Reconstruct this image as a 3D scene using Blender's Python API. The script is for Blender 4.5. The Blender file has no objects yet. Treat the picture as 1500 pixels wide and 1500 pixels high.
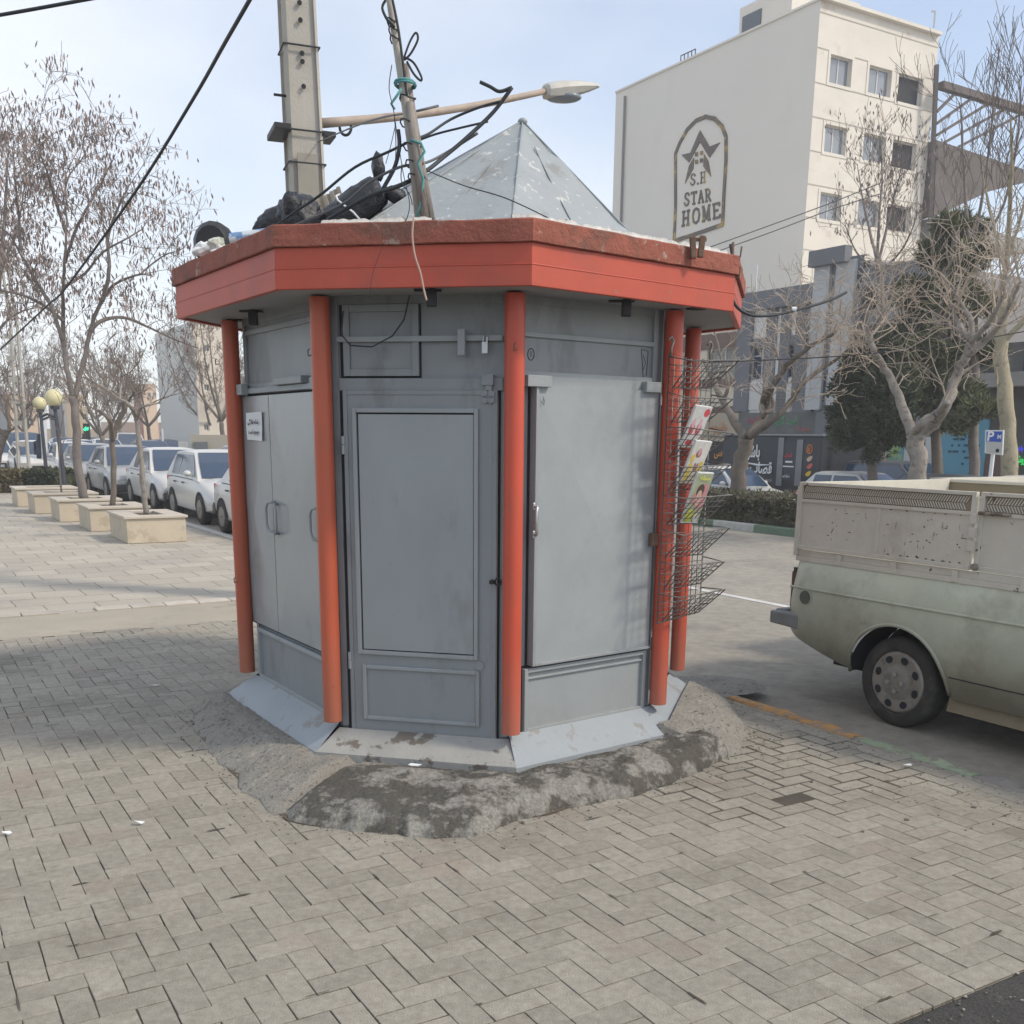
import bpy, bmesh, math, random
from mathutils import Vector, Matrix, noise as mnoise
rnd = random.Random(7)
SC = bpy.context.scene
COL = SC.collection
V3 = Vector
R = math.radians

# ------------------------------------------------------------------ camera
F, PITCH, ROLL, CAMH = 1500.0, 0.237, 0.010, 1.75      # focal length in photo pixels, tilt, roll, eye height
cam = bpy.data.cameras.new('camera')
cam.sensor_width = 36; cam.lens = 36.0; cam.shift_y = 250 / 1500.0
cam.clip_start = 0.05; cam.clip_end = 3000
cam_o = bpy.data.objects.new('camera', cam); COL.objects.link(cam_o)
cam_o.matrix_world = Matrix.Translation((0, 0, CAMH)) @ Matrix.Rotation(R(90) - PITCH, 4, 'X') @ Matrix.Rotation(ROLL, 4, 'Z')
SC.camera = cam_o

# ------------------------------------------------------------------ daylight
SUN_EL, SUN_AZ = R(44), math.atan2(0.955, -0.29)        # azimuth clockwise from +Y
w = bpy.data.worlds.new('World'); SC.world = w; w.use_nodes = True
nt = w.node_tree; nt.nodes.clear()
out = nt.nodes.new('ShaderNodeOutputWorld'); bg = nt.nodes.new('ShaderNodeBackground')
sky = nt.nodes.new('ShaderNodeTexSky'); sky.sky_type = 'NISHITA'; sky.sun_disc = False
sky.sun_elevation = SUN_EL; sky.sun_rotation = SUN_AZ; sky.air_density = 1.1; sky.dust_density = 3.0; sky.ozone_density = 1.6; sky.altitude = 900
tc = nt.nodes.new('ShaderNodeTexCoord'); mp = nt.nodes.new('ShaderNodeMapping'); mp.inputs['Scale'].default_value = (1.0, 1.0, 2.2)
mp.inputs['Location'].default_value = (0.35, 0.1, 0.2)
ns = nt.nodes.new('ShaderNodeTexNoise'); ns.inputs['Scale'].default_value = 1.7; ns.inputs['Detail'].default_value = 5; ns.inputs['Roughness'].default_value = 0.45
rp = nt.nodes.new('ShaderNodeValToRGB'); rp.color_ramp.elements[0].position = 0.36; rp.color_ramp.elements[1].position = 0.72
rp.color_ramp.elements[0].color = (0.20,) * 3 + (1,); rp.color_ramp.elements[1].color = (0.9,) * 3 + (1,)
mx = nt.nodes.new('ShaderNodeMixRGB'); mx.inputs['Color2'].default_value = (5.9, 6.0, 6.15, 1)
L = nt.links
L.new(tc.outputs['Generated'], mp.inputs['Vector']); L.new(mp.outputs['Vector'], ns.inputs['Vector']); L.new(ns.outputs['Fac'], rp.inputs['Fac'])
L.new(rp.outputs['Color'], mx.inputs['Fac']); L.new(sky.outputs['Color'], mx.inputs['Color1']); L.new(mx.outputs['Color'], bg.inputs['Color'])
bg.inputs['Strength'].default_value = 0.15
L.new(bg.outputs['Background'], out.inputs['Surface'])
sun = bpy.data.lights.new('sun', 'SUN'); sun.energy = 2.0; sun.angle = R(6.5); sun.color = (1.0, 0.89, 0.74)
sun_o = bpy.data.objects.new('sun', sun); COL.objects.link(sun_o)
sdir = V3((math.sin(SUN_AZ) * math.cos(SUN_EL), math.cos(SUN_AZ) * math.cos(SUN_EL), math.sin(SUN_EL)))
sun_o.rotation_euler = sdir.to_track_quat('Z', 'Y').to_euler(); sun_o.location = (8, -4, 12)
SC.view_settings.view_transform = 'Standard'; SC.view_settings.look = 'None'; SC.view_settings.gamma = 1.0
SC.view_settings.exposure = 0.42; SC.view_settings.use_curve_mapping = False
SC.cycles.max_bounces = 6; SC.cycles.transparent_max_bounces = 24

# ------------------------------------------------------------------ places: street grid and sight lines
K0 = V3((1.54, 6.7, 0)); U = V3((-.515, .857, 0)); N = V3((.857, .515, 0))      # kerb point, along the street, across it
ZR = -0.08                                                                       # road level
def W(s, n, z=0.0): return K0 + U * s + N * n + V3((0, 0, z))
def ray(px, py):
    x, y = px - 750, py - 1000
    c, s = math.cos(ROLL), math.sin(ROLL)
    X, Y = (x * c + y * s) / F, (-x * s + y * c) / F
    c, s = math.cos(PITCH), math.sin(PITCH)
    return V3((X, c - Y * s, -s - Y * c))
CAMP = V3((0, 0, CAMH))
def hit(px, py, p0, nrm):
    d = ray(px, py); return CAMP + d * ((p0 - CAMP).dot(nrm) / d.dot(nrm))
def gp(px, py, z=0.0): return hit(px, py, V3((0, 0, z)), V3((0, 0, 1)))
def yp(px, py, y): return hit(px, py, V3((0, y, 0)), V3((0, 1, 0)))
def npl(px, py, n): return hit(px, py, W(0, n), N)
def spl(px, py, s): return hit(px, py, W(s, 0), U)
def sn(p): return ((p - K0).dot(U), (p - K0).dot(N), p.z)

# ------------------------------------------------------------------ materials
def rgb(c): return (c[0], c[1], c[2], 1.0)
def mat(name, col, rough=.75, var=.12, scale=6, bump=0.0, bscale=80, metal=0.0, dirt=None, dirt2=None, island=0.0, spec=.4, coat=0, fine=0.0, alpha=None, stretch=None, mud=None):
    m = bpy.data.materials.new(name); m.use_nodes = True; t = m.node_tree; b = t.nodes['Principled BSDF']
    b.inputs['Roughness'].default_value = rough; b.inputs['Metallic'].default_value = metal; b.inputs['Specular IOR Level'].default_value = spec
    if coat: b.inputs['Coat Weight'].default_value = coat; b.inputs['Coat Roughness'].default_value = .12
    tc = t.nodes.new('ShaderNodeTexCoord'); src = tc.outputs['Object']
    if stretch:
        mp = t.nodes.new('ShaderNodeMapping'); mp.inputs['Scale'].default_value = stretch; t.links.new(src, mp.inputs['Vector']); src = mp.outputs['Vector']
    def noise(sc, det=5, ro=.6, v=None):
        n = t.nodes.new('ShaderNodeTexNoise'); n.inputs['Scale'].default_value = sc; n.inputs['Detail'].default_value = det; n.inputs['Roughness'].default_value = ro
        t.links.new(v or src, n.inputs['Vector']); return n.outputs['Fac']
    def mul(colsock, fac, lo, hi):
        mr = t.nodes.new('ShaderNodeMapRange'); mr.inputs['From Min'].default_value = .25; mr.inputs['From Max'].default_value = .75
        mr.inputs['To Min'].default_value = lo; mr.inputs['To Max'].default_value = hi; t.links.new(fac, mr.inputs['Value'])
        x = t.nodes.new('ShaderNodeVectorMath'); x.operation = 'SCALE'; t.links.new(colsock, x.inputs[0]); t.links.new(mr.outputs['Result'], x.inputs['Scale']); return x.outputs['Vector']
    c = t.nodes.new('ShaderNodeRGB'); c.outputs[0].default_value = rgb(col); cs = c.outputs[0]
    if var: cs = mul(cs, noise(scale), 1 - var, 1 + var)
    if fine: cs = mul(cs, noise(scale * 22, 3, .7), 1 - fine, 1 + fine)
    if island:
        g = t.nodes.new('ShaderNodeNewGeometry'); cs = mul(cs, g.outputs['Random Per Island'], 1 - island, 1 + island)
    for d in (dirt, dirt2):
        if d:                                                    # (colour, scale, threshold, softness, strength)
            f = noise(d[1], 7, .65); mr = t.nodes.new('ShaderNodeMapRange'); mr.inputs['From Min'].default_value = d[2]; mr.inputs['From Max'].default_value = d[2] + d[3]
            mr.inputs['To Max'].default_value = d[4]; t.links.new(f, mr.inputs['Value'])
            x = t.nodes.new('ShaderNodeMixRGB'); t.links.new(mr.outputs['Result'], x.inputs['Fac']); t.links.new(cs, x.inputs['Color1']); x.inputs['Color2'].default_value = rgb(d[0]); cs = x.outputs['Color']
    if mud:                                                      # (colour, z full, z none, strength): road dirt splashed up from below
        sx = t.nodes.new('ShaderNodeSeparateXYZ'); t.links.new(tc.outputs['Object'], sx.inputs[0]); ma = t.nodes.new('ShaderNodeMath'); ma.operation = 'MULTIPLY_ADD'; ma.inputs[1].default_value = .55
        t.links.new(noise(2.2, 6, .7), ma.inputs[0]); t.links.new(sx.outputs['Z'], ma.inputs[2]); mr = t.nodes.new('ShaderNodeMapRange'); mr.inputs['From Min'].default_value = mud[2] + .275; mr.inputs['From Max'].default_value = mud[1] + .275; mr.inputs['To Max'].default_value = mud[3]; t.links.new(ma.outputs[0], mr.inputs['Value'])
        x = t.nodes.new('ShaderNodeMixRGB'); t.links.new(mr.outputs['Result'], x.inputs['Fac']); t.links.new(cs, x.inputs['Color1']); x.inputs['Color2'].default_value = rgb(mud[0]); cs = x.outputs['Color']
    t.links.new(cs, b.inputs['Base Color'])
    if bump:
        bp = t.nodes.new('ShaderNodeBump'); bp.inputs['Strength'].default_value = bump; bp.inputs['Distance'].default_value = .02
        t.links.new(noise(bscale, 6, .65), bp.inputs['Height']); t.links.new(bp.outputs['Normal'], b.inputs['Normal'])
    return m
def emis(name, col, st):
    m = bpy.data.materials.new(name); m.use_nodes = True; b = m.node_tree.nodes['Principled BSDF']
    b.inputs['Base Color'].default_value = rgb(col); b.inputs['Emission Color'].default_value = rgb(col); b.inputs['Emission Strength'].default_value = st; return m

# ------------------------------------------------------------------ mesh collector
class MB:
    def __init__(s): s.v = []; s.f = []; s.mi = []; s.cur = 0
    def q(s, *pts):
        i = len(s.v); s.v += [V3(p) for p in pts]; s.f.append(tuple(range(i, i + len(pts)))); s.mi.append(s.cur)
    def face(s, idx): s.f.append(tuple(idx)); s.mi.append(s.cur)
    def box8(s, p):                                             # 4 bottom points then 4 top points
        i = len(s.v); s.v += [V3(a) for a in p]
        for f in ((3, 2, 1, 0), (4, 5, 6, 7), (0, 1, 5, 4), (1, 2, 6, 5), (2, 3, 7, 6), (3, 0, 4, 7)): s.face([i + k for k in f])
    def box(s, c, sz, ax=None):
        c = V3(c); X, Y, Z = ax or (V3((1, 0, 0)), V3((0, 1, 0)), V3((0, 0, 1)))
        a, b, d = X * sz[0] / 2, Y * sz[1] / 2, Z * sz[2] / 2
        s.box8([c - a - b - d, c + a - b - d, c + a + b - d, c - a + b - d, c - a - b + d, c + a - b + d, c + a + b + d, c - a + b + d])
    def tube(s, pts, r, n=8, cap=True, squash=None):
        pts = [V3(p) for p in pts]; k = len(pts)
        if not isinstance(r, (list, tuple)): r = [r] * k
        ref = None; base = len(s.v)
        for i in range(k):
            d = (pts[min(i + 1, k - 1)] - pts[max(i - 1, 0)])
            d = d.normalized() if d.length > 1e-9 else V3((0, 0, 1))
            if ref is None: ref = d.orthogonal().normalized()
            else:
                ref = ref - d * ref.dot(d); ref = ref.normalized() if ref.length > 1e-6 else d.orthogonal().normalized()
            o = d.cross(ref)
            for j in range(n):
                a = 2 * math.pi * j / n; s.v.append(pts[i] + (ref * math.cos(a) + o * math.sin(a)) * r[i])
        for i in range(k - 1):
            for j in range(n):
                a, b = base + i * n + j, base + i * n + (j + 1) % n; s.face((a, b, b + n, a + n))
        if cap and n > 2:
            s.face([base + j for j in range(n)][::-1]); s.face([base + (k - 1) * n + j for j in range(n)])
    def prism(s, poly, z0, z1):                                 # poly of (x, y), counterclockwise
        i = len(s.v); k = len(poly)
        s.v += [V3((p[0], p[1], z0)) for p in poly] + [V3((p[0], p[1], z1)) for p in poly]
        s.face([i + j for j in range(k)][::-1]); s.face([i + k + j for j in range(k)])
        for j in range(k): s.face((i + j, i + (j + 1) % k, i + k + (j + 1) % k, i + k + j))
    def ext(s, pts, d):                                         # planar outline pushed out by vector d
        i = len(s.v); k = len(pts); d = V3(d); s.v += [V3(p) for p in pts] + [V3(p) + d for p in pts]
        s.face([i + j for j in range(k)][::-1]); s.face([i + k + j for j in range(k)])
        for j in range(k): s.face((i + j, i + (j + 1) % k, i + k + (j + 1) % k, i + k + j))
    def grid(s, rows, close=False):                             # rows of equal length point lists
        i = len(s.v); n = len(rows[0])
        for r_ in rows: s.v += [V3(p) for p in r_]
        for a in range(len(rows) - 1):
            for b in range(n if close else n - 1):
                c = (b + 1) % n; s.face((i + a * n + b, i + a * n + c, i + (a + 1) * n + c, i + (a + 1) * n + b))
    def ball(s, c, r, n=12, m=8, sz=(1, 1, 1)):
        rows = []
        for a in range(m + 1):
            t = math.pi * a / m; rows.append([V3(c) + V3((math.sin(t) * math.cos(2 * math.pi * b / n) * r * sz[0], math.sin(t) * math.sin(2 * math.pi * b / n) * r * sz[1], -math.cos(t) * r * sz[2])) for b in range(n)])
        s.grid(rows, True)
    def build(s, name, m, parent=None, smooth=False, bevel=0, world=True, fix=True, label=None):
        me = bpy.data.meshes.new(name); off = V3((0, 0, 0))
        Mi = None
        if parent is not None and world: Mi = MW[parent.name].inverted()
        me.from_pydata([(Mi @ v if Mi else v) for v in s.v], [], s.f)
        ms = m if isinstance(m, (list, tuple)) else [m]
        for k in ms: me.materials.append(k)
        if len(ms) > 1: me.polygons.foreach_set('material_index', s.mi)
        if fix and len(s.f) < 60000:
            bm = bmesh.new(); bm.from_mesh(me); bmesh.ops.recalc_face_normals(bm, faces=bm.faces); bm.to_mesh(me); bm.free()
        o = bpy.data.objects.new(name, me); COL.objects.link(o)
        if smooth:
            me.polygons.foreach_set('use_smooth', [True] * len(me.polygons))
            if smooth != 'all':
                try: me.set_sharp_from_angle(angle=R(38))
                except Exception: pass
        if bevel:
            b = o.modifiers.new('bevel', 'BEVEL'); b.width = bevel; b.segments = 2; b.limit_method = 'ANGLE'; b.angle_limit = R(40)
        if parent is not None: o.parent = parent
        MW[o.name] = (MW[parent.name] if parent is not None else Matrix.Identity(4))
        if label: o['label'] = label
        return o
MW = {}
def thing(name, label, cat, loc=(0, 0, 0), rz=0.0, group=None):
    o = bpy.data.objects.new(name, None); COL.objects.link(o); o.location = loc; o.rotation_euler = (0, 0, rz); o.empty_display_size = .2
    MW[o.name] = Matrix.Translation(V3(loc)) @ Matrix.Rotation(rz, 4, 'Z')
    o['label'] = label; o['category'] = cat
    if group: o['group'] = group
    return o
def tag(o, label, cat, group=None, kind=None):
    if label: o['label'] = label
    if cat: o['category'] = cat
    if group: o['group'] = group
    if kind: o['kind'] = kind
    return o
def struct(o): o['kind'] = 'structure'; return o
def text(name, s, org, xd, zd, h, m, parent, depth=.004, width=None, flat=False, bold=0.0):
    """lettering lying on a surface: org = lower left corner, xd along the line, zd up; h = height, width = total width."""
    c = bpy.data.curves.new('tmp', 'FONT'); c.body = s; c.offset = bold; c.resolution_u = 3
    o = bpy.data.objects.new('tmp', c); COL.objects.link(o); bpy.context.view_layer.update()
    dg = bpy.context.evaluated_depsgraph_get(); me0 = o.evaluated_get(dg).to_mesh()
    vs = [v.co.copy() for v in me0.vertices]; fs = [tuple(p.vertices) for p in me0.polygons]
    bpy.data.objects.remove(o); bpy.data.curves.remove(c)
    x0, x1 = min(v.x for v in vs), max(v.x for v in vs); y0, y1 = min(v.y for v in vs), max(v.y for v in vs)
    sy = h / (y1 - y0); sx = (width / (x1 - x0)) if width else sy
    xd = V3(xd).normalized(); zd = V3(zd).normalized(); nn = xd.cross(zd)
    b = MB(); b.v = [V3(org) + xd * (v.x - x0) * sx + zd * (v.y - y0) * sy + nn * depth for v in vs]; b.f = fs; b.mi = [0] * len(fs)
    return b.build(name, m, parent, fix=False)
def jit(p, a): return p + V3((rnd.uniform(-a, a), rnd.uniform(-a, a), rnd.uniform(-a, a)))
def copy_tree(o, loc, rz, label=None, group=None, parent=None, scale=None):
    c = o.copy(); COL.objects.link(c)
    if parent is None:
        c.location = loc; c.rotation_euler = (0, 0, rz)
        if scale: c.scale = scale
        if label: c['label'] = label
        if group: c['group'] = group
    else: c.parent = parent
    for ch in list(KIDS.get(o.name, [])): copy_tree(ch, None, None, parent=c)
    return c
KIDS = {}
def index_kids():
    KIDS.clear()
    for o in COL.objects:
        if o.parent: KIDS.setdefault(o.parent.name, []).append(o)

# ------------------------------------------------------------------ shared materials
M = {}
M['paver'] = mat('paver', (.328, .305, .255), .92, .10, 1.2, .6, 150, island=.075, fine=.2, dirt=((.13, .115, .09), 1.1, .53, .16, .5), dirt2=((.335, .265, .215), 1.7, .56, .1, .45))
M['joint'] = mat('joint_soil', (.085, .075, .058), .95, .3, 5, .5, 60)
M['asphalt'] = mat('asphalt', (.31, .287, .243), .92, .10, .35, .5, 120, fine=.2, dirt=((.13, .125, .12), .28, .52, .12, .6), dirt2=((.30, .28, .25), 1.1, .6, .12, .5))
M['dark_asphalt'] = mat('dark_asphalt', (.075, .072, .068), .92, .25, 4, 1.0, 90, fine=.45, dirt=((.2, .18, .16), 11, .62, .05, .6))
M['cement_strip'] = mat('cement_strip', (.36, .325, .26), .92, .10, 1.4, .3, 60, dirt=((.2, .18, .15), 2.5, .58, .1, .5))
M['white_line'] = mat('white_line', (.55, .54, .52), .8, .15, 8)
M['kerb'] = mat('kerb_concrete', (.27, .25, .225), .9, .15, 6, .6, 60, dirt=((.12, .11, .1), 8, .55, .1, .6))
M['kerb_orange'] = mat('kerb_orange', (.48, .27, .10), .85, .15, 9, .6, 60, dirt=((.25, .22, .19), 14, .5, .08, .9))
M['kerb_green'] = mat('kerb_green', (.30, .36, .24), .85, .15, 9, .6, 60, dirt=((.25, .22, .19), 12, .5, .08, .9))
M['kerb_white'] = mat('kerb_white', (.42, .42, .39), .85, .15, 9, .4, 60)
M['kerb_dgreen'] = mat('kerb_dark_green', (.13, .19, .13), .85, .15, 9, .4, 60)
M['grey'] = mat('grey_paint', (.235, .255, .266), .40, .09, 2.2, .10, 9, spec=.5, stretch=(1, 1, .4), dirt=((.145, .148, .145), 4, .55, .1, .55), dirt2=((.10, .06, .04), 28, .74, .03, .8))
M['grey_door'] = mat('grey_door_paint', (.285, .308, .318), .30, .09, 2.2, .10, 5, spec=.5, stretch=(1, 1, .4), dirt=((.19, .195, .19), 3.0, .53, .14, .55), dirt2=((.13, .10, .08), 26, .70, .03, .7))
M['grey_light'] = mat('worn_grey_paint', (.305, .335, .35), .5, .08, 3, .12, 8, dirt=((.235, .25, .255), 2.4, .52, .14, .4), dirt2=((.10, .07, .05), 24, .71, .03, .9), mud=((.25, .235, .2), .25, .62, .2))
M['skirt'] = mat('skirting_paint', (.30, .335, .36), .6, .08, 3, .2, 30, dirt=((.24, .23, .21), 6, .56, .06, .8), dirt2=((.10, .09, .08), 18, .68, .03, .8))
M['red'] = mat('orange_red_paint', (.55, .082, .043), .38, .1, 3, .05, 20, spec=.5, stretch=(1, 1, .4), dirt=((.38, .09, .055), 2.4, .50, .15, .6), dirt2=((.15, .05, .03), 24, .70, .03, .7), mud=((.33, .17, .12), .22, .75, .55))
M['orange'] = mat('shaded_orange_paint', (.48, .10, .048), .38, .10, 3, .05, 20, spec=.5, dirt=((.33, .09, .045), 2, .50, .15, .6), dirt2=((.10, .05, .035), 22, .70, .04, .7), stretch=(1, 1, .35), mud=((.28, .14, .09), .22, .75, .55))  # orange of the left columns, their shade mixed into a duller tone
M['fascia'] = mat('fascia_paint', (.47, .085, .05), .5, .11, 2.5, .06, 20, dirt=((.34, .085, .06), 2.2, .50, .15, .7), dirt2=((.25, .16, .12), 16, .68, .03, .7))
M['coping'] = mat('weathered_brown_red', (.29, .095, .065), .85, .22, 7, .7, 30, dirt=((.42, .36, .31), 8, .60, .05, .75), dirt2=((.15, .085, .065), 3.0, .50, .10, .75))
M['roof'] = mat('galvanised_roof', (.30, .33, .34), .55, .09, 3, .3, 12, spec=.4, dirt=((.21, .20, .18), 3.2, .56, .07, .6), dirt2=((.60, .59, .56), 15, .60, .03, .7))
M['soffit'] = mat('soffit', (.30, .30, .295), .7, .08, 3)
M['black'] = mat('black_plastic', (.02, .02, .022), .5, .1, 5)
M['steel'] = mat('bare_steel', (.50, .51, .52), .35, .1, 8, metal=.8)
M['wire'] = mat('wire_metal', (.20, .19, .175), .5, .2, 20, metal=.5)
M['rust'] = mat('rusty_metal', (.16, .10, .07), .8, .3, 14, .5, 40)
M['darkgap'] = mat('dark_gap', (.025, .027, .03), .9, .1, 5)
M['apron'] = mat('rough_concrete', (.265, .255, .228), .95, .22, 2.5, 1.0, 45, fine=.4, dirt=((.07, .065, .054), 4.2, .46, .07, .85), dirt2=((.36, .35, .325), 9, .58, .06, .5))
M['apron_pebble'] = mat('pebbly_concrete', (.30, .287, .255), .95, .15, 6, 1.0, 60, fine=.35, dirt=((.12, .105, .09), 34, .57, .05, .8))
M['mud'] = mat('damp_soil', (.12, .095, .07), .9, .25, 6, .5, 60)
M['paper'] = mat('paper', (.72, .74, .74), .8, .03, 10)
M['ink'] = mat('black_ink', (.02, .02, .02), .8, 0, 5)
M['bag'] = mat('black_polythene', (.012, .014, .018), .28, .2, 6, .9, 16, spec=.6)
M['wood'] = mat('weathered_wood', (.30, .27, .24), .85, .2, 5, .5, 30, stretch=(8, 8, 1), dirt=((.12, .1, .09), 6, .55, .1, .6))
M['bamboo'] = mat('pale_pole_wood', (.45, .42, .37), .75, .15, 5, .3, 30, dirt=((.6, .6, .6), 3, .6, .05, .7))
M['cable'] = mat('black_cable', (.03, .035, .04), .6, .1, 5)
M['cable_grey'] = mat('grey_cable', (.12, .125, .13), .6, .1, 5)
M['teal'] = mat('teal_rope', (.10, .30, .30), .8, .15, 9)
M['concrete'] = mat('pole_concrete', (.42, .40, .355), .88, .10, 2.5, .3, 40, dirt=((.30, .28, .25), 5, .57, .1, .5))
M['bark'] = mat('bark', (.17, .145, .12), .92, .25, 9, .8, 40, fine=.2)
M['bark_pale'] = mat('pale_bark', (.27, .245, .215), .9, .2, 6, .7, 30, dirt=((.13, .11, .09), 9, .52, .08, .7))
M['bark_grey'] = mat('grey_bark', (.19, .165, .15), .92, .2, 9, .6, 40)
M['twig'] = mat('twigs', (.18, .145, .12), .9, .2, 2)
M['twig_pale'] = mat('pale_twigs', (.42, .35, .28), .9, .2, 2)
M['pod'] = mat('seed_pods', (.24, .19, .175), .9, .3, 1.5, island=.3)
M['needle'] = mat('dark_needles', (.06, .075, .038), .85, .35, 1.5, island=.45)
M['needle2'] = mat('pine_needles', (.13, .142, .07), .85, .35, 1.2, island=.45)
M['hedge'] = mat('hedge_leaves', (.05, .06, .028), .85, .3, 3, island=.5)
M['hedge_dry'] = mat('dry_hedge_leaves', (.12, .10, .05), .85, .3, 3, island=.5)
M['glass'] = mat('window_glass', (.045, .055, .065), .12, .2, .6, spec=.8)
M['car_glass'] = mat('car_glass', (.03, .055, .10), .08, .1, 2, spec=.9)
M['tyre'] = mat('tyre_rubber', (.045, .043, .04), .85, .15, 9, .3, 60, dirt=((.11, .1, .085), 6, .55, .1, .5))
M['rim'] = mat('wheel_cover', (.27, .25, .22), .5, .1, 8, metal=.3, dirt=((.13, .115, .095), 9, .5, .12, .7))
M['white'] = mat('car_white', (.58, .58, .56), .3, .04, 1, coat=.4)
M['silver'] = mat('car_silver', (.38, .385, .38), .32, .05, 1, coat=.4, metal=.2)
M['cargrey'] = mat('car_dark_grey', (.07, .075, .085), .3, .05, 1, coat=.5)
M['carblack'] = mat('car_black', (.02, .021, .024), .3, .05, 1, coat=.5)
M['plast'] = mat('grey_bumper_plastic', (.07, .07, .07), .6, .1, 5)
M['headlamp'] = mat('headlamp_glass', (.55, .56, .56), .12, .1, 20, spec=.9)
M['redlamp'] = mat('red_lamp', (.4, .02, .02), .2, .1, 5)
# =================================================================== GROUND
def sheet(name, quad, z, m):
    b = MB(); b.q(*[V3((p.x, p.y, z)) for p in quad]); return struct(b.build(name, m, fix=False))
sheet('ground', [W(-900, -900), W(-900, 900), W(1800, 900), W(1800, -900)], -.80, mat('far_ground', (.22, .2, .18), .95, .1, .05))
sheet('road', [W(-60, .1), W(-60, 12.0), W(300, 12.0), W(300, .1)], ZR, M['asphalt'])
ZS = -.62                                                                 # the service lane beyond the median lies lower
b = MB(); b.grid([[W(s_, n_, z_) for s_, z_ in ((-60, ZS), (26, ZS), (34, ZR), (300, ZR))] for n_ in (11.95, 90)]); struct(b.build('service_road', M['asphalt'], fix=False))
b = MB(); b.grid([[W(s_, 11.95, z_) for s_ in (-60, 40)] for z_ in (-.75, .0)]); struct(b.build('median_wall', M['kerb'], fix=False))
b = MB(); b.q(W(-3.14, -14, -.0045), W(-3.14, .02, -.0045), W(4.75, .02, -.0045), W(4.75, -14, -.0045)); struct(b.build('pavement_bed', M['joint'], fix=False))
b = MB(); b.grid([[W(s_ * .25 - 11.89, n_ * .25 - 16, -.010 + .006 * mnoise.noise(V3((s_, n_, 3)))) for n_ in range(65)] for s_ in range(36)]); struct(b.build('dark_asphalt_patch', M['dark_asphalt'], smooth='all', fix=False))
# herringbone pavers, 20 by 10 cm, laid square to the kerb
def in_poly(p, poly):
    c = False; j = len(poly) - 1
    for i in range(len(poly)):
        a, q = poly[i], poly[j]
        if (a[1] > p[1]) != (q[1] > p[1]) and p[0] < (q[0] - a[0]) * (p[1] - a[1]) / (q[1] - a[1]) + a[0]: c = not c
        j = i
    return c
CK = V3((-.307, 6.471, 0))
b = MB(); rp_ = random.Random(3); Bq = .104
def paver(s0, n0, ls, ln):
    if s0 < -3.14 < s0 + ls: ls = s0 + ls + 3.14; s0 = -3.14
    if n0 < .02 < n0 + ln: ln = .02 - n0
    if ls < .03 or ln < .025: return
    sc, nc = s0 + ls / 2, n0 + ln / 2
    if not (-3.145 < s0 and sc < 4.72 and nc < .03 and nc > -13): return
    p = W(sc, nc); 
    if (p - CK).length < 1.35: return
    if p.y < 1.6 or abs(p.x) > p.y * .75 + 1.2: return
    g = .0013 + abs(rp_.gauss(0, .0010)); ch = .0020
    bad = mnoise.noise(V3((p.x * .9, p.y * .9, 7.7)))
    sunk = .0035 * mnoise.noise(V3((p.x * .9, p.y * .9, 0))) + rp_.uniform(-.0012, .0012)
    rough = (sc > -1.7 and sc < -.6 and nc > -1.6 and nc < -.1)          # the broken, sunken part by the kerb
    if rough: sunk -= rp_.uniform(0, .0012); g += rp_.uniform(.001, .0085); 
    if rough and rp_.random() < .012: return
    tx, ty = rp_.gauss(0, .003 if not rough else .006), rp_.gauss(0, .003 if not rough else .006)
    yaw = rp_.gauss(0, .009); cy, sy = math.cos(yaw), math.sin(yaw)
    hs, hn = ls / 2 - g, ln / 2 - g; i = len(b.v)
    for (e, z) in ((0, -.03), (0, -ch * .6), (ch, 0)):
        for (a, c) in ((-1, -1), (1, -1), (1, 1), (-1, 1)):
            x, y = a * (hs - e), c * (hn - e)
            if e == 0 and z > -.02: x += rp_.gauss(0, .0009); y += rp_.gauss(0, .0009)
            b.v.append(W(sc + x * cy - y * sy, nc + x * sy + y * cy, z + sunk + x * tx + y * ty))
    for r_ in (0, 4):
        for k in range(4): b.face((i + r_ + k, i + r_ + (k + 1) % 4, i + r_ + 4 + (k + 1) % 4, i + r_ + 4 + k))
    b.face((i + 8, i + 9, i + 10, i + 11))
for i in range(-80, 80):
    for j in range(-160, 160):
        bs, bn = (j + 2 * i) * Bq - .02, (j - 2 * i) * Bq - .03
        if -3.6 < bs < 5.0 and -13.3 < bn < .4:
            paver(bs, bn, Bq, 2 * Bq); paver(bs + Bq, bn, 2 * Bq, Bq)
struct(b.build('pavement', M['paver'], fix=True))
b = MB(); q_ = random.Random(8)                                            # soil washed out of the joints, lying along them
for k in range(620):
    i, j = q_.randint(-30, 48), q_.randint(-120, 4); s_, n_ = i * Bq - .02, j * Bq - .03; p = W(s_, n_)
    if (p - CK).length < 1.5 or p.y < 1.7 or not (-3.1 < s_ < 4.6) or n_ > -.05: continue
    if mnoise.noise(V3((p.x * .8, p.y * .8, 4))) < q_.uniform(-.5, .45): continue
    L_, w_ = q_.uniform(.015, .08), q_.uniform(.002, .0075); A_, B_ = (U, N) if q_.random() < .5 else (N, U); kk = 9
    b.q(*[p + A_ * L_ * math.cos(6.283 * t / kk) * q_.uniform(.6, 1) + B_ * w_ * math.sin(6.283 * t / kk) * q_.uniform(.3, 1.3) + V3((0, 0, .0046)) for t in range(kk)])
struct(b.build('joint_dirt', M['joint'], fix=False))
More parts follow.
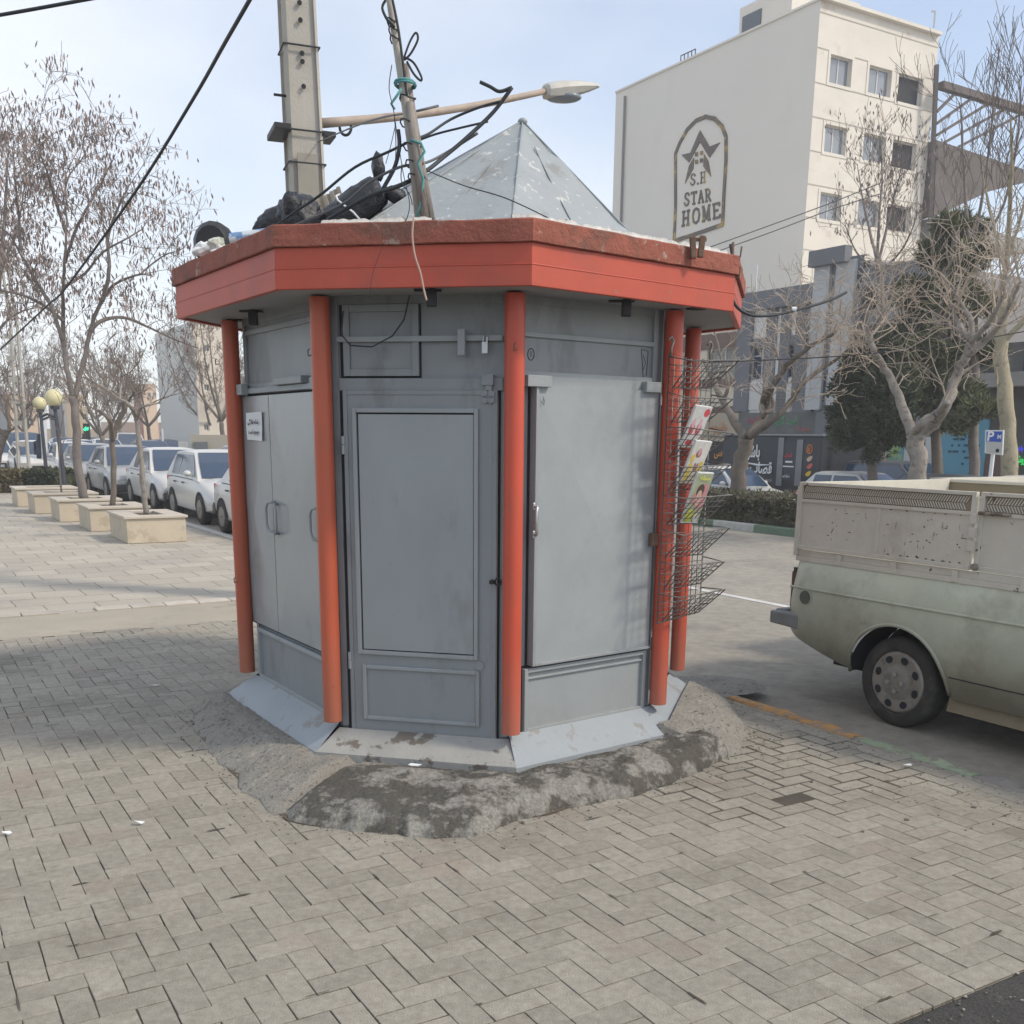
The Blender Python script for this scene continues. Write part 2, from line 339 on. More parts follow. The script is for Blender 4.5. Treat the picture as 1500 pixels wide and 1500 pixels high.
# cement band crossing the pavement, and the pale slab plaza behind it
b = MB(); nr = 60
b.grid([[W(4.70 + .05 * mnoise.noise(V3((k * .3, 0, 1))) if e == 0 else 5.9 + .06 * mnoise.noise(V3((k * .37, 4, 1))), -.0 - k * .3, -.002) for k in range(nr)] for e in (0, 1)]); struct(b.build('cement_band', M['cement_strip'], fix=False))
def slab_mat():
    m = mat('plaza_slabs', (.43, .395, .33), .9, .10, .9, .2, 60, fine=.08, dirt=((.30, .28, .25), .8, .55, .12, .5)); t = m.node_tree; bs = t.nodes['Principled BSDF']
    src = bs.inputs['Base Color'].links[0].from_socket
    tc = t.nodes.new('ShaderNodeTexCoord'); mp = t.nodes.new('ShaderNodeMapping'); mp.inputs['Rotation'].default_value = (0, 0, -math.atan2(N.y, N.x)); t.links.new(tc.outputs['Object'], mp.inputs['Vector'])
    nz = t.nodes.new('ShaderNodeTexNoise'); nz.inputs['Scale'].default_value = 3; t.links.new(mp.outputs['Vector'], nz.inputs['Vector'])
    ad = t.nodes.new('ShaderNodeVectorMath'); ad.operation = 'MULTIPLY_ADD'; t.links.new(nz.outputs['Color'], ad.inputs[0]); ad.inputs[1].default_value = (.05, .05, 0); t.links.new(mp.outputs['Vector'], ad.inputs[2])
    br = t.nodes.new('ShaderNodeTexBrick'); br.inputs['Scale'].default_value = 1; br.inputs['Brick Width'].default_value = .5; br.inputs['Row Height'].default_value = .5; br.inputs['Mortar Size'].default_value = .009; br.offset = 0.5
    br.inputs['Mortar Smooth'].default_value = .4
    br.inputs['Color1'].default_value = (1, 1, 1, 1); br.inputs['Color2'].default_value = (.84, .84, .85, 1); br.inputs['Mortar'].default_value = (.42, .40, .38, 1); t.links.new(ad.outputs['Vector'], br.inputs['Vector'])
    x = t.nodes.new('ShaderNodeMixRGB'); x.blend_type = 'MULTIPLY'; x.inputs['Fac'].default_value = .9; t.links.new(src, x.inputs['Color1']); t.links.new(br.outputs['Color'], x.inputs['Color2']); t.links.new(x.outputs['Color'], bs.inputs['Base Color'])
    return m
M['slab'] = slab_mat()
sheet('plaza', [W(5.75, -60), W(5.75, .1), W(160, .1), W(160, -60)], -.006, M['slab'])
# broken pale course along the near edge of the plaza
b = MB()
for k in range(34):
    n0 = -1.6 - k * .34; p = .03 * mnoise.noise(V3((k, 1, 1)))
    if k % 11 == 5: continue
    b.box(W(5.97 + p, n0, .004), (.33, .20, .02), (N, U, V3((0, 0, 1))))
struct(b.build('edging_course', mat('edging_stone', (.46, .425, .37), .9, .15, 5, .4, 50, island=.12), bevel=.006))
# kerbs: weathered orange, then green, then bare concrete
def kerb(name, s0, s1, n0, n1, z0, z1, m, step=.12, amp=.018):
    b = MB(); rows = []; k = max(2, int((s1 - s0) / step)); 
    for i in range(k + 1):
        s_ = s0 + (s1 - s0) * i / k; q = lambda d: amp * mnoise.noise(V3((s_ * 5, d, n0)))
        rows.append([W(s_, n0 + q(1), z0), W(s_, n0 + q(1) + .004, z1 - .014 + q(2)), W(s_, n0 + .02 + q(3), z1 + q(4)), W(s_, n1 - .02 + q(5), z1 + q(6)), W(s_, n1 + q(7), z1 - .02 + q(2)), W(s_, n1 + q(7), z0)])
    b.grid(rows); i = len(b.v); b.face([i - 1 - j for j in range(6)]); b.face(range(6)); return struct(b.build(name, m, smooth=True))
kerb('kerb', -.95, .15, .02, .13, -.2, .012, M['kerb_orange'])
kerb('kerb', -1.75, -.955, .02, .13, -.2, .006, M['kerb_green'])
kerb('kerb', -12, -1.755, .02, .16, -.2, 0, M['kerb'], amp=.03)
kerb('kerb', .155, 6, .02, .15, -.2, 0.0, M['kerb'], amp=.035)
kerb('kerb', 6.01, 120, .05, .2, -.2, .035, M['kerb_white'], step=.8, amp=.012)
for i in range(30):                                                       # far kerb of the median, painted in turns
    kerb('median_kerb', -3 + i * 1.2, -3 + i * 1.2 + 1.19, 9.9, 10.1, -.2, .07, M['kerb_white'] if i % 2 else M['kerb_dgreen'], step=.4, amp=.008)
kerb('median_kerb', 33.1, 120, 9.9, 10.1, -.2, .07, M['kerb_white'], step=1, amp=.01)
kerb('median_kerb', -40, 120, 11.9, 12.1, -.2, .07, M['kerb_white'], step=1, amp=.01)
b = MB(); b.q(W(-40, 10.1, .05), W(-40, 11.9, .05), W(120, 11.9, .05), W(120, 10.1, .05)); struct(b.build('median_soil', M['mud'], fix=False))
a, c = npl(1040, 869, 4.5), None
p0, p1 = gp(1035, 868, ZR), gp(1148, 889, ZR); nl = (sn(p0)[1] + sn(p1)[1]) / 2
sheet('lane_marking', [W(-30, nl), W(-30, nl + .12), W(14, nl + .12), W(14, nl)], ZR + .004, M['white_line'])
for i in range(2, 12): sheet('lane_marking', [W(i * 7.5 + 2.8, nl), W(i * 7.5 + 2.8, nl + .13), W(i * 7.5 + 6.6, nl + .13), W(i * 7.5 + 6.6, nl)], ZR + .004, M['white_line'])
# broken concrete lump between the kiosk and the kerb, and small litter
b = MB(); c = gp(1040, 1003); rows = []
for i in range(9):
    f = i / 8; rows.append([c + V3((math.cos(a_ * .524) * .42 * f * (1 + .3 * mnoise.noise(V3((a_, 2, 0)))), math.sin(a_ * .524) * .30 * f * (1 + .3 * mnoise.noise(V3((a_, 5, 0)))), .035 * (1 - f ** 4) - .006 + .02 * mnoise.noise(V3((a_ * .7, f * 4, 0))))) for a_ in range(12)])
b.grid(rows, True); tag(b.build('concrete_lump', M['apron_pebble'], smooth='all'), 'lump of broken concrete between kiosk and kerb', 'concrete lump')
for (px, py, lab, sx, sy) in ((606, 1123, 'torn white paper scrap on the ledge before the grey door', .045, .02), (10, 1223, 'white litter scrap on the pavers at the far left edge', .03, .015), (225, 1005, 'small white scrap on the pavers left of the kiosk', .05, .015), (1330, 1123, 'white scrap lying by the broken kerb pavers', .028, .01), (205, 1207, 'pale scrap on the pavers left of the concrete apron', .03, .015)):
    zz = .125 if py == 1123 and px < 700 else .006; p = gp(px, py, zz); b = MB(); rr = random.Random(px)
    pts = [p + V3((math.cos(k * 1.05) * sx * rr.uniform(.6, 1), math.sin(k * 1.05) * sy * rr.uniform(.6, 1), .004 + rr.uniform(0, .01))) for k in range(6)]
    b.ext(pts, (0, 0, .003)); tag(b.build('litter', M['paper']), lab, 'litter')

# =================================================================== KIOSK
VC = [V3(p + (0,)) for p in ((-1.718, 6.48), (-.965, 5.326), (-.003, 5.116), (.848, 5.76), (1.10, 6.662), (.352, 7.616), (-.61, 7.826), (-1.461, 7.182))]   # column centres
EV = [V3(p + (0,)) for p in ((-1.989, 6.342), (-1.109, 5.025), (.068, 4.803), (1.145, 5.694), (1.376, 6.60), (.496, 7.917), (-.681, 8.139), (-1.758, 7.248))]   # eave corners
def offset(poly, d):                                                      # positive = outward for a counterclockwise polygon
    out_ = []; k = len(poly)
    for i in range(k):
        a, p, c = poly[i - 1], poly[i], poly[(i + 1) % k]
        e1, e2 = (p - a).normalized(), (c - p).normalized(); n1, n2 = V3((e1.y, -e1.x, 0)), V3((e2.y, -e2.x, 0))
        bis = (n1 + n2).normalized(); out_.append(p + bis * (d / max(.3, bis.dot(n1))))
    return out_
WV = offset(VC, -.075)
KZ0, KZ1 = .20, 2.43
kiosk = thing('kiosk', 'grey octagonal metal news kiosk with orange-red columns and fascia', 'kiosk', CK)
class Face:
    def __init__(s, i, off=0.0):
        a, c = WV[i], WV[(i + 1) % 8]; s.x = (c - a).normalized(); s.n = V3((s.x.y, -s.x.x, 0)); s.o = a; s.L = (c - a).length
    def P(s, t, z, d=0.0): return s.o + s.x * t + s.n * d + V3((0, 0, z))
    def at(s, px, py, d=0.0):
        p = hit(px, py, s.o + s.n * d, s.n); return ((p - s.o).dot(s.x), p.z)
    def bar(s, b, t0, z0, t1, z1, d0, d1):
        b.box8([s.P(t0, z0, d0), s.P(t1, z0, d0), s.P(t1, z0, d1), s.P(t0, z0, d1), s.P(t0, z1, d0), s.P(t1, z1, d0), s.P(t1, z1, d1), s.P(t0, z1, d1)])
    def frame(s, b, t0, z0, t1, z1, w_, d0, d1):
        s.bar(b, t0, z0, t0 + w_, z1, d0, d1); s.bar(b, t1 - w_, z0, t1, z1, d0, d1)
        s.bar(b, t0 + w_, z0, t1 - w_, z0 + w_, d0, d1 - .001); s.bar(b, t0 + w_, z1 - w_, t1 - w_, z1, d0, d1 - .001)
    def rect(s, pts, d=0.0):                                              # bounds in (t, z) of pixel corners
        q = [s.at(x, y, d) for x, y in pts]; return min(a[0] for a in q), min(a[1] for a in q), max(a[0] for a in q), max(a[1] for a in q)
    def mean(s, l, r_, t, bo, d=0.0):                                     # left / right / top / bottom edges from pixel points
        return s.at(*l, d)[0], s.at(*bo, d)[1], s.at(*r_, d)[0], s.at(*t, d)[1]
b = MB(); b.prism([(p.x, p.y) for p in WV], KZ0 - .12, KZ1); b.build('wall', M['grey'], kiosk)
FC = [Face(i) for i in range(8)]
def tubeface(f, pts, r, n=8):
    b_ = MB(); b_.tube([f.P(*p) for p in pts], r, n); return b_
def handle(f, t, z0, z1, side, dd, m, parent, r=.006, reach=.035, name='handle'):
    h = (z1 - z0); pts = [(t, z0, dd - .006), (t, z0, dd + .02), (t + side * reach * .6, z0 + h * .03, dd + .032), (t + side * reach, z0 + h * .2, dd + .035), (t + side * reach, z1 - h * .2, dd + .035), (t + side * reach * .6, z1 - h * .03, dd + .032), (t, z1, dd + .02), (t, z1, dd - .006)]
    return tubeface(f, pts, r, 8).build(name, m, parent, smooth='all')

def crossbreak(b, f, a_, z0, c_, z1, d0, hgt):
    """sheet metal folded along its diagonals, the usual stiffening of such doors."""
    n_ = 6; mc = ((a_ + c_) / 2, (z0 + z1) / 2); co = ((a_, z0), (c_, z0), (c_, z1), (a_, z1))
    for k in range(4):
        p, q = co[k], co[(k + 1) % 4]
        for i in range(n_):
            for j in range(n_):
                if i + j >= n_: continue
                def pt(u_, v_):                                             # u towards the middle, v along the edge
                    u_ /= n_; v_ = v_ / n_; x_ = p[0] * (1 - u_ - v_) + q[0] * v_ + mc[0] * u_; z_ = p[1] * (1 - u_ - v_) + q[1] * v_ + mc[1] * u_
                    return f.P(x_, z_, d0 + hgt * u_ + .0022 * mnoise.noise(V3((x_ * 6, z_ * 4, a_))) * min(1, u_ * 4))
                b.q(pt(i, j), pt(i, j + 1), pt(i + 1, j))
                if i + j < n_ - 1: b.q(pt(i, j + 1), pt(i + 1, j + 1), pt(i + 1, j))
# corner posts and base rails of every face
for i, f in enumerate(FC):
    b = MB(); f.bar(b, -.0, KZ0, .035, KZ1, 0, .012); f.bar(b, f.L - .035, KZ0, f.L, KZ1, 0, .012); f.bar(b, .036, KZ1 - .06, f.L - .036, KZ1, 0, .011)
    b.build('corner_post', M['grey'], kiosk, bevel=.002)

# ---- front face: personnel door with framed panel, hatch, bar, bolt
f = FC[1]
t0, z0, t1, z1 = f.mean((512, 830), (729, 830), (610, 572), (620, 1079)); t0 = max(t0, .02)
DZ0, DZ1, DT0, DT1 = z0, z1, t0, t1
b = MB(); f.bar(b, t0 - .03, z0 - .01, t1 + .012, z1 + .012, 0, .004); b.build('door_gap', M['darkgap'], kiosk)
b = MB(); f.bar(b, t0, z0, t1, z1, .004, .026); door = b.build('door', M['grey'], kiosk, bevel=.003)
b = MB(); f.frame(b, t0, z0, t1, z1, .022, .026, .032); b.build('edge_trim', M['grey'], door, bevel=.002)
q = f.mean((521, 780), (701, 780), (610, 598), (615, 962), .03)
b = MB(); f.frame(b, q[0], q[1], q[2], q[3], .022, .026, .044); b.build('panel_frame', M['grey_door'], door, bevel=.003)
b = MB(); f.bar(b, q[0] + .022, q[1] + .022, q[2] - .022, q[3] - .022, .0262, .0275); b.build('panel_gap', M['darkgap'], door)
b = MB(); q2 = (q[0] + .030, q[1] + .028, q[2] - .026, q[3] - .030); nx, nz = 10, 22                     # slightly dished sheet steel
crossbreak(b, f, q2[0], q2[1], q2[2], q2[3], .034, .012)
b.build('door_panel', M['grey_door'], door)
q = f.mean((533, 1015), (703, 1015), (615, 978), (615, 1058), .03)
b = MB(); f.frame(b, q[0], q[1], q[2], q[3], .020, .026, .042); b.build('kick_panel_frame', M['grey_door'], door, bevel=.003)
b = MB(); f.bar(b, q[0] + .02, q[1] + .02, q[2] - .02, q[3] - .02, .0262, .029); b.build('kick_panel', M['grey'], door)
for (px, py) in ((503, 652), (513, 967)):
    t_, z_ = f.at(px, py, .03); b = MB(); b.tube([f.P(t_, z_ - .045, .034), f.P(t_, z_, .034)], .009, 8); b.tube([f.P(t_, z_ + .003, .034), f.P(t_, z_ + .045, .034)], .009, 8); f.bar(b, t_, z_ - .04, t_ + .022, z_ + .04, .026, .030); b.build('hinge', M['grey_light'], door, smooth=True)
t_, z_ = f.at(715, 572, .03)
b = MB(); f.bar(b, t_ - .028, z_ + .025, t_ + .028, z_ + .075, .012, .045); f.bar(b, t_ - .012, z_ - .0, t_ + .02, z_ + .024, .026, .04)
for (dx, dz) in ((-.014, -.018), (.016, -.018), (-.014, -.042), (.016, -.042)): b.tube([f.P(t_ + dx, z_ + dz, .026), f.P(t_ + dx, z_ + dz, .040)], .019, 12)
b.build('latch', M['grey'], door, smooth=True)
t_, z_ = f.at(727, 852, .03)
b = MB(); b.tube([f.P(t_ - .02, z_, .03), f.P(t_ - .02, z_, .06)], .012, 10); b.tube([f.P(t_ + .012 + .016 * math.cos(a_), z_ + .018 * math.sin(a_), .045) for a_ in [k * .7 for k in range(10)]], .005, 6); b.build('handle', M['black'], door, smooth=True)
t_, z_ = f.at(703, 975, .03); b = MB(); b.tube([f.P(t_, z_, .026), f.P(t_, z_, .034)], .022, 14); b.build('keyhole_cover', M['grey'], door, smooth=True)
# transom with hatch
q = f.mean((500, 500), (614, 500), (555, 446), (560, 551), .01)
b = MB(); f.bar(b, max(.036, q[0] - .01), q[1] - .012, q[2] + .008, q[3] + .012, .0, .0035); b.build('hatch_gap', M['darkgap'], kiosk)
b = MB(); f.frame(b, q[0] + .012, q[1], q[2], q[3], .034, .0036, .022); f.bar(b, q[0] + .046, q[1] + .034, q[2] - .034, q[3] - .034, .0036, .010); b.build('hatch', M['grey'], kiosk, bevel=.002)
za = f.at(615, 496, .03)[1]; b = MB(); f.bar(b, .036, za - .013, f.L - .036, za + .013, .023, .034); b.build('security_bar', M['grey_light'], kiosk, bevel=.002)
za = f.at(615, 563, .02)[1]; b = MB(); f.bar(b, .036, za - .03, f.L - .036, za + .03, .0, .020); b.build('transom_beam', M['grey'], kiosk, bevel=.003)
t_, z_ = f.at(677, 500, .04); b = MB(); f.bar(b, t_ - .018, z_ - .066, t_ + .018, z_ + .056, .035, .062); b.build('bolt_block', M['grey_light'], kiosk, bevel=.002)
t_, z_ = f.at(711, 505, .04); b = MB(); f.bar(b, t_ - .014, z_ - .04, t_ + .014, z_ + .012, .036, .054); b.tube([f.P(t_ - .009, z_ + .01, .045), f.P(t_ - .009, z_ + .035, .045), f.P(t_, z_ + .045, .045), f.P(t_ + .009, z_ + .035, .045), f.P(t_ + .009, z_ + .01, .045)], .004, 6); tag(b.build('padlock', M['steel']), 'small steel padlock hanging on the bar above the grey door', 'padlock')

# ---- right face: wide shutter door, upper lights, lower panel
f = FC[2]
q = f.mean((779, 770), (955, 770), (860, 568), (862, 962), .03)
b = MB(); f.bar(b, q[0] - .012, q[1] - .022, q[2] + .012, q[3] + .012, 0, .005); b.build('shutter_gap', M['darkgap'], kiosk)
b = MB(); nx, nz = 14, 24; T0, Z0, T1, Z1 = q
crossbreak(b, f, T0, Z0, T1, Z1, .0405, .014)
f.bar(b, T0, Z0, T1, Z1, .006, .040)
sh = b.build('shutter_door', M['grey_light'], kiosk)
b = MB(); f.bar(b, T0 - .001, Z0 - .0, T0 + .016, Z1, .0401, .056); f.bar(b, T0 + .017, Z0 - .001, T1, Z0 + .014, .0401, .055); b.build('edge_trim', M['grey_door'], sh, bevel=.002)
t_, za = f.at(783, 742, .05); zb = f.at(783, 783, .05)[1]
handle(f, t_, zb, za, -1, .048, M['steel'], sh, .0085, .012)
for zz_ in (zb, za): b = MB(); f.bar(b, t_ - .012, zz_ - .018, t_ + .014, zz_ + .02, .047, .056); b.build('handle_plate', M['steel'], sh, bevel=.004)
t_, z_ = f.at(955, 790, .05); b = MB(); f.bar(b, t_ - .022, z_ - .035, t_ + .03, z_ + .035, .045, .075); b.build('lock_box', M['rust'], sh, bevel=.004)
q3 = f.mean((768, 500), (962, 500), (865, 436), (865, 556), .01)
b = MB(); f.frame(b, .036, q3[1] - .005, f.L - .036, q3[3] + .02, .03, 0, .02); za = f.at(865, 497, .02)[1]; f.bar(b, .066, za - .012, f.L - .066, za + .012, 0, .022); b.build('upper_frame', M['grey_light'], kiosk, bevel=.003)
b = MB(); f.bar(b, .066, q3[1] + .025, f.L - .066, za - .012, 0, .004); f.bar(b, .066, za + .012, f.L - .066, q3[3] - .01, 0, .004); b.build('upper_panel', M['grey'], kiosk)
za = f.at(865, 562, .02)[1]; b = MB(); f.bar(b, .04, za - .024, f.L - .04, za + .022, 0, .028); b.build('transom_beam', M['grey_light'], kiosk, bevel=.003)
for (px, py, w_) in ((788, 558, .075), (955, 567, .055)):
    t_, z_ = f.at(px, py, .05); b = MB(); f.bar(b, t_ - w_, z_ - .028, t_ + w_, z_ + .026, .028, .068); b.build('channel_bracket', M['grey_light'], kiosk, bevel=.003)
q = f.mean((768, 1010), (944, 1010), (860, 966), (860, 1056), .03)
b = MB(); f.bar(b, q[0] - .01, q[1] - .012, q[2] + .006, q[3] + .012, 0, .004); b.build('panel_gap', M['darkgap'], kiosk)
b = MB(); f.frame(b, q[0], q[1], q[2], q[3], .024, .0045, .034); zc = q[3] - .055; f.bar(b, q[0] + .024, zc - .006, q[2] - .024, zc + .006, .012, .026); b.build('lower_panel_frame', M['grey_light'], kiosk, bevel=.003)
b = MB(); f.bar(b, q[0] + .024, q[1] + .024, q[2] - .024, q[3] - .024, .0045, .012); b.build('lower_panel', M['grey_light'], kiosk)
# painter's marks: a circled one, a small frame
t_, z_ = f.at(778, 519, .006); b = MB(); b.tube([f.P(t_ + .02 * math.cos(k * .52), z_ + .028 * math.sin(k * .52), .0055) for k in range(13)], .0018, 4); b.tube([f.P(t_, z_ - .012, .0055), f.P(t_, z_ + .014, .0055)], .0018, 4); b.build('pen_mark', M['ink'], kiosk)
t_, z_ = f.at(943, 532, .006); b = MB(); b.tube([f.P(t_ + a_, z_ + c_, .0055) for a_, c_ in ((-.02, .07), (.03, .062), (.024, -.06), (.0, -.07), (-.02, .07))], .0016, 4); b.tube([f.P(t_ + a_, z_ + c_, .0055) for a_, c_ in ((-.005, .04), (.014, .0), (-.006, -.04))], .0014, 4); b.build('pen_mark', M['ink'], kiosk)
t_, z_ = f.at(796, 590, .05); b = MB(); b.tube([f.P(t_ + a_, z_ + c_, .0535) for a_, c_ in ((-.008, .03), (.004, .012), (.0, -.012), (-.007, .004), (.0, .02))], .0014, 4); b.build('pen_mark', M['ink'], sh)

# ---- left face: pair of doors, upper panel, lower panel, notice
f = FC[0]
QL = f.mean((352, 740), (470, 740), (400, 579), (400, 919), .02)
qa = f.at(402, 740, .02)[0]
qz0 = (f.at(368, 908, .02)[1] + f.at(468, 950, .02)[1]) / 2; qz1 = (f.at(348, 584, .02)[1] + f.at(455, 572, .02)[1]) / 2
tl = f.at(352, 700, .02)[0]; tr = f.L - .03
b = MB(); f.bar(b, tl - .015, qz0 - .02, tr + .02, qz1 + .012, 0, .005); b.build('door_gap', M['darkgap'], kiosk)
doors = []
for (a_, c_) in ((tl, qa - .004), (qa + .004, tr)):
    b = MB(); f.bar(b, a_, qz0, c_, qz1, .005, .028); crossbreak(b, f, a_, qz0, c_, qz1, .0285, .014)
    doors.append(b.build('door', mat('glossy_grey_door', (.31, .33, .335), .24, .07, 1.6, .05, 5, spec=.6, dirt=((.22, .225, .22), 2.6, .54, .14, .5)) if not doors else doors[0].data.materials[0], kiosk))
for (px, py, side, dr) in ((402, 757, -1, 0), (406, 760, 1, 1), (352, 752, -1, 0), (468, 768, -1, 1)):
    t_, z_ = f.at(px, py, .04); t_ = min(max(t_, tl + .02), tr - .02); handle(f, t_, z_ - .085, z_ + .085, side, .034, M['grey_light'], doors[dr], .0085, .058)
qu = (f.at(400, 580, .02)[1] + .05, KZ1 - .09)
b = MB(); f.frame(b, .036, qu[0], f.L - .036, qu[1], .03, 0, .02); b.build('upper_frame', M['grey'], kiosk, bevel=.003)
b = MB(); f.bar(b, .066, qu[0] + .03, f.L - .066, qu[1] - .03, 0, .004); b.build('upper_panel', M['grey'], kiosk)
b = MB(); f.bar(b, .02, qz1 + .015, f.L - .03, qz1 + .045, 0, .034); b.build('transom_beam', M['grey_light'], kiosk, bevel=.003)
for tt in (.07, f.L - .09): b = MB(); f.bar(b, tt - .045, qz1 + .008, tt + .045, qz1 + .07, .034, .075); b.build('channel_bracket', M['grey_light'], kiosk, bevel=.003)
b = MB(); f.bar(b, f.L * .46, qz1 + .047, f.L * .78, qz1 + .085, .0, .06); b.build('sliding_bolt', M['grey'], kiosk, bevel=.004)
zl0, zl1 = KZ0 + .02, qz0 - .03
b = MB(); f.frame(b, .05, zl0, f.L - .03, zl1, .026, 0, .03); b.build('lower_panel_frame', M['grey_light'], kiosk, bevel=.003)
b = MB(); f.bar(b, .076, zl0 + .026, f.L - .056, zl1 - .026, 0, .006); b.build('lower_panel', M['grey'], kiosk)
# notice
c4 = [f.at(x, y, .05) for x, y in ((359, 605), (381, 603), (383, 646), (361, 644))]
b = MB(); rows = []
for j in range(7):
    row = []
    for i in range(5):
        u_, v_ = i / 4, j / 6; tt = (c4[0][0] * (1 - u_) + c4[1][0] * u_) * (1 - v_) + (c4[3][0] * (1 - u_) + c4[2][0] * u_) * v_; zz = (c4[0][1] * (1 - u_) + c4[1][1] * u_) * (1 - v_) + (c4[3][1] * (1 - u_) + c4[2][1] * u_) * v_
        row.append(f.P(tt, zz, .044 + .003 * math.sin(u_ * 4 + v_ * 3)))
    rows.append(row)
b.grid(rows); b.build('notice', M['paper'])
nb = bpy.data.objects['notice']; tag(nb, 'white paper notice taped to the left double door of the kiosk', 'notice'); MW['notice'] = Matrix.Identity(4)
wn = c4[1][0] - c4[0][0]; hn_ = c4[0][1] - c4[3][1]
text('lettering', 'ﻰﮕﻧﺎﺧ ﻪﻠﺷ', f.P(c4[0][0] + wn * .16, c4[0][1] - hn_ * .46, .049), f.x, (0, 0, 1), hn_ * .24, M['ink'], nb, width=wn * .72, bold=.04)
text('lettering', 'ﺖﺳا دﻮﺟﻮﻣ', f.P(c4[0][0] + wn * .18, c4[0][1] - hn_ * .82, .049), f.x, (0, 0, 1), hn_ * .21, M['ink'], nb, width=wn * .70, bold=.04)

# ---- the remaining faces
for i in (3, 4, 5, 6, 7):
    f = FC[i]
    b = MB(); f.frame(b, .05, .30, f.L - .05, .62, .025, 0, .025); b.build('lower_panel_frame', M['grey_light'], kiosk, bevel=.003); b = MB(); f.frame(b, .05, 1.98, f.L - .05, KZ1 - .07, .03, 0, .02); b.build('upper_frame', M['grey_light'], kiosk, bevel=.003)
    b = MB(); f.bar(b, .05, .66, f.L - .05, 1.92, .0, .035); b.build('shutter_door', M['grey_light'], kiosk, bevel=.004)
# ---- skirting
SK = offset(WV, .03); SO = offset(WV, .20)
for i in range(8):
    b = MB(); j = (i + 1) % 8; zt = KZ0 + .022; zb = .095
    if i == 1: so = [SO[i], SO[j]]; zt = KZ0 - .005; zb = .10
    else: so = [SO[i], SO[j]]
    b.grid([[V3((p.x, p.y, z)) for p in (SK[i].lerp(SK[j], t) for t in (0, .25, .5, .75, 1))] for z in (zt,)] + [[V3((p.x, p.y, zb + .004 * mnoise.noise(p * 4))) for p in (so[0].lerp(so[1], t) for t in (0, .25, .5, .75, 1))]] + [[V3((p.x, p.y, -.02)) for p in (so[0].lerp(so[1], t) for t in (0, .25, .5, .75, 1))]])
    b.build('skirting', M['skirt'] if i != 1 else mat('worn_skirting', (.33, .33, .31), .8, .12, 6, .3, 30, dirt=((.13, .11, .09), 7, .56, .05, .9)), kiosk)
# ---- columns
for i, p in enumerate(VC):
    b = MB(); b.tube([p + V3((0, 0, .243)), p + V3((0, 0, 2.40))], .049, 28); b.build('column', M['orange'] if i in (0, 1, 7) else M['red'], kiosk, smooth=True, bevel=.002)
# ---- eave: soffit, fascia boards, coping, deck, roof
EZ = 2.394
b = MB(); k = offset(EV, -.012)
b.grid([[V3((p.x, p.y, EZ + .012)) for p in k], [V3((p.x, p.y, EZ + .020)) for p in offset(WV, -.3)]], True); b.build('soffit', M['soffit'], kiosk)
for i in range(8):
    j = (i + 1) % 8; a_, c_ = EV[i], EV[j]; x_ = (c_ - a_).normalized(); n_ = V3((x_.y, -x_.x, 0))
    b = MB()
    o0, o1 = offset(EV, 0), offset(EV, -.03)
    def strip(z0, z1, d0, d1):
        q0, q1 = offset(EV, d0), offset(EV, d1)
        b.box8([V3((p.x, p.y, z0)) for p in (q0[i], q0[j], q1[j], q1[i])] + [V3((p.x, p.y, z1)) for p in (q0[i], q0[j], q1[j], q1[i])])
    strip(EZ, EZ + .088, 0, -.03); strip(EZ + .092, EZ + .180, -.002, -.03); strip(EZ + .086, EZ + .094, .002, -.004)
    b.build('fascia', M['fascia'], kiosk, bevel=.003)
b = MB(); CN = 22; rows = []
for (z, d) in ((EZ + .182, -.02), (EZ + .180, .012), (EZ + .184, .016), (EZ + .270, .014), (EZ + .276, .008), (EZ + .277, -.07), (EZ + .22, -.10)):
    poly = offset(EV, d); row = []
    for i in range(8):
        for t in range(CN):
            p = poly[i].lerp(poly[(i + 1) % 8], t / CN); a_ = .0055 if z > EZ + .18 else .003
            row.append(V3((p.x + a_ * .5 * mnoise.noise(p * 9 + V3((0, 0, z * 20))), p.y + a_ * mnoise.noise(p * 9 + V3((5, 0, z * 20))), z + a_ * mnoise.noise(p * 7 + V3((0, 9, z * 5))))))
    rows.append(row)
b.grid(rows, True); b.build('coping', M['coping'], kiosk, smooth=True)
b = MB(); dk = offset(EV, -.06); b.grid([[V3((p.x, p.y, EZ + .245)) for p in dk], [V3((p.x, p.y, EZ + .27)) for p in offset(EV, -.5)]], True); b.build('roof_deck', M['roof'], kiosk)
# crust of white lime along the top of the coping
for (i, ta, tb, seed) in ((1, .18, .62, 1), (1, .93, 1, 2), (2, 0, .35, 3), (2, .3, .97, 4)):
    b = MB(); rows = []; poly = offset(EV, -.012); p2 = offset(EV, -.05); kk = 40
    for q_ in range(kk + 1):
        t = ta + (tb - ta) * q_ / kk; p, p_ = poly[i].lerp(poly[(i + 1) % 8], t), p2[i].lerp(p2[(i + 1) % 8], t); h_ = .026 + .018 * mnoise.noise(V3((t * 25, seed, 0)))
        rows.append([V3((p.x, p.y, EZ + .268 + .01 * mnoise.noise(V3((t * 60, 3, seed))))), V3((p.x * .6 + p_.x * .4, p.y * .6 + p_.y * .4, EZ + .272 + h_)), V3((p_.x, p_.y, EZ + .262))])
    b.grid(rows); b.build('lime_crust', mat('lime_crust', (.6, .58, .54), .9, .2, 20, .6, 60), kiosk, smooth='all')
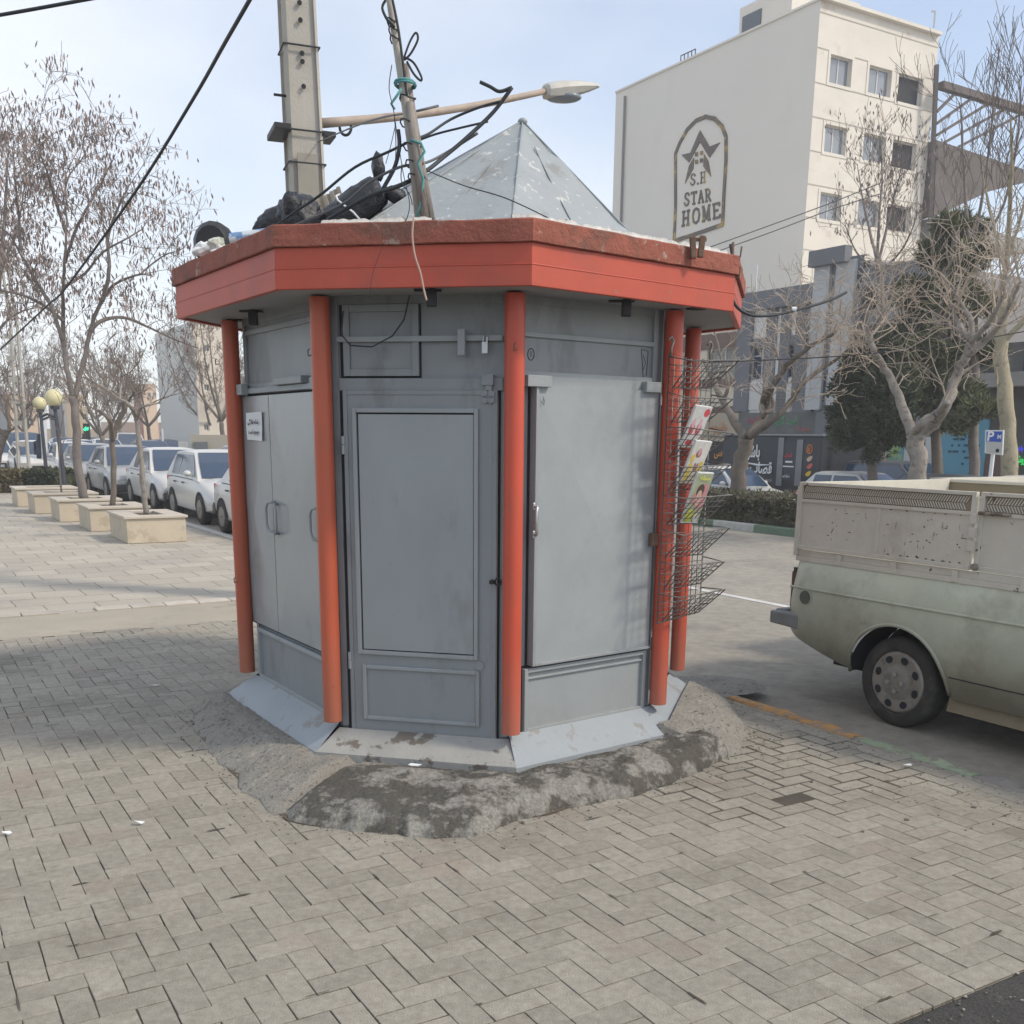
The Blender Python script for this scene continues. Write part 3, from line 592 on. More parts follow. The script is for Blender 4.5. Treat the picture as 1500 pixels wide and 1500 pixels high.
# wooden blocks lashed to the coping
for (px, py) in ((818, 332), (1022, 355)):
    p = yp(px, py, 5.0 if px < 900 else 5.42); b = MB()
    for (dx, dz, a_) in ((-.022, -.005, .1), (.02, .0, -.08)): b.box(p + V3((dx, 0, dz - .02)), (.028, .03, .10), (V3((1, .1, a_)).normalized(), V3((0, 1, 0)), V3((-a_, 0, 1)).normalized()))
    b.box(p + V3((0, -.005, .012)), (.085, .012, .018)); b.build('wood_block', M['rust'], kiosk, bevel=.003)
AP = V3((.028, 6.3, 3.455)); base = offset(VC, -.11); b = MB(); ridge = MB()
for i in range(8):
    j = (i + 1) % 8; A, B_ = V3((base[i].x, base[i].y, EZ + .26)), V3((base[j].x, base[j].y, EZ + .26)); rows = []; nr_ = 14
    for r_ in range(nr_ + 1):
        t = r_ / nr_; a_, c_ = A.lerp(AP, t), B_.lerp(AP, t); rows.append([a_.lerp(c_, q_ / 8) + V3((0, 0, (.020 * mnoise.noise(a_.lerp(c_, q_ / 8) * 5) + .008 * mnoise.noise(a_.lerp(c_, q_ / 8) * 14)) * (0 if r_ == nr_ else 1) - .02 * math.sin(t * math.pi) * math.sin(q_ / 8 * math.pi))) for q_ in range(9)])
    b.grid(rows); ridge.tube([A.lerp(AP, k_ / 10) + V3((0, 0, .004 + .006 * mnoise.noise(V3((k_, i, 0))))) for k_ in range(11)], .005, 5)
    mid = A.lerp(B_, .5); ridge.tube([mid.lerp(AP, k_ / 10) + V3((0, 0, .004 - .02 * math.sin(k_ / 10 * math.pi))) for k_ in range(9)], .004, 4)
roofo = b.build('roof', M['roof'], kiosk, smooth=True); ridge.build('seam', M['roof'], roofo, smooth='all')
b = MB(); b.ball(AP + V3((0, 0, .0)), .028, 8, 6, (1, 1, .7)); b.build('finial_cap', M['grey_light'], roofo, smooth='all')
# spotlights and downlights under the soffit
for (px, py, y_) in ((370, 447, 5.95), (632, 429, 5.02), (918, 437, 5.35)):
    p = yp(px, py, y_); p.z = EZ - .03; b = MB(); b.box(p, (.045, .05, .075)); b.box(p + V3((-.02, .05, .038)), (.13, .05, .006)); b.build('spotlight', M['black'], kiosk, bevel=.006)
for (px, py) in ((1020, 453), (345, 470)):
    p = gp(px, py, EZ + .009); b = MB(); b.tube([p, p + V3((0, 0, .008))], .055, 20); b.build('downlight', M['darkgap'], kiosk)
# hooks on the columns
for (i, px, py) in ((2, 757, 512), (1, 456, 520), (0, 320, 533), (0, 347, 852)):
    y_ = VC[i].y - .06; p = yp(px, py, y_); b = MB(); b.tube([p, p + V3((-.012, -.012, -.006)), p + V3((-.014, -.014, .02)), p + V3((-.006, -.012, .028))], .0035, 6); b.build('hook', M['rust'], kiosk, smooth='all')
# loose wires over the door
b = MB(); f = FC[1]; b.tube([f.P(*f.at(px, py, .09), .09) for px, py in ((503, 455), (500, 490), (513, 506), (545, 508), (575, 492), (592, 468), (600, 432))], .004, 6); tag(b.build('loose_wire', M['cable']), 'thin black wire drooping across the hatch above the door', 'wire')

# ---- concrete apron round the foot
OL = [(285, 1048), (300, 1085), (345, 1135), (388, 1188), (420, 1204), (520, 1219), (640, 1229), (700, 1226), (755, 1203), (830, 1186), (900, 1172), (980, 1150), (1050, 1116), (1086, 1097), (1090, 1065), (1065, 1030)]
pts = [gp(*p) for p in OL]
ang = sorted([(math.atan2(p.y - CK.y, p.x - CK.x), (V3((p.x, p.y, 0)) - CK).length) for p in pts])
def ro(a):
    if ang[0][0] <= a <= ang[-1][0]:
        for k in range(len(ang) - 1):
            if ang[k][0] <= a <= ang[k + 1][0]:
                t = (a - ang[k][0]) / (ang[k + 1][0] - ang[k][0] + 1e-9); return ang[k][1] * (1 - t) + ang[k + 1][1] * t
    return 1.75
def rad_poly(poly, a):
    d = V3((math.cos(a), math.sin(a), 0))
    for i in range(len(poly)):
        p, q = poly[i] - CK, poly[(i + 1) % len(poly)] - CK; e = q - p; den = d.x * e.y - d.y * e.x
        if abs(den) < 1e-9: continue
        t = (p.x * e.y - p.y * e.x) / den; s_ = (p.x * d.y - p.y * d.x) / den
        if t > 0 and -1e-6 <= s_ <= 1 + 1e-6: return t
    return 1.4
NA, NR = 420, 56
def apron(name, a0, a1, m, label, hmul, seed, hi=0.10, hin=.07):
    b = MB(); rows = []
    for i in range(NA + 1):
        a = a0 + (a1 - a0) * i / NA; aa = (a + math.pi) % (2 * math.pi) - math.pi
        r1 = ro(aa); r0 = rad_poly(SO, a) - .05; r1 = max(r1, r0 + .1); row = []
        edge = min(1, min(i, NA - i) / 14.0)
        r1 *= 1 + .018 * mnoise.noise(V3((a * 9, seed, 0))) + .008 * mnoise.noise(V3((a * 40, seed, 0))) - .02 * (1 - edge)
        for j in range(NR + 1):
            g_ = j / NR; r_ = r0 + (r1 - r0) * g_; p = CK + V3((math.cos(a) * r_, math.sin(a) * r_, 0))
            rise = hin + (hi - hin) * min(1, g_ / .35); h = rise * (1 - g_ ** hmul) * (.30 + .70 * edge) + (.024 * mnoise.noise(p * 4 + V3((0, 0, seed))) + .014 * mnoise.noise(p * 11) + .008 * mnoise.noise(p * 30) + .005 * mnoise.noise(p * 75)) * (math.sin(math.pi * min(1, max(0, g_ * .96 + .02))) ** .7)
            row.append(p + V3((0, 0, max(-.02, h) if g_ < 1 else -.02)))
        rows.append(row)
    b.grid(rows); return tag(b.build(name, m, smooth='all', fix=True), label, 'concrete apron')
apron('concrete_apron', -1.95, -.50, M['apron'], 'lumpy damp-stained concrete apron poured in front of the kiosk door', 10.0, 3, .118, .055)
apron('concrete_apron', -3.35, -1.93, M['apron_pebble'], 'pebbly concrete apron sloping away left of the kiosk', 2.2, 11, .11, .085)
apron('concrete_apron', -.64, .16, M['apron_pebble'], 'pale rounded concrete lump at the right foot of the kiosk', 2.8, 21, .135, .16)
apron('concrete_apron', .1, 2.95, M['apron_pebble'], 'rear part of the concrete apron hidden behind the kiosk', 2.0, 31, .11, .07)
b = MB(); rg_ = random.Random(17)                                          # loose grit and crumbs of mortar
for k in range(1060):
    a = rg_.uniform(-3.1, -.2); r_ = ro(a) + abs(rg_.gauss(0, .12)) - .03
    p = CK + V3((math.cos(a) * r_, math.sin(a) * r_, .003)) if k < 560 else (W(rg_.uniform(-2.6, .1), .02 - abs(rg_.gauss(0, .35)), .003) if k < 900 else W(-3.14 - abs(rg_.gauss(0, .25)) + .03, rg_.uniform(-3.6, -1.6), -.004))
    z_ = rg_.uniform(.0015, .0055) * (2 if rg_.random() < .06 else 1); b.ball(p, z_, 5, 3, (rg_.uniform(.8, 1.6), rg_.uniform(.8, 1.4), .8))
gr_ = b.build('grit', mat('grit_stone', (.26, .24, .2), .95, .3, 9, island=.4), fix=False); gr_['kind'] = 'stuff'
b = MB(); rows = []                                                         # damp soil line round the apron
for i in range(161):
    a = -2.75 + 1.75 * i / 160; r1 = ro(a); q = -.05 + .13 * max(0, mnoise.noise(V3((a * 5, 8, 0))) + .15)
    rows.append([CK + V3((math.cos(a) * (r1 - .12), math.sin(a) * (r1 - .12), .006)), CK + V3((math.cos(a) * (r1 + q), math.sin(a) * (r1 + q), .005))])
b.grid(rows); struct(b.build('soil_edge', M['mud'], fix=False))
# =================================================================== THINGS ON THE KIOSK ROOF
def blob(b, c, ax, sz, n=18, m=12, wr=.12, seed=0, fr=3.0, cyl=0):
    X, Y, Z = ax; rows = []
    for a in range(m + 1):
        t = math.pi * a / m; row = []
        for k in range(n):
            ph = 2 * math.pi * k / n; v = V3((-math.cos(t), math.sin(t) * math.cos(ph), math.sin(t) * math.sin(ph)))
            if cyl: v = V3((v.x, math.cos(ph) * math.sin(t) ** .3, math.sin(ph) * math.sin(t) ** .3))
            e = abs(v.x) ** 3 if not cyl else 1; v2 = V3((v.x, v.y * (1 + .25 * (1 - e)), v.z * (1 + .25 * (1 - e))))
            r_ = 1 + wr * (mnoise.noise(v * fr + V3((seed, 0, 0))) + .6 * mnoise.noise(v * fr * 2.7 + V3((0, seed, 0))) - .5 * abs(mnoise.noise(v * fr * 1.6 + V3((0, 0, seed)))))
            v2 *= r_; row.append(V3(c) + X * v2.x * sz[0] + Y * v2.y * sz[1] + Z * v2.z * sz[2])
        rows.append(row)
    b.grid(rows, True)
def axes(p, q):
    X = (q - p).normalized(); Y = V3((0, 0, 1)).cross(X).normalized(); return X, Y, X.cross(Y)
YB = 5.75
def big_roll(pa, pb, y, r, name, label, cat, m, seed, cyl=0):
    p, q = yp(*pa, y), yp(*pb, y); ax = axes(p, q); t = thing(name, label, cat, (p + q) / 2 - V3((0, 0, r)))
    b = MB(); blob(b, (p + q) / 2, ax, ((q - p).length / 2 * 1.04, r, r), 30, 24, .09 if cyl else .15, seed, 3.2, cyl); b.build('bag_body', m, t, smooth='all')
    return t, p, q, ax
t, p, q, ax = big_roll((480, 334), (558, 276), YB, .092, 'rolled_bundle', 'long roll wrapped in black plastic and tied with white cord on the roof', 'bundle', M['bag'], 3, 1)
b = MB(); c = p.lerp(q, .42); b.tube([c + ax[1] * math.cos(k * .5) * .098 + ax[2] * math.sin(k * .5) * .098 + ax[0] * .02 * math.sin(k) for k in range(14)], .0055, 6, cap=False); b.build('cord', M['paper'], t, smooth='all')
b = MB(); blob(b, q + V3((-.01, -.02, .10)), (V3((0, 0, 1)), V3((1, 0, 0)), V3((0, 1, 0))), (.07, .03, .03), 12, 8, .3, 5); blob(b, q + V3((.07, 0, -.03)), (V3((1, 0, -.3)).normalized(), V3((0, 1, 0)), V3((.3, 0, 1)).normalized()), (.06, .035, .035), 12, 8, .4, 8); b.build('bag_knot', M['bag'], t, smooth='all')
t, p, q, ax = big_roll((410, 334), (468, 304), YB - .1, .098, 'rubbish_bag', 'crumpled black rubbish bag with a knotted top on the kiosk roof', 'bag', M['bag'], 9)
b = MB(); blob(b, yp(428, 300, YB - .2), (V3((0, 0, 1)), V3((1, 0, 0)), V3((0, 1, 0))), (.06, .04, .04), 12, 8, .4, 15); b.build('bag_knot', M['bag'], t, smooth='all')
t, p, q, ax = big_roll((372, 346), (440, 305), YB, .060, 'rubbish_bag', 'flat black bag lying left of the knotted rubbish bag', 'bag', M['bag'], 19)
p, q = yp(470, 305, 5.9), yp(500, 285, 5.9); b = MB()
for k in range(7): a_ = p.lerp(q, k / 6); b.box(a_ + V3((0, .01 * (k % 2), -.02)), (.02, .012, .12), (V3((1, 0, .3)).normalized(), V3((0, 1, 0)), V3((-.3, 0, 1)).normalized()))
tag(b.build('corrugated_cardboard', mat('cardboard', (.38, .33, .26), .9, .1, 8)), 'folded corrugated cardboard sticking up between the black bags', 'cardboard')
p = yp(361, 346, 5.55); b = MB(); b.tube([p + V3((-.08, 0, -.02)), p + V3((.10, 0, .005))], .034, 12)
tag(b.build('rolled_sack', mat('blue_white_sack', (.50, .55, .58), .7, .2, 6, dirt=((.10, .22, .42), 14, .5, .05, .9)), smooth=True), 'rolled white sack with blue print at the left roof edge', 'sack')
p = yp(308, 364, 6.05); t = thing('waste_tub', 'round dark tub stuffed with crumpled papers at the left roof corner', 'tub', p)
b = MB(); rows = []
for (x_, r_) in ((-.06, .09), (-.02, .12), (.05, .125), (.055, .115), (.0, .10)):
    rows.append([p + V3((.02, 0, .02)) + V3((r_ * math.cos(k * .4189) * .9, x_ * 1.0, r_ * math.sin(k * .4189))) for k in range(15)])
b.grid(rows, True); b.face(range(15)); b.build('tub_body', M['black'], t, smooth=True)
for k, (dx, dz, mm) in enumerate(((-.02, -.02, M['paper']), (.05, .0, mat('printed_paper', (.5, .52, .45), .8, .25, 12)), (.075, -.03, M['paper']))):
    b = MB(); blob(b, p + V3((dx, -.09, dz)), (V3((1, 0, .4)).normalized(), V3((0, 1, 0)), V3((-.4, 0, 1)).normalized()), (.06, .03, .03), 10, 7, .4, k * 3); b.build('crumpled_paper', mm, t, smooth=False)

# ---- mast of lashed poles with cables
YM = 5.02
t = thing('lashed_mast', 'leaning mast of lashed wooden poles wound with cables on the roof edge', 'mast', yp(618, 322, YM))
b = MB(); b.tube([yp(614, 322, YM), yp(604, 220, YM), yp(588, 110, YM), yp(571, 0, YM), yp(562, -70, YM)], [.020, .021, .019, .016, .014], 12); b.build('pale_pole', M['bamboo'], t, smooth='all')
b = MB(); b.tube([yp(630, 322, YM + .03), yp(616, 250, YM + .03), yp(603, 170, YM + .03), yp(592, 95, YM + .03)], [.024, .026, .024, .019], 12); b.build('grey_pole', M['wood'], t, smooth='all')
b = MB(); b.tube([yp(622, 318, YM - .05), yp(608, 215, YM - .04), yp(600, 150, YM - .03)], [.019, .022, .018], 10); b.build('short_pole', M['wood'], t, smooth='all')
for (px, py, w_) in ((598, 180, .045), (604, 215, .05), (607, 240, .05), (597, 145, .045), (577, 45, .028), (574, 32, .026), (579, 58, .028), (610, 260, .048)):
    b = MB(); c = yp(px, py, YM); w_ *= .78; b.tube([c + V3((w_ * math.cos(k * .63), (w_ + .02) * math.sin(k * .63), .008 * math.sin(k * 1.3))) for k in range(12)], .0035, 5, cap=False); b.build('cable_tie', M['cable'], t, smooth='all')
b = MB()
for s_ in range(2): c = yp(593 + s_, 122 + s_ * 3, YM); b.tube([c + V3((.045 * math.cos(k * .63), .06 * math.sin(k * .63), 0)) for k in range(12)], .006, 5, cap=False)
b.tube([yp(x, y, YM - .06) for x, y in ((601, 205), (617, 210), (622, 222), (612, 240), (620, 262), (616, 300), (610, 320))], .006, 5)
b.tube([yp(x, y, YM - .06) for x, y in ((588, 130), (580, 142), (573, 152), (578, 160))], .006, 5); b.build('rope', M['teal'], t, smooth='all')
def cab(b, pts, r, y, n=6, sm=5):
    P = [yp(a, c, (y if not isinstance(y, (list, tuple)) else y[i])) for i, (a, c) in enumerate(pts)]
    o_ = []
    for i in range(len(P) - 1):
        a0, a1, a2, a3 = P[max(i - 1, 0)], P[i], P[i + 1], P[min(i + 2, len(P) - 1)]
        for k in range(sm):
            u_ = k / sm; o_.append(.5 * ((2 * a1) + (a2 - a0) * u_ + (2 * a0 - 5 * a1 + 4 * a2 - a3) * u_ * u_ + (3 * a1 - a0 - 3 * a2 + a3) * u_ ** 3))
    o_.append(P[-1]); b.tube(o_, r, n)
b = MB()
cab(b, [(590, 90), (600, 62), (609, 48), (612, 58), (602, 78), (592, 88)], .005, YM - .03); cab(b, [(593, 84), (606, 92), (617, 112), (616, 118), (606, 108), (596, 90)], .005, YM - .03)
cab(b, [(565, 0), (560, 12), (568, 30), (578, 40)], .006, YM - .04); cab(b, [(575, 0), (583, 40), (590, 90), (596, 140)], .006, YM - .05)
cab(b, [(583, 190), (585, 215), (578, 245), (562, 275), (552, 295)], .010, YM - .02); cab(b, [(574, 95), (570, 130), (577, 165), (580, 215), (577, 250), (570, 265)], .0025, YM - .08, 4)
cab(b, [(580, 180), (572, 215), (565, 240)], .002, YM - .08, 4); cab(b, [(577, 165), (590, 250), (600, 300), (592, 330)], .0025, YM - .09, 4); cab(b, [(589, 240), (588, 265), (600, 285), (604, 300)], .003, YM - .09, 4)
b.build('cable_loop', M['cable'], t, smooth='all')
b = MB(); cab(b, [(606, 318), (604, 345), (608, 375), (616, 400), (621, 425), (625, 440)], .0045, 4.77); tag(b.build('hanging_cable', mat('bare_copper_cable', (.45, .33, .27), .6, .1, 5), smooth='all'), 'pinkish cable end hanging down over the front fascia', 'cable')
b = MB(); cab(b, [(541, 436), (545, 405), (556, 372), (566, 348)], .0012, 4.78, 4); tag(b.build('hanging_wire', M['cable'], smooth='all'), 'hair-thin dark wire hanging in front of the fascia left of centre', 'wire')
# cable runs, each strung between real ends
def cable(name, pts, r, y, label, m='cable', cat='cable', group=None):
    b = MB(); cab(b, pts, r, y); return tag(b.build(name, M[m], smooth='all'), label, cat, group)
cable('overhead_cable', [(380, -25), (330, 62), (280, 150), (197, 283), (96, 422), (69, 448), (0, 512)], .0058, [3.0, 3.4, 3.9, 4.7, 6.0, 6.5, 7.8], 'thick dark cable sagging down to the left across the sky')
cable('overhead_cable', [(-30, 27), (40, 15), (150, -5)], .006, 4.0, 'thin cable crossing the top left corner of the sky')
cable('roof_cable', [(750, 128), (722, 165), (680, 205), (650, 230), (625, 250), (590, 270), (540, 288), (480, 322)], .010, [5.3, 5.3, 5.25, 5.2, 5.1, 5.0, 5.0, 5.2], 'thickest black cable rising from the bags to the frayed end near the lamp')
cable('roof_cable', [(735, 148), (700, 158), (660, 175), (628, 196), (605, 205), (570, 222), (520, 245), (470, 285), (430, 312), (400, 334)], .006, [5.3, 5.3, 5.3, 5.2, 5.1, 5.1, 5.1, 5.1, 5.2, 5.3], 'upper black cable looping from the mast down over the knotted bag')
cable('roof_cable', [(715, 178), (680, 186), (640, 196), (612, 206)], .005, 5.3, 'short cable between the mast and the frayed cable')
cable('roof_cable', [(700, 195), (660, 220), (625, 238), (585, 245), (540, 268), (500, 300), (420, 335)], .006, [5.3, 5.3, 5.2, 5.0, 5.05, 5.1, 5.2], 'lower black cable crossing the tied roll', 'cable_grey')
cable('roof_cable', [(750, 128), (732, 134), (718, 127), (703, 120)], .008, 5.3, 'bent stiff stub at the frayed end of the roof cables')
cable('roof_cable', [(642, 155), (600, 165), (560, 172), (520, 185), (466, 208)], .006, [5.6, 5.6, 6.5, 8, 10.9], 'cable running from the mast back to the concrete utility pole', 'cable_grey')
cable('roof_cable', [(626, 250), (680, 272), (740, 290), (805, 320)], .0028, [5.0, 5.2, 5.1, 4.95], 'thin wire laid over the pyramid roof to the right coping')
cable('dangling_cable', [(1070, 358), (1076, 400), (1074, 440), (1095, 460), (1130, 462), (1175, 452), (1215, 440), (1240, 428)], .008, [5.75, 5.72, 5.7, 5.72, 5.8, 5.95, 6.1, 6.2], 'stiff black cable bowing out from the right eave')
b = MB(); p = yp(1163, 453, 5.9); b.tube([p + V3((-.012, 0, 0)), p + V3((.012, 0, 0))], .013, 10); tag(b.build('tape_band', M['paper']), 'white tape wrapped round the cable bowing from the right eave', 'tape')
b = MB(); p = yp(1074, 385, 5.72)
for dz in (-.07, .03): b.tube([p + V3((-.02, 0, dz)), p + V3((.035, 0, dz)), p + V3((.04, 0, dz + .05))], .0055, 6)
b.tube([p + V3((.0, 0, -.12)), p + V3((-.006, 0, .10))], .007, 6); tag(b.build('cable_bracket', M['rust'], smooth='all'), 'rusty iron bracket on the right end of the coping', 'bracket')

# =================================================================== WIRE MAGAZINE RACK
RA, RD = V3((.800, 5.585, 0)), V3((.707, .707, 0)); RN = V3((.707, -.707, 0)); RW = .40
rack = thing('magazine_rack', 'rusty wire magazine rack with sloping pockets hung on the right columns', 'rack', RA + V3((0, 0, .6)))
rz1 = hit(970, 517, RA, RN).z; rz0 = hit(953, 915, RA, RN).z; NP = 8; ph = (rz1 - rz0) / NP
b = MB(); wr = .0028
def rp3(t, z, d=0): return RA + RD * t + RN * d + V3((0, 0, z))
b.tube([rp3(0, rz0), rp3(0, rz1), rp3(RW, rz1 - .03), rp3(RW, rz0 + .02), rp3(0, rz0)], .0045, 5)
for k in range(1, 8): b.tube([rp3(RW * k / 8, rz0 + .01), rp3(RW * k / 8, rz1 - .01)], wr, 4)
for k in range(1, 26): z = rz0 + (rz1 - rz0) * k / 26; b.tube([rp3(0, z), rp3(RW, z - .01)], wr * .8, 4)
b.build('back_grid', M['wire'], rack, smooth='all')
rr = random.Random(5)
for k in range(NP):
    z0 = rz0 + ph * k + .01; z1 = z0 + ph * .80; b = MB(); d1 = .15 + rr.uniform(-.02, .015); e1, e2 = rr.uniform(-.02, .02), rr.uniform(-.02, .02); sag = rr.uniform(-.015, .015)
    A0, B0 = rp3(.03, z0, .012), rp3(RW - .03, z0 + sag, .012); A1, B1 = rp3(-.01, z1 + e1, d1), rp3(RW + .02, z1 + e2, d1)
    b.tube([A0, A1, B1, B0, A0], .004, 5); b.tube([rp3(0, z1 + .01), A1], .0035, 5); b.tube([rp3(RW, z1 + .01), B1], .0035, 5)
    for j in range(1, 8): b.tube([A0.lerp(B0, j / 8), A1.lerp(B1, j / 8) + V3((rr.uniform(-.008, .008), 0, 0))], wr, 4)
    for j in range(1, 5):
        b.tube([A0.lerp(A1, j / 5), B0.lerp(B1, j / 5)], wr, 4); b.tube([A0.lerp(A1, j / 5), rp3(0, z0 + (z1 - z0) * j / 5)], wr * .9, 4); b.tube([B0.lerp(B1, j / 5), rp3(RW, z0 + (z1 - z0) * j / 5)], wr * .9, 4)
    b.build('pocket', M['wire'], rack, smooth='all')
for tt in (.02, RW - .03):
    b = MB(); b.tube([rp3(tt, rz1 - .02), rp3(tt, rz1 + .03), rp3(tt + .018, rz1 + .065, .0), rp3(tt - .004, rz1 + .085, -.0), rp3(tt - .03, rz1 + .065, -.0)], .006, 6); b.build('hook', M['wire'], rack, smooth='all')
def magazine(zc_px, label, cols, txt, tcol, seed):
    pb = [hit(x, y, RA + RN * .05, RN) for x, y in zc_px]; t0 = (pb[0] - RA).dot(RD); zt = pb[0].z; zb = pb[1].z; wd = .150
    A = rp3(t0, zb, .03); up = (rp3(t0, zt, .125) - A); h_ = up.length; up.normalize(); xd = (RD + V3((0, 0, -.05))).normalized(); nn = xd.cross(up).normalized(); 
    if nn.dot(RN) < 0: nn = -nn
    t = thing('magazine', label, 'magazine', A)
    def Q(u_, v_, d=0): return A + xd * u_ * wd + up * v_ * h_ + nn * d
    b = MB(); b.box8([Q(0, 0, -.012), Q(1, 0, -.012), Q(1, 0, 0), Q(0, 0, 0), Q(0, 1, -.012), Q(1, 1, -.012), Q(1, 1, 0), Q(0, 1, 0)]); b.build('pages', M['paper'], t)
    for i, (c_, rects) in enumerate(cols):
        b = MB()
        for (u0, v0, u1, v1) in rects:
            n_ = 14; b.q(*[Q((u0 + u1) / 2 + (u1 - u0) / 2 * math.cos(2 * math.pi * k / n_) * (1.15 if n_ < 5 else 1), (v0 + v1) / 2 + (v1 - v0) / 2 * math.sin(2 * math.pi * k / n_), .0012 + .0006 * i) for k in range(n_)]) if i else b.q(Q(u0, v0, .0010), Q(u1, v0, .0010), Q(u1, v1, .0010), Q(u0, v1, .0010))
        b.build('cover_print', mat('cover_ink', c_, .35, .15, 30), t, fix=False)
    if txt: text('title', txt, Q(.2, .84, .003), xd, up, h_ * .11, mat('title_ink', tcol, .4, 0, 3), t, width=wd * .6, bold=.02)
magazine(((1003, 594), (998, 655)), 'white magazine with red circles and shoes, topmost in the rack', [((.66, .66, .65), [(.02, .02, .98, .98)]), ((.62, .10, .12), [(.10, .30, .40, .62), (.50, .30, .80, .62), (.62, .76, .96, .96), (.2, .06, .6, .2)]), ((.70, .45, .50), [(.16, .42, .34, .72), (.56, .42, .74, .72)])], None, None, 1)
magazine(((1003, 645), (996, 708)), 'white and yellow magazine, middle of the three in the rack', [((.66, .65, .62), [(.02, .02, .98, .98)]), ((.68, .52, .12), [(.05, .0, .35, .5), (.68, .1, .98, .55), (.05, .5, .3, .7)]), ((.35, .13, .12), [(.42, .3, .52, .5), (.56, .3, .66, .5), (.3, .62, .6, .8)]), ((.62, .35, .4), [(.36, .66, .56, .84)])], None, None, 2)
magazine(((1006, 691), (983, 768)), 'green and pink magazine with a dark-haired portrait, lowest in the rack', [((.36, .40, .27), [(.02, .02, .98, .98)]), ((.55, .25, .28), [(.5, .25, .96, .8), (.1, .36, .4, .6)]), ((.10, .07, .06), [(.28, .5, .72, .78)]), ((.60, .42, .34), [(.34, .34, .66, .66)]), ((.50, .52, .08), [(.05, .02, .55, .28)]), ((.62, .62, .6), [(.55, .02, .9, .2)])], 'ﻪﻠﺠﻣ', (.75, .72, .1), 3)

# =================================================================== UTILITY POLE WITH STREET LAMP
YP = 11.0
t = thing('utility_pole', 'tall square concrete utility pole with street lamp arm behind the kiosk', 'utility pole', yp(455, 285, YP) * V3((1, 1, 0)) if False else V3((yp(455, 400, YP).x, YP, 0)))
b = MB(); pc = lambda px, py: yp(px, py, YP)
cxx = yp(452, 400, YP).x; top, bot = yp(434, 0, YP), yp(448, 285, YP); sl = (top - bot) / (top.z - bot.z)
def pp(z): return bot + sl * (z - bot.z)
wx = lambda z: .172 - (z - 4) * .007
rows = []; XA, YA = V3((.93, .36, 0)), V3((-.36, .93, 0))
for z in [0, 1, 2, 3, 4, 5, 6, 7, 8, 9, 10]:
    c, w_ = pp(z), wx(z); ch = .03; row = []
    for (sx, sy) in ((-1, -1), (1, -1), (1, 1), (-1, 1)):
        for e in ((-1, 0), (0, -1)) if sx == sy else ((0, -1), (-1, 0)):
            row.append(c + XA * sx * (w_ + ch * e[0]) + YA * sy * (w_ + ch * e[1]))
    rows.append(row)
b.grid(rows, True); b.build('shaft', M['concrete'], t)
b = MB()
for (px, py) in ((437, 13), (439, 38), (441, 86), (442, 98), (444, 134)):
    z = yp(px, py, YP).z; c = pp(z) - YA * (wx(z) - .001) + XA * 0.0; b.tube([c - YA * .004, c + YA * .01], .022, 10)
b.build('bolt_hole', M['darkgap'], t)
z = yp(443, 262, YP).z; b = MB(); c = pp(z) - YA * (wx(z) + .004); b.box(c + V3((0, 0, -.12)), (.20, .012, .62), (XA, YA, V3((0, 0, 1)))); b.build('recess', mat('recess_concrete', (.30, .28, .24), .9, .1, 4), t)
b = MB()
for zz in (yp(430, 75, YP).z, yp(440, 245, YP).z, yp(437, 198, YP).z):
    c, w_ = pp(zz), wx(zz) + .008; b.tube([c + XA * w_ * sx + YA * w_ * sy + V3((0, 0, .0)) for sx, sy in ((-1, -1), (1, -1), (1, 1), (-1, 1), (-1, -1))], .009, 6)
b.build('wire_band', M['cable'], t)
zz = yp(437, 198, YP).z; b = MB(); c = pp(zz)
b.box(c - XA * (wx(zz) + .02) + V3((-.04, -.02, 0)), (.16, .5, .055), (XA, YA, V3((0, 0, 1)))); b.build('bracket', M['black'], t, bevel=.006); b = MB(); b.box(c + XA * (wx(zz) + .06) + V3((0, 0, .0)), (.14, .3, .05), (XA, YA, V3((0, 0, 1))))
b.build('bracket', M['black'], t, bevel=.006); b = MB(); b.box(c - XA * (wx(zz) + .03) + V3((0, 0, .33)), (.14, .02, .02), (XA, YA, V3((0, 0, 1)))); b.build('step_bolt', M['black'], t)
A0 = yp(464, 181, YP); A1 = yp(802, 133, YP + 1.5); b = MB(); b.tube([A0.lerp(A1, k / 10) + V3((0, 0, .05 * math.sin(k / 10 * math.pi) * -1)) for k in range(11)], [.045 - .0015 * k for k in range(11)], 12); b.build('lamp_arm', mat('rusty_cream_pipe', (.40, .33, .27), .7, .2, 4, dirt=((.25, .16, .1), 3, .55, .1, .7)), t, smooth='all')
b = MB(); rg = yp(506, 186, YP + .2); b.tube([rg + V3((.058 * math.cos(k * .35), 0, .075 * math.sin(k * .35))) for k in range(19)], .014, 8, cap=False); b.build('cable_ring', M['cable'], t, smooth='all')
H0, H1 = yp(797, 134, YP + 1.5), yp(876, 129, YP + 1.85); hx = (H1 - H0).normalized(); hy = V3((0, 0, 1)).cross(hx).normalized(); hz = hx.cross(hy); b = MB(); rows = []
for (f_, wd, zt, zb) in ((0, .06, .05, -.05), (.04, .10, .075, -.075), (.3, .15, .085, -.095), (.6, .15, .075, -.065), (.9, .11, .05, -.02), (1, .04, .025, .0)):
    c = H0 + (H1 - H0) * f_; rows.append([c + hy * wd * a_ + hz * (zt * e if e > 0 else -zb * e) for a_, e in ((-1, 0), (-.85, .6), (-.4, 1), (.4, 1), (.85, .6), (1, 0), (.8, -.8), (-.8, -.8))])
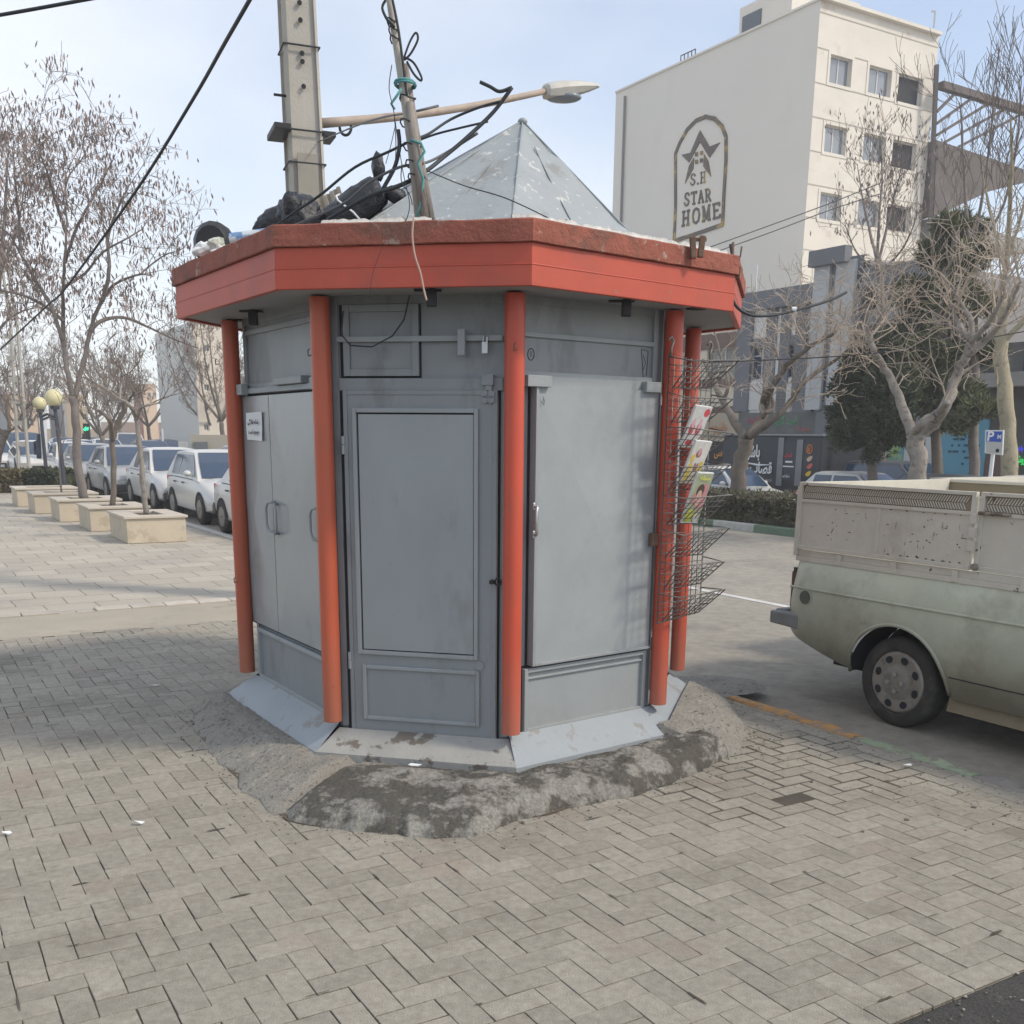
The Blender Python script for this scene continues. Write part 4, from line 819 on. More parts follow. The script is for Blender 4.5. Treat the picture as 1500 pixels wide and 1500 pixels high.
b.grid(rows, True); b.face([len(b.v) - 8 + k for k in range(8)]); b.face(list(range(8))[::-1]); hd = b.build('lamp_head', mat('lamp_housing', (.50, .49, .45), .5, .12, 8, dirt=((.2, .18, .15), 9, .6, .08, .6)), t, smooth=True)
b = MB(); b.ball(H0 + (H1 - H0) * .33 - hz * .07, .11, 12, 8, (1.9, 1.2, .5)); b.build('lens', mat('lamp_lens', (.20, .23, .26), .2, .1, 4), hd, smooth='all')

# =================================================================== PICKUP TRUCK
PN = .70                                                                       # plane of the side facing the pavement
FW = -U; SD = N                                                                # forward, and across to the far side
pk = thing('pickup_truck', 'pale green old pickup with rusty sheet-metal cargo sides parked at the kerb', 'pickup truck', W(-.7, PN + .78, ZR))
M['pk'] = mat('pale_green_paint', (.56, .60, .48), .38, .07, 1.5, coat=.15, dirt=((.20, .175, .13), 1.6, .50, .16, .6), dirt2=((.12, .10, .075), 5, .63, .08, .6), mud=((.15, .125, .088), .32, .96, .9))
M['pkcargo'] = mat('cream_cargo_paint', (.58, .545, .47), .7, .08, 4, .25, 20, dirt=((.10, .065, .045), 9, .655, .02, .9), dirt2=((.33, .28, .21), 2, .54, .15, .5))
M['pktrim'] = mat('dirty_sill', (.24, .20, .135), .8, .15, 3, .3, 30)
# s decreases forward.  side panel as a curved sheet following the wheel arch
WS, WZ, WR = -.69, ZR + .295, .295
AR = .385
def bulge(z): return -.055 * math.sin(max(0, min(1, (z - .15) / .78)) * math.pi) ** .8 + .06 * max(0, (.42 - z) / .3) ** 1.5
def botz(s):
    d = abs(s - WS)
    za = WZ + math.sqrt(max(0, AR ** 2 - d ** 2)) * .98 if d < AR else -9
    if s > WS + .1: base = .235 + max(0, (s - WS - .40)) ** 1.3 * .38
    else: base = .19
    return max(za, base)
def side(b, n0, sgn, s_a, s_b, ztop, K=90, RZ=14):
    rows = []
    for i in range(K + 1):
        s = s_a + (s_b - s_a) * i / K; zb = botz(s); row = []
        rear = max(0, (s - .12) / .20); tuck = .10 * rear ** 2
        for j in range(RZ + 1):
            z = zb + (ztop - zb) * j / RZ; row.append(W(s - .05 * rear * abs(z - .62), n0 + sgn * (bulge(z) + tuck), z))
        rows.append(row)
    b.grid(rows); return rows
ZT = .915
b = MB(); side(b, PN, 1, .30, -4.15, ZT, 240); side(b, PN + 1.56, -1, .30, -4.15, ZT, 120)
rb = [[W(.30 - .05 * abs(z - .62), PN + .10 + (1.36) * k / 8, z) for z in [botz(.30) + (ZT - botz(.30)) * j / 14 for j in range(15)]] for k in range(9)]; b.grid(rb)
b.q(W(.30, PN + .02, ZT), W(.30, PN + 1.54, ZT), W(-4.1, PN + 1.54, ZT), W(-4.1, PN + .02, ZT))
body = b.build('body', M['pk'], pk, smooth=True)
for (n0, sg) in ((PN, 1), (PN + 1.56, -1)):                                   # arch lip and dark well
    b = MB(); b.tube([W(WS + (AR + .004) * math.cos(a_ * math.pi / 24), n0 + sg * (bulge(WZ + AR * math.sin(a_ * math.pi / 24)) - .004), WZ + (AR + .002) * math.sin(a_ * math.pi / 24) * .98) for a_ in range(0, 25)], .013, 8); b.build('wheel_arch', M['pk'], pk, smooth='all')
    b = MB(); b.grid([[W(WS + (AR - .0) * math.cos(a_ * math.pi / 24), n0 + sg * d, WZ + AR * math.sin(a_ * math.pi / 24) * .98) for a_ in range(0, 25)] for d in (-.01, .28)]); 
    b.q(*[W(WS + AR * math.cos(a_ * math.pi / 12), n0 + sg * .28, WZ + AR * math.sin(a_ * math.pi / 12) * .98) for a_ in range(0, 13)]); b.build('wheel_well', M['darkgap'], pk)
    b = MB(); b.tube([W(s_, n0 + sg * (bulge(.725) - .004), .728) for s_ in (.24, -.5, -1.5, -3, -4.1)], .010, 6); b.build('side_moulding', M['pk'], pk, smooth='all')
b = MB(); b.tube([W(s_, PN + bulge(.335) - .002, .335) for s_ in (-1.09, -1.8, -2.6, -3.05)], .0035, 5); b.build('panel_seam', M['darkgap'], pk, smooth='all'); b = MB(); b.box(W(-1.9, PN + .78, .22), (1.2, 2.4, .1), (N, U, V3((0, 0, 1)))); b.box(W(-1.9, PN + .45, .17), (.08, 4.2, .1), (N, U, V3((0, 0, 1)))); b.box(W(-1.9, PN + 1.1, .17), (.08, 4.2, .1), (N, U, V3((0, 0, 1)))); b.tube([W(WS, PN + .1, WZ), W(WS, PN + 1.4, WZ)], .05, 8); b.build('chassis', M['darkgap'], pk)
b = MB(); b.tube([W(-.45, PN + .4, .16), W(-.25, PN + .4, .14), W(-.16, PN + .4, .12)], .022, 8); b.build('exhaust_pipe', M['black'], pk, smooth='all')
b = MB(); rows = []
for s_ in [(-1.04), -1.6, -2.4, -3.0]: rows.append([W(s_, PN + bulge(.2) + .055, .205), W(s_, PN + .05, .10)])
b.grid(rows); b.build('sill', M['pktrim'], pk)
def wheel(parent, c, r, wd, ax, up, seed=0, holes=8):
    """ax = outward direction"""
    ax = V3(ax); f = ax.orthogonal().normalized(); g_ = ax.cross(f); P = lambda rr_, d, a_: V3(c) + ax * d + (f * math.cos(a_) + g_ * math.sin(a_)) * rr_
    b = MB(); n_ = 40; rows = []
    for (rr_, d) in ((r * .60, -wd / 2), (r * .88, -wd / 2), (r * .97, -wd / 2 + .012), (r, -wd / 2 + .03), (r, wd / 2 - .03), (r * .97, wd / 2 - .012), (r * .90, wd / 2), (r * .73, wd / 2 - .002), (r * .69, wd / 2 - .012), (r * .68, wd / 2 - .04)): rows.append([P(rr_, d, 2 * math.pi * k / n_) for k in range(n_)])
    b.grid(rows, True); wl = b.build('tyre', M['tyre'], parent, smooth=True)
    b = MB(); rows = []; R0 = r * .69; d0 = wd / 2 - .014
    prof = ((R0, -.005), (R0 * .96, .010), (R0 * .90, .012), (R0 * .84, .010), (R0 * .66, .012), (R0 * .58, .004), (R0 * .50, .012), (R0 * .2, .018), (.001, .018)); n2 = 48
    for (rr_, d) in prof:
        row = []
        for k in range(n2):
            a_ = 2 * math.pi * k / n2; dd = d
            ph_ = (k * holes / n2) % 1
            row.append(P(rr_, d0 + dd, a_))
        rows.append(row)
    b.grid(rows, True); rim = b.build('wheel_cover', M['rim'], parent, smooth='all')
    b = MB()
    for k in range(holes):
        a_ = 2 * math.pi * (k + .5) / holes; q = [P(R0 * (.76 + .12 * math.cos(w_ * math.pi / 5)), d0 + .0135, a_ + .19 * math.sin(w_ * math.pi / 5)) for w_ in range(10)]; b.q(*q)
    b.build('vent_hole', M['darkgap'], rim, fix=False)
    b = MB()
    for k in range(4):
        a_ = math.pi / 4 + math.pi / 2 * k; c_ = P(R0 * .27, d0 + .014, a_); b.tube([c_, c_ + ax * .022], .016, 8)
    b.build('wheel_nut', M['steel'], rim, smooth=True)
for (s_, n_, ax_) in ((WS, PN + .085, -N), (WS, PN + 1.475, N), (-3.5, PN + .10, -N), (-3.5, PN + 1.46, N)):
    wheel(pk, W(s_, n_, WZ), WR, .175, ax_, None)
# rear bumper, lamps, fuel flap
b = MB(); b.box8([W(.44, PN + .02, .435), W(.44, PN + 1.54, .435), W(.33, PN + 1.54, .435), W(.33, PN + .02, .435), W(.44, PN + .02, .535), W(.44, PN + 1.54, .535), W(.33, PN + 1.54, .545), W(.33, PN + .02, .545)])
b.box8([W(.42, PN - .055, .44), W(.42, PN + .05, .44), W(.14, PN + .05, .43), W(.14, PN - .055, .43), W(.42, PN - .055, .53), W(.42, PN + .05, .53), W(.14, PN + .05, .535), W(.14, PN - .055, .535)]); b.build('rear_bumper', mat('grey_plastic_bumper', (.20, .205, .20), .7, .15, 5, .2, 30), pk, bevel=.012)
for n_ in (PN + .06, PN + 1.38): b = MB(); b.box(W(.302, n_ + .05, .69), (.14, .05, .27), (N, U, V3((0, 0, 1)))); b.build('tail_light', mat('dirty_tail_lamp', (.10, .045, .04), .4, .2, 9), pk, bevel=.012)
b = MB(); b.box(W(.295, PN + .052, .70), (.02, .03, .30), (N, U, V3((0, 0, 1)))); b.build('lamp_surround', M['black'], pk)
fz = npl(1180, 875, PN - .05); b = MB(); b.tube([fz - N * -.02, fz - N * .008], .048, 24); b.build('fuel_cap', mat('dark_fuel_cap', (.09, .10, .08), .5, .1, 6), pk, smooth=True)
b = MB(); b.tube([fz + (U * math.cos(k * .3) + V3((0, 0, 1)) * math.sin(k * .3)) * .052 - N * .004 for k in range(22)], .004, 5, cap=False); b.build('fuel_cap_ring', M['pk'], pk, smooth='all')
# cargo box: lower rail, rear hinged flap section, mesh band, second section
BN = PN - .015
def cbox(b, s0, s1, n0, n1, z0, z1): b.box8([W(s0, n0, z0), W(s0, n1, z0), W(s1, n1, z0), W(s1, n0, z0), W(s0, n0, z1), W(s0, n1, z1), W(s1, n1, z1), W(s1, n0, z1)])
BS0, BS1, BZ0, BZ1 = .235, -2.35, ZT, 1.455
def zig(b, s0, s1, z0, z1, n_, d):                                             # pressed herringbone band: rows of small slanted ribs
    s_ = s0; k = 0
    while s_ > s1:
        for r_ in (0, 1):
            za, zc = z0 + (z1 - z0) * r_ / 2, z0 + (z1 - z0) * (r_ + 1) / 2; sh_ = .022 * (1 if r_ else -1)
            b.box8([W(s_, n_, za + .003), W(s_, n_ + d, za + .003), W(s_ - .007, n_ + d, za + .003), W(s_ - .007, n_, za + .003), W(s_ - sh_, n_, zc - .002), W(s_ - sh_, n_ + d, zc - .002), W(s_ - sh_ - .007, n_ + d, zc - .002), W(s_ - sh_ - .007, n_, zc - .002)])
        s_ -= .019; k += 1
for (n0, sg, nm) in ((BN, 1, 'near'), (PN + 1.575, -1, 'far')):
    b = MB(); cbox(b, BS0 + .01, BS1, n0, n0 + sg * .035, BZ0 - .005, BZ0 + .03); cbox(b, BS0, BS1, n0 + sg * .012, n0 + sg * .035, BZ0 + .03, BZ0 + .075)
    for k in range(6): cbox(b, -.12 - k * .45, -.16 - k * .45, n0 - sg * .006, n0 + sg * .012, BZ0 + .0, BZ0 + .07)
    b.build('cargo_rail', M['pkcargo'], pk, bevel=.003)
    for (sa, sb, prd) in ((BS0 + .02, -1.13, -.006), (-1.15, BS1, .008)):
        e = prd * sg; b = MB(); w_ = .028; z0, z1 = BZ0 + .08, BZ1; zb = BZ1 - .115
        cbox(b, sa, sa - w_, n0 + e, n0 + e + sg * .03, z0, z1); cbox(b, sb + w_, sb, n0 + e, n0 + e + sg * .03, z0, z1)
        cbox(b, sa - w_, sb + w_, n0 + e + .001, n0 + e + sg * .03, z0, z0 + w_); cbox(b, sa - w_, sb + w_, n0 + e + .001, n0 + e + sg * .03, z1 - .022, z1); cbox(b, sa - w_, sb + w_, n0 + e + .001, n0 + e + sg * .03, zb - .022, zb)
        mid = (sa + sb) / 2 + .0; cbox(b, mid + .012, mid - .012, n0 + e + .002, n0 + e + sg * .03, z0 + w_, zb - .022)
        fr = b.build('cargo_frame', M['pkcargo'], pk, bevel=.003)
        b = MB(); cbox(b, sa - w_, sb + w_, n0 + e + sg * .012, n0 + e + sg * .016, z0 + w_, zb - .022); b.build('cargo_panel', M['pkcargo'], pk)
        b = MB(); cbox(b, sa - w_, sb + w_, n0 + e + sg * .017, n0 + e + sg * .020, zb, z1 - .022); b.build('band_backing', M['pktrim'], pk)
        b = MB(); zig(b, sa - w_ - .01, sb + w_ + .03, zb + .004, z1 - .026, n0 + e + sg * .010, sg * .006); b.build('mesh_band', M['pkcargo'], pk, fix=False)
for s_ in (BS0, BS1 + .03):
    b = MB()
    cbox(b, s_, s_ - .03, BN + .037, PN + 1.538, BZ0 + .08, BZ1)
    b.build('tailboard', M['pkcargo'], pk, bevel=.003)
b = MB(); cbox(b, BS0 + .03, BS0 + .002, BN - .01, BN + .02, BZ0 + .03, BZ1 - .03); b.build('corner_post', M['pkcargo'], pk, bevel=.004)
sx = -1.14
for zz in (1.30, 1.22, 1.14): b = MB(); cbox(b, sx + .02, sx - .02, BN - .03, BN - .008, zz - .03, zz + .03); b.build('hinge', M['pkcargo'], pk, bevel=.003)
b = MB()
b.tube([W(sx - .02, BN - .012, 1.335), W(sx - .22, BN - .006, 1.335)], .011, 8); b.tube([W(sx - .03, BN - .0, 1.02), W(sx - .03, BN - .02, 1.02)], .022, 10); b.build('latch', mat('worn_latch', (.27, .24, .2), .7, .2, 8, dirt=((.1, .06, .04), 14, .52, .05, .8)), pk, bevel=.003)
# cab, out of the picture to the right
b = MB(); side_n = (PN + .06, PN + 1.50)
cabp = [(-2.42, .92), (-2.50, 1.36), (-2.66, 1.42), (-3.25, 1.42), (-3.45, 1.36), (-3.92, .95), (-3.92, .92)]
rows = [[W(s_, n_ + (.10 if n_ < 1.3 else -.10) * max(0, (z - .92) / .5), z) for s_, z in cabp] for n_ in side_n]; b.grid(rows); b.face(range(len(cabp))); b.face(range(len(cabp), 2 * len(cabp))); b.build('cab', M['pk'], pk, smooth=True)
for (n_, d) in ((PN + .06, -1), (PN + 1.50, 1)):
    b = MB(); b.q(*[W(s_, n_ + d * .004 - d * .10 * max(0, (z - .92) / .5), z) for s_, z in ((-2.62, .98), (-2.68, 1.34), (-3.22, 1.35), (-3.40, 1.30), (-3.74, .98))]); b.build('side_window', M['car_glass'], pk, fix=False)
b = MB(); b.grid([[W(s_, n_, z) for s_, z in ((-3.55, .94), (-4.2, .90), (-4.85, .78), (-4.95, .60), (-4.95, .25))] for n_ in (PN + .04, PN + .4, PN + 1.16, PN + 1.52)]); b.build('bonnet', M['pk'], pk, smooth=True)
b = MB(); cbox(b, -4.14, -4.94, PN + .04, PN + .06, .25, .84); cbox(b, -4.14, -4.94, PN + 1.50, PN + 1.52, .25, .84); b.build('front_wing', M['pk'], pk)
for n_ in (PN + .15, PN + 1.19): b = MB(); cbox(b, -4.94, -4.97, n_, n_ + .22, .52, .68); b.build('headlight', M['headlamp'], pk, bevel=.006)
b = MB(); cbox(b, -4.95, -5.06, PN, PN + 1.56, .26, .42); b.build('front_bumper', M['plast'], pk, bevel=.02)

# chipped paint and rust on the cargo panels
rq = random.Random(21); b = MB()
def flake(b, s_, z_, ws, wz, d=.0):
    k_ = 8; ws *= .6; wz *= .7; b.q(*[W(s_ + ws * math.cos(k * 6.283 / k_) * rq.uniform(.45, 1.1) + wz * .3 * math.sin(k * 6.283 / k_) * d, BN + .0045, z_ + wz * math.sin(k * 6.283 / k_) * rq.uniform(.5, 1.1)) for k in range(k_)])
for k in range(85):
    sx, zx = rq.uniform(.15, -1.09), BZ0 + .115 + (.30) * rq.random()
    if abs(sx + .455) < .03: continue
    near = math.exp(-((sx + .85) ** 2) / .05) * math.exp(-((zx - 1.14) ** 2) / .012)
    if rq.random() > .35 + near * 1.2: continue
    lw = rq.random()
    if lw < .45: flake(b, sx, zx, .003, rq.uniform(.012, .05), rq.uniform(-1, 1))
    elif lw < .8: flake(b, sx, zx, rq.uniform(.012, .035), .004, 0)
    else: flake(b, sx, zx, rq.uniform(.008, .02), rq.uniform(.005, .011))
for k in range(9): flake(b, -.55 - k * .065 + rq.uniform(-.02, .02), BZ0 + .113 + rq.uniform(0, .006), rq.uniform(.015, .035), .007)
for k in range(6): flake(b, -.55 - k * .1 + rq.uniform(-.03, .03), BZ1 - .142, rq.uniform(.01, .03), .006)
b.build('rust_marks', mat('rust_chips', (.10, .07, .052), .9, .3, 30), pk, fix=False)
# =================================================================== TREES
def grow(b, tips, p, d, Ln, r, depth, rg, up=.25, spread=.75, kids=(3, 5), wob=.18, seg=4, lf=.62, rmin=.006, droop=0):
    pts, rs = [V3(p)], [r]; d = V3(d).normalized(); q = V3(p)
    for k in range(seg):
        d = (d + V3((rg.gauss(0, wob), rg.gauss(0, wob), rg.gauss(0, wob) + up * .25 - droop * .2))).normalized(); q = q + d * Ln / seg; pts.append(q.copy()); rs.append(max(rmin, r * (1 - .62 * (k + 1) / seg)))
    b.tube(pts, rs, 6 if r > .03 else (4 if r > .012 else 3), cap=False)
    tips.append((q, d))
    if depth > 0:
        for c in range(rg.randint(*kids)):
            t = rg.uniform(.25, 1.0); i = min(seg - 1, int(t * seg)); pp_ = pts[i].lerp(pts[i + 1], t * seg - i) if i + 1 < len(pts) else pts[-1]
            dd = (pts[min(i + 1, seg)] - pts[i]).normalized(); o_ = dd.orthogonal().normalized(); a_ = rg.uniform(0, 6.283)
            side_ = o_ * math.cos(a_) + dd.cross(o_) * math.sin(a_); nd = (dd * (1 - spread * .5) + side_ * spread + V3((0, 0, up))).normalized()
            grow(b, tips, pp_, nd, Ln * lf * rg.uniform(.7, 1.2), max(rmin, rs[i] * .55), depth - 1, rg, up, spread, kids, wob, max(3, seg - 1), lf, rmin, droop)
def limb_tree(name, label, cat, base, limbs, mb, mt, seed, group=None, extra=None, tw=dict(), pods=0, podsize=.12, along=(5, 3), trunk=None):
    """limbs: list of (points, r0, r1, twigs); the first is the trunk."""
    rg = random.Random(seed); t = thing(name, label, cat, base, 0, group); tips = []
    bt = MB()
    for (pts, r0, r1, nt_) in limbs:
        P = []
        for i in range(len(pts) - 1):
            a0, a1, a2, a3 = pts[max(i - 1, 0)], pts[i], pts[i + 1], pts[min(i + 2, len(pts) - 1)]
            for k in range(5):
                u_ = k / 5; v = .5 * ((2 * a1) + (a2 - a0) * u_ + (2 * a0 - 5 * a1 + 4 * a2 - a3) * u_ * u_ + (3 * a1 - a0 - 3 * a2 + a3) * u_ ** 3); P.append(v + V3((rg.gauss(0, r0 * .12), rg.gauss(0, r0 * .12), 0)))
        P.append(pts[-1]); n_ = len(P); bt.tube(P, [(r0 + (r1 - r0) * k / (n_ - 1)) * (1 + .14 * mnoise.noise(V3((k * .9, seed, r0 * 9)))) for k in range(n_)], 9)
    bt.build('trunk', mb, t, smooth='all', fix=False)
    bw = MB(); o = dict(Ln=1.3, r=.028, depth=3); o.update(tw)
    Ln, r, dp = o.pop('Ln'), o.pop('r'), o.pop('depth')
    for (pts, r0, r1, nt_) in limbs:
        if not nt_: continue
        tot = len(pts) - 1
        for k in range(nt_):
            f_ = (k + .7) / nt_; f_ = .25 + .75 * f_; x_ = f_ * tot; i = min(tot - 1, int(x_)); q = pts[i].lerp(pts[i + 1], x_ - i); dd = (pts[i + 1] - pts[i]).normalized(); o_ = dd.orthogonal().normalized(); a_ = rg.uniform(0, 6.283)
            nd = (dd * .5 + (o_ * math.cos(a_) + dd.cross(o_) * math.sin(a_)) * .7 + V3((0, 0, .35))).normalized()
            grow(bw, tips, q, nd, Ln * rg.uniform(.7, 1.25), min(r, max(r1, .01)), dp, rg, **o)
    bw.build('crown', mt, t, fix=False)
    if pods:
        bp_ = MB()
        for (q, d) in tips:
            for k in range(pods):
                c = q + V3((rg.gauss(0, .13), rg.gauss(0, .13), rg.gauss(0, .10))); a_ = rg.uniform(0, 3.14); x_ = V3((math.cos(a_), math.sin(a_), 0)) * podsize * .16; dn = V3((rg.gauss(0, .25), rg.gauss(0, .25), -1)).normalized() * podsize * rg.uniform(.6, 1.3)
                bp_.q(c - x_ * .3, c + x_ * .3, c + x_ + dn * .5, c + dn, c - x_ + dn * .5)
        bp_.build('seed_pods', M['pod'], t, fix=False)['kind'] = 'stuff'
    return t
def foliage(b, c, sz, n, rg, leaf=.10, clump=1.6, hole=.0, up=.6, seed=0, ax=None):
    k = 0; tries = 0
    while k < n and tries < n * 12:
        tries += 1; v = V3((rg.gauss(0, 1), rg.gauss(0, 1), rg.gauss(0, 1))).normalized() * (rg.random() ** .42); p = V3(c) + V3((v.x * sz[0], v.y * sz[1], v.z * sz[2]))
        e = mnoise.noise(p * clump + V3((seed, 0, 0))) + .5 * mnoise.noise(p * clump * 2.6 + V3((0, seed, 0)))
        if e < hole - .25 * (1 - v.length): continue
        if v.length > .78 and e < hole + .16: continue
        k += 1; o_ = V3((v.x, v.y, v.z * .5)).normalized() if v.length > .01 else V3((1, 0, 0)); d = (o_ * .7 + V3((rg.gauss(0, .5), rg.gauss(0, .5), up + rg.gauss(0, .4)))).normalized(); s_ = d.orthogonal().normalized(); a_ = rg.uniform(0, 6.28); s_ = s_ * math.cos(a_) + d.cross(s_) * math.sin(a_)
        L_ = leaf * rg.uniform(.6, 1.5); b.q(p - s_ * L_ * .15, p + s_ * L_ * .15, p + d * L_ + s_ * L_ * .04, p + d * L_ * 1.1)
def hedge(name, label, s0, s1, n0, n1, z0, z1, n_, m, seed, leaf=.07):
    rg = random.Random(seed); t = thing(name, label, 'hedge', W((s0 + s1) / 2, (n0 + n1) / 2, z0)); b = MB()
    for k in range(n_):
        f_ = rg.random(); s_, nn = rg.uniform(s0, s1), rg.uniform(n0, n1); z = z0 + (z1 - z0) * (rg.random() ** .5)
        if f_ < .45: nn = n0 + rg.gauss(0, .03)
        elif f_ < .85: z = z1 + rg.gauss(0, .03) + .05 * mnoise.noise(V3((s_ * 2, nn * 2, seed)))
        p = W(s_, nn, z); d = V3((rg.gauss(0, 1), rg.gauss(0, 1), rg.gauss(.4, .8))).normalized(); x_ = d.orthogonal().normalized(); L_ = leaf * rg.uniform(.6, 1.5); b.q(p - x_ * L_ * .35, p + x_ * L_ * .35, p + d * L_)
    b.build('foliage', m, t, fix=False); b = MB(); b.box8([W(s0 + .08, n0 + .08, z0), W(s0 + .08, n1 - .08, z0), W(s1 - .08, n1 - .08, z0), W(s1 - .08, n0 + .08, z0), W(s0 + .08, n0 + .08, z1 - .1), W(s0 + .08, n1 - .08, z1 - .1), W(s1 - .08, n1 - .08, z1 - .1), W(s1 - .08, n0 + .08, z1 - .1)]); b.build('branches', m, t); return t

# ---- planters
plan = [((156, 787), (185, 797), (283, 796), .45), None]
PL = [(12.32, 13.85), (14.75, 16.1), (17.1, 18.4), (19.5, 20.8), (21.9, 23.2)]
PLn = [(-1.62, -.62), (-1.78, -.7), (-1.98, -.75), (-2.15, -.8), (-2.25, -.85)]
M['planter'] = mat('planter_stone', (.50, .435, .335), .8, .10, 2.5, .1, 40, dirt=((.33, .27, .2), 4, .58, .06, .5))
M['planter_cap'] = mat('planter_cap_stone', (.50, .45, .375), .8, .10, 3, .1, 40)
words = ['nearest stone planter box with a leaning thin tree', 'second stone planter from the kiosk, with the crooked tree', 'third stone planter, under the big forked tree', 'fourth stone planter, holding only a thin stick', 'farthest stone planter, beside the low hedge']
for (s0, s1), (n0, n1), lab in zip(PL, PLn, words):
    t = thing('planter', lab, 'planter', W((s0 + s1) / 2, (n0 + n1) / 2), 0, 'stone tree planters in a row'); H_ = .43
    b = MB(); e = .035
    b.box8([W(s0 + e, n0 + e, 0), W(s0 + e, n1 - e, 0), W(s1 - e, n1 - e, 0), W(s1 - e, n0 + e, 0), W(s0 + e, n0 + e, H_ - .04), W(s0 + e, n1 - e, H_ - .04), W(s1 - e, n1 - e, H_ - .04), W(s1 - e, n0 + e, H_ - .04)]); b.build('wall', M['planter'], t, bevel=.004)
    b = MB(); c = .30
    for (a0, a1, c0, c1) in ((s0, s1, n0, n0 + c), (s0, s1, n1 - c, n1), (s0, s0 + c, n0 + c, n1 - c), (s1 - c, s1, n0 + c, n1 - c)): b.box8([W(a0, c0, H_ - .039), W(a0, c1, H_ - .039), W(a1, c1, H_ - .039), W(a1, c0, H_ - .039), W(a0, c0, H_), W(a0, c1, H_), W(a1, c1, H_), W(a1, c0, H_)])
    b.build('coping_stone', M['planter_cap'], t, bevel=.005)
    b = MB(); b.q(W(s0 + c - .02, n0 + c - .02, H_ - .03), W(s0 + c - .02, n1 - c + .02, H_ - .03), W(s1 - c + .02, n1 - c + .02, H_ - .03), W(s1 - c + .02, n0 + c - .02, H_ - .03)); b.build('soil', M['mud'], t, fix=False)
def planter_tree(i, px_limbs, label, mb, mt, seed, **kw):
    c = W((PL[i][0] + PL[i][1]) / 2, (PLn[i][0] + PLn[i][1]) / 2, .38); out_ = []
    y = c.y; rg = random.Random(seed)
    for k, (pts, r0, r1, nt_) in enumerate(px_limbs):
        P = []; dy = 0
        for j, (a, q) in enumerate(pts):
            if k > 0 and j > 0: dy += rg.gauss(0, .35)
            P.append(yp(a, q, y + dy))
        if k == 0: P[0] = c
        out_.append((P, r0, r1, nt_))
    return limb_tree('bare_tree', label, 'tree', V3((c.x, c.y, .40)), out_, mb, mt, seed, 'bare trees growing from the planters', **kw)
planter_tree(0, [([(213, 762), (208, 690), (203, 640), (200, 612)], .048, .038, 0), ([(200, 612), (188, 592), (172, 583), (155, 570), (122, 552)], .036, .012, 5), ([(200, 614), (206, 598), (222, 592), (236, 590)], .03, .012, 2), ([(176, 585), (177, 560), (178, 538)], .02, .008, 3)], 'thin pale tree leaning left from the nearest planter', M['bark_pale'], M['twig'], 11, tw=dict(Ln=.7, r=.012, depth=2, kids=(2, 3), up=.5, rmin=.005))
planter_tree(1, [([(172, 748), (167, 690), (164, 650), (172, 620), (183, 600)], .055, .045, 0), ([(165, 645), (160, 615), (145, 602)], .05, .03, 2), ([(183, 600), (180, 585), (170, 578), (160, 572)], .045, .02, 2), ([(183, 600), (190, 585), (197, 573)], .03, .015, 4), ([(184, 598), (186, 582), (183, 575)], .03, .015, 3)], 'crooked pollarded tree in the second planter', M['bark'], M['twig'], 12, tw=dict(Ln=.6, r=.012, depth=2, kids=(2, 3), up=.6, rmin=.005))
planter_tree(2, [([(117, 740), (114, 680), (111, 620), (107, 580)], .095, .075, 0), ([(107, 582), (98, 540), (93, 500), (92, 440), (95, 380), (97, 310), (95, 250)], .06, .010, 10), ([(109, 582), (122, 530), (132, 485), (150, 440), (170, 415), (205, 402), (225, 405)], .058, .010, 9),
    ([(92, 500), (75, 450), (52, 410), (30, 370), (10, 340), (-15, 325)], .045, .010, 8), ([(133, 485), (148, 470), (180, 465), (215, 478), (250, 495), (290, 510)], .045, .010, 10), ([(93, 470), (60, 445), (25, 430), (-15, 425)], .04, .012, 9), ([(95, 385), (110, 340), (130, 300), (150, 265), (165, 235)], .035, .010, 8), ([(96, 340), (80, 290), (65, 240), (50, 205)], .035, .010, 7), ([(150, 440), (160, 400), (158, 350), (175, 300), (190, 270)], .045, .010, 9), ([(30, 370), (28, 320), (22, 260), (18, 215)], .035, .010, 7), ([(95, 420), (125, 400), (150, 370), (185, 350), (210, 335)], .03, .010, 8), ([(205, 402), (225, 385), (245, 372), (262, 368)], .02, .008, 4), ([(92, 300), (100, 260), (115, 240), (125, 225)], .02, .008, 5)],
    'tall forked tree hung with dark seed pods above the third planter', M['bark_grey'], M['twig'], 13, tw=dict(Ln=.85, r=.013, depth=2, kids=(3, 5), up=.05, rmin=.004, spread=.85), pods=2, podsize=.12)
planter_tree(3, [([(88, 722), (87, 680), (88, 640), (94, 600)], .02, .01, 3)], 'thin grey sapling stick in the fourth planter', M['bark_grey'], M['twig'], 14, tw=dict(Ln=.5, r=.008, depth=1, kids=(2, 3)))
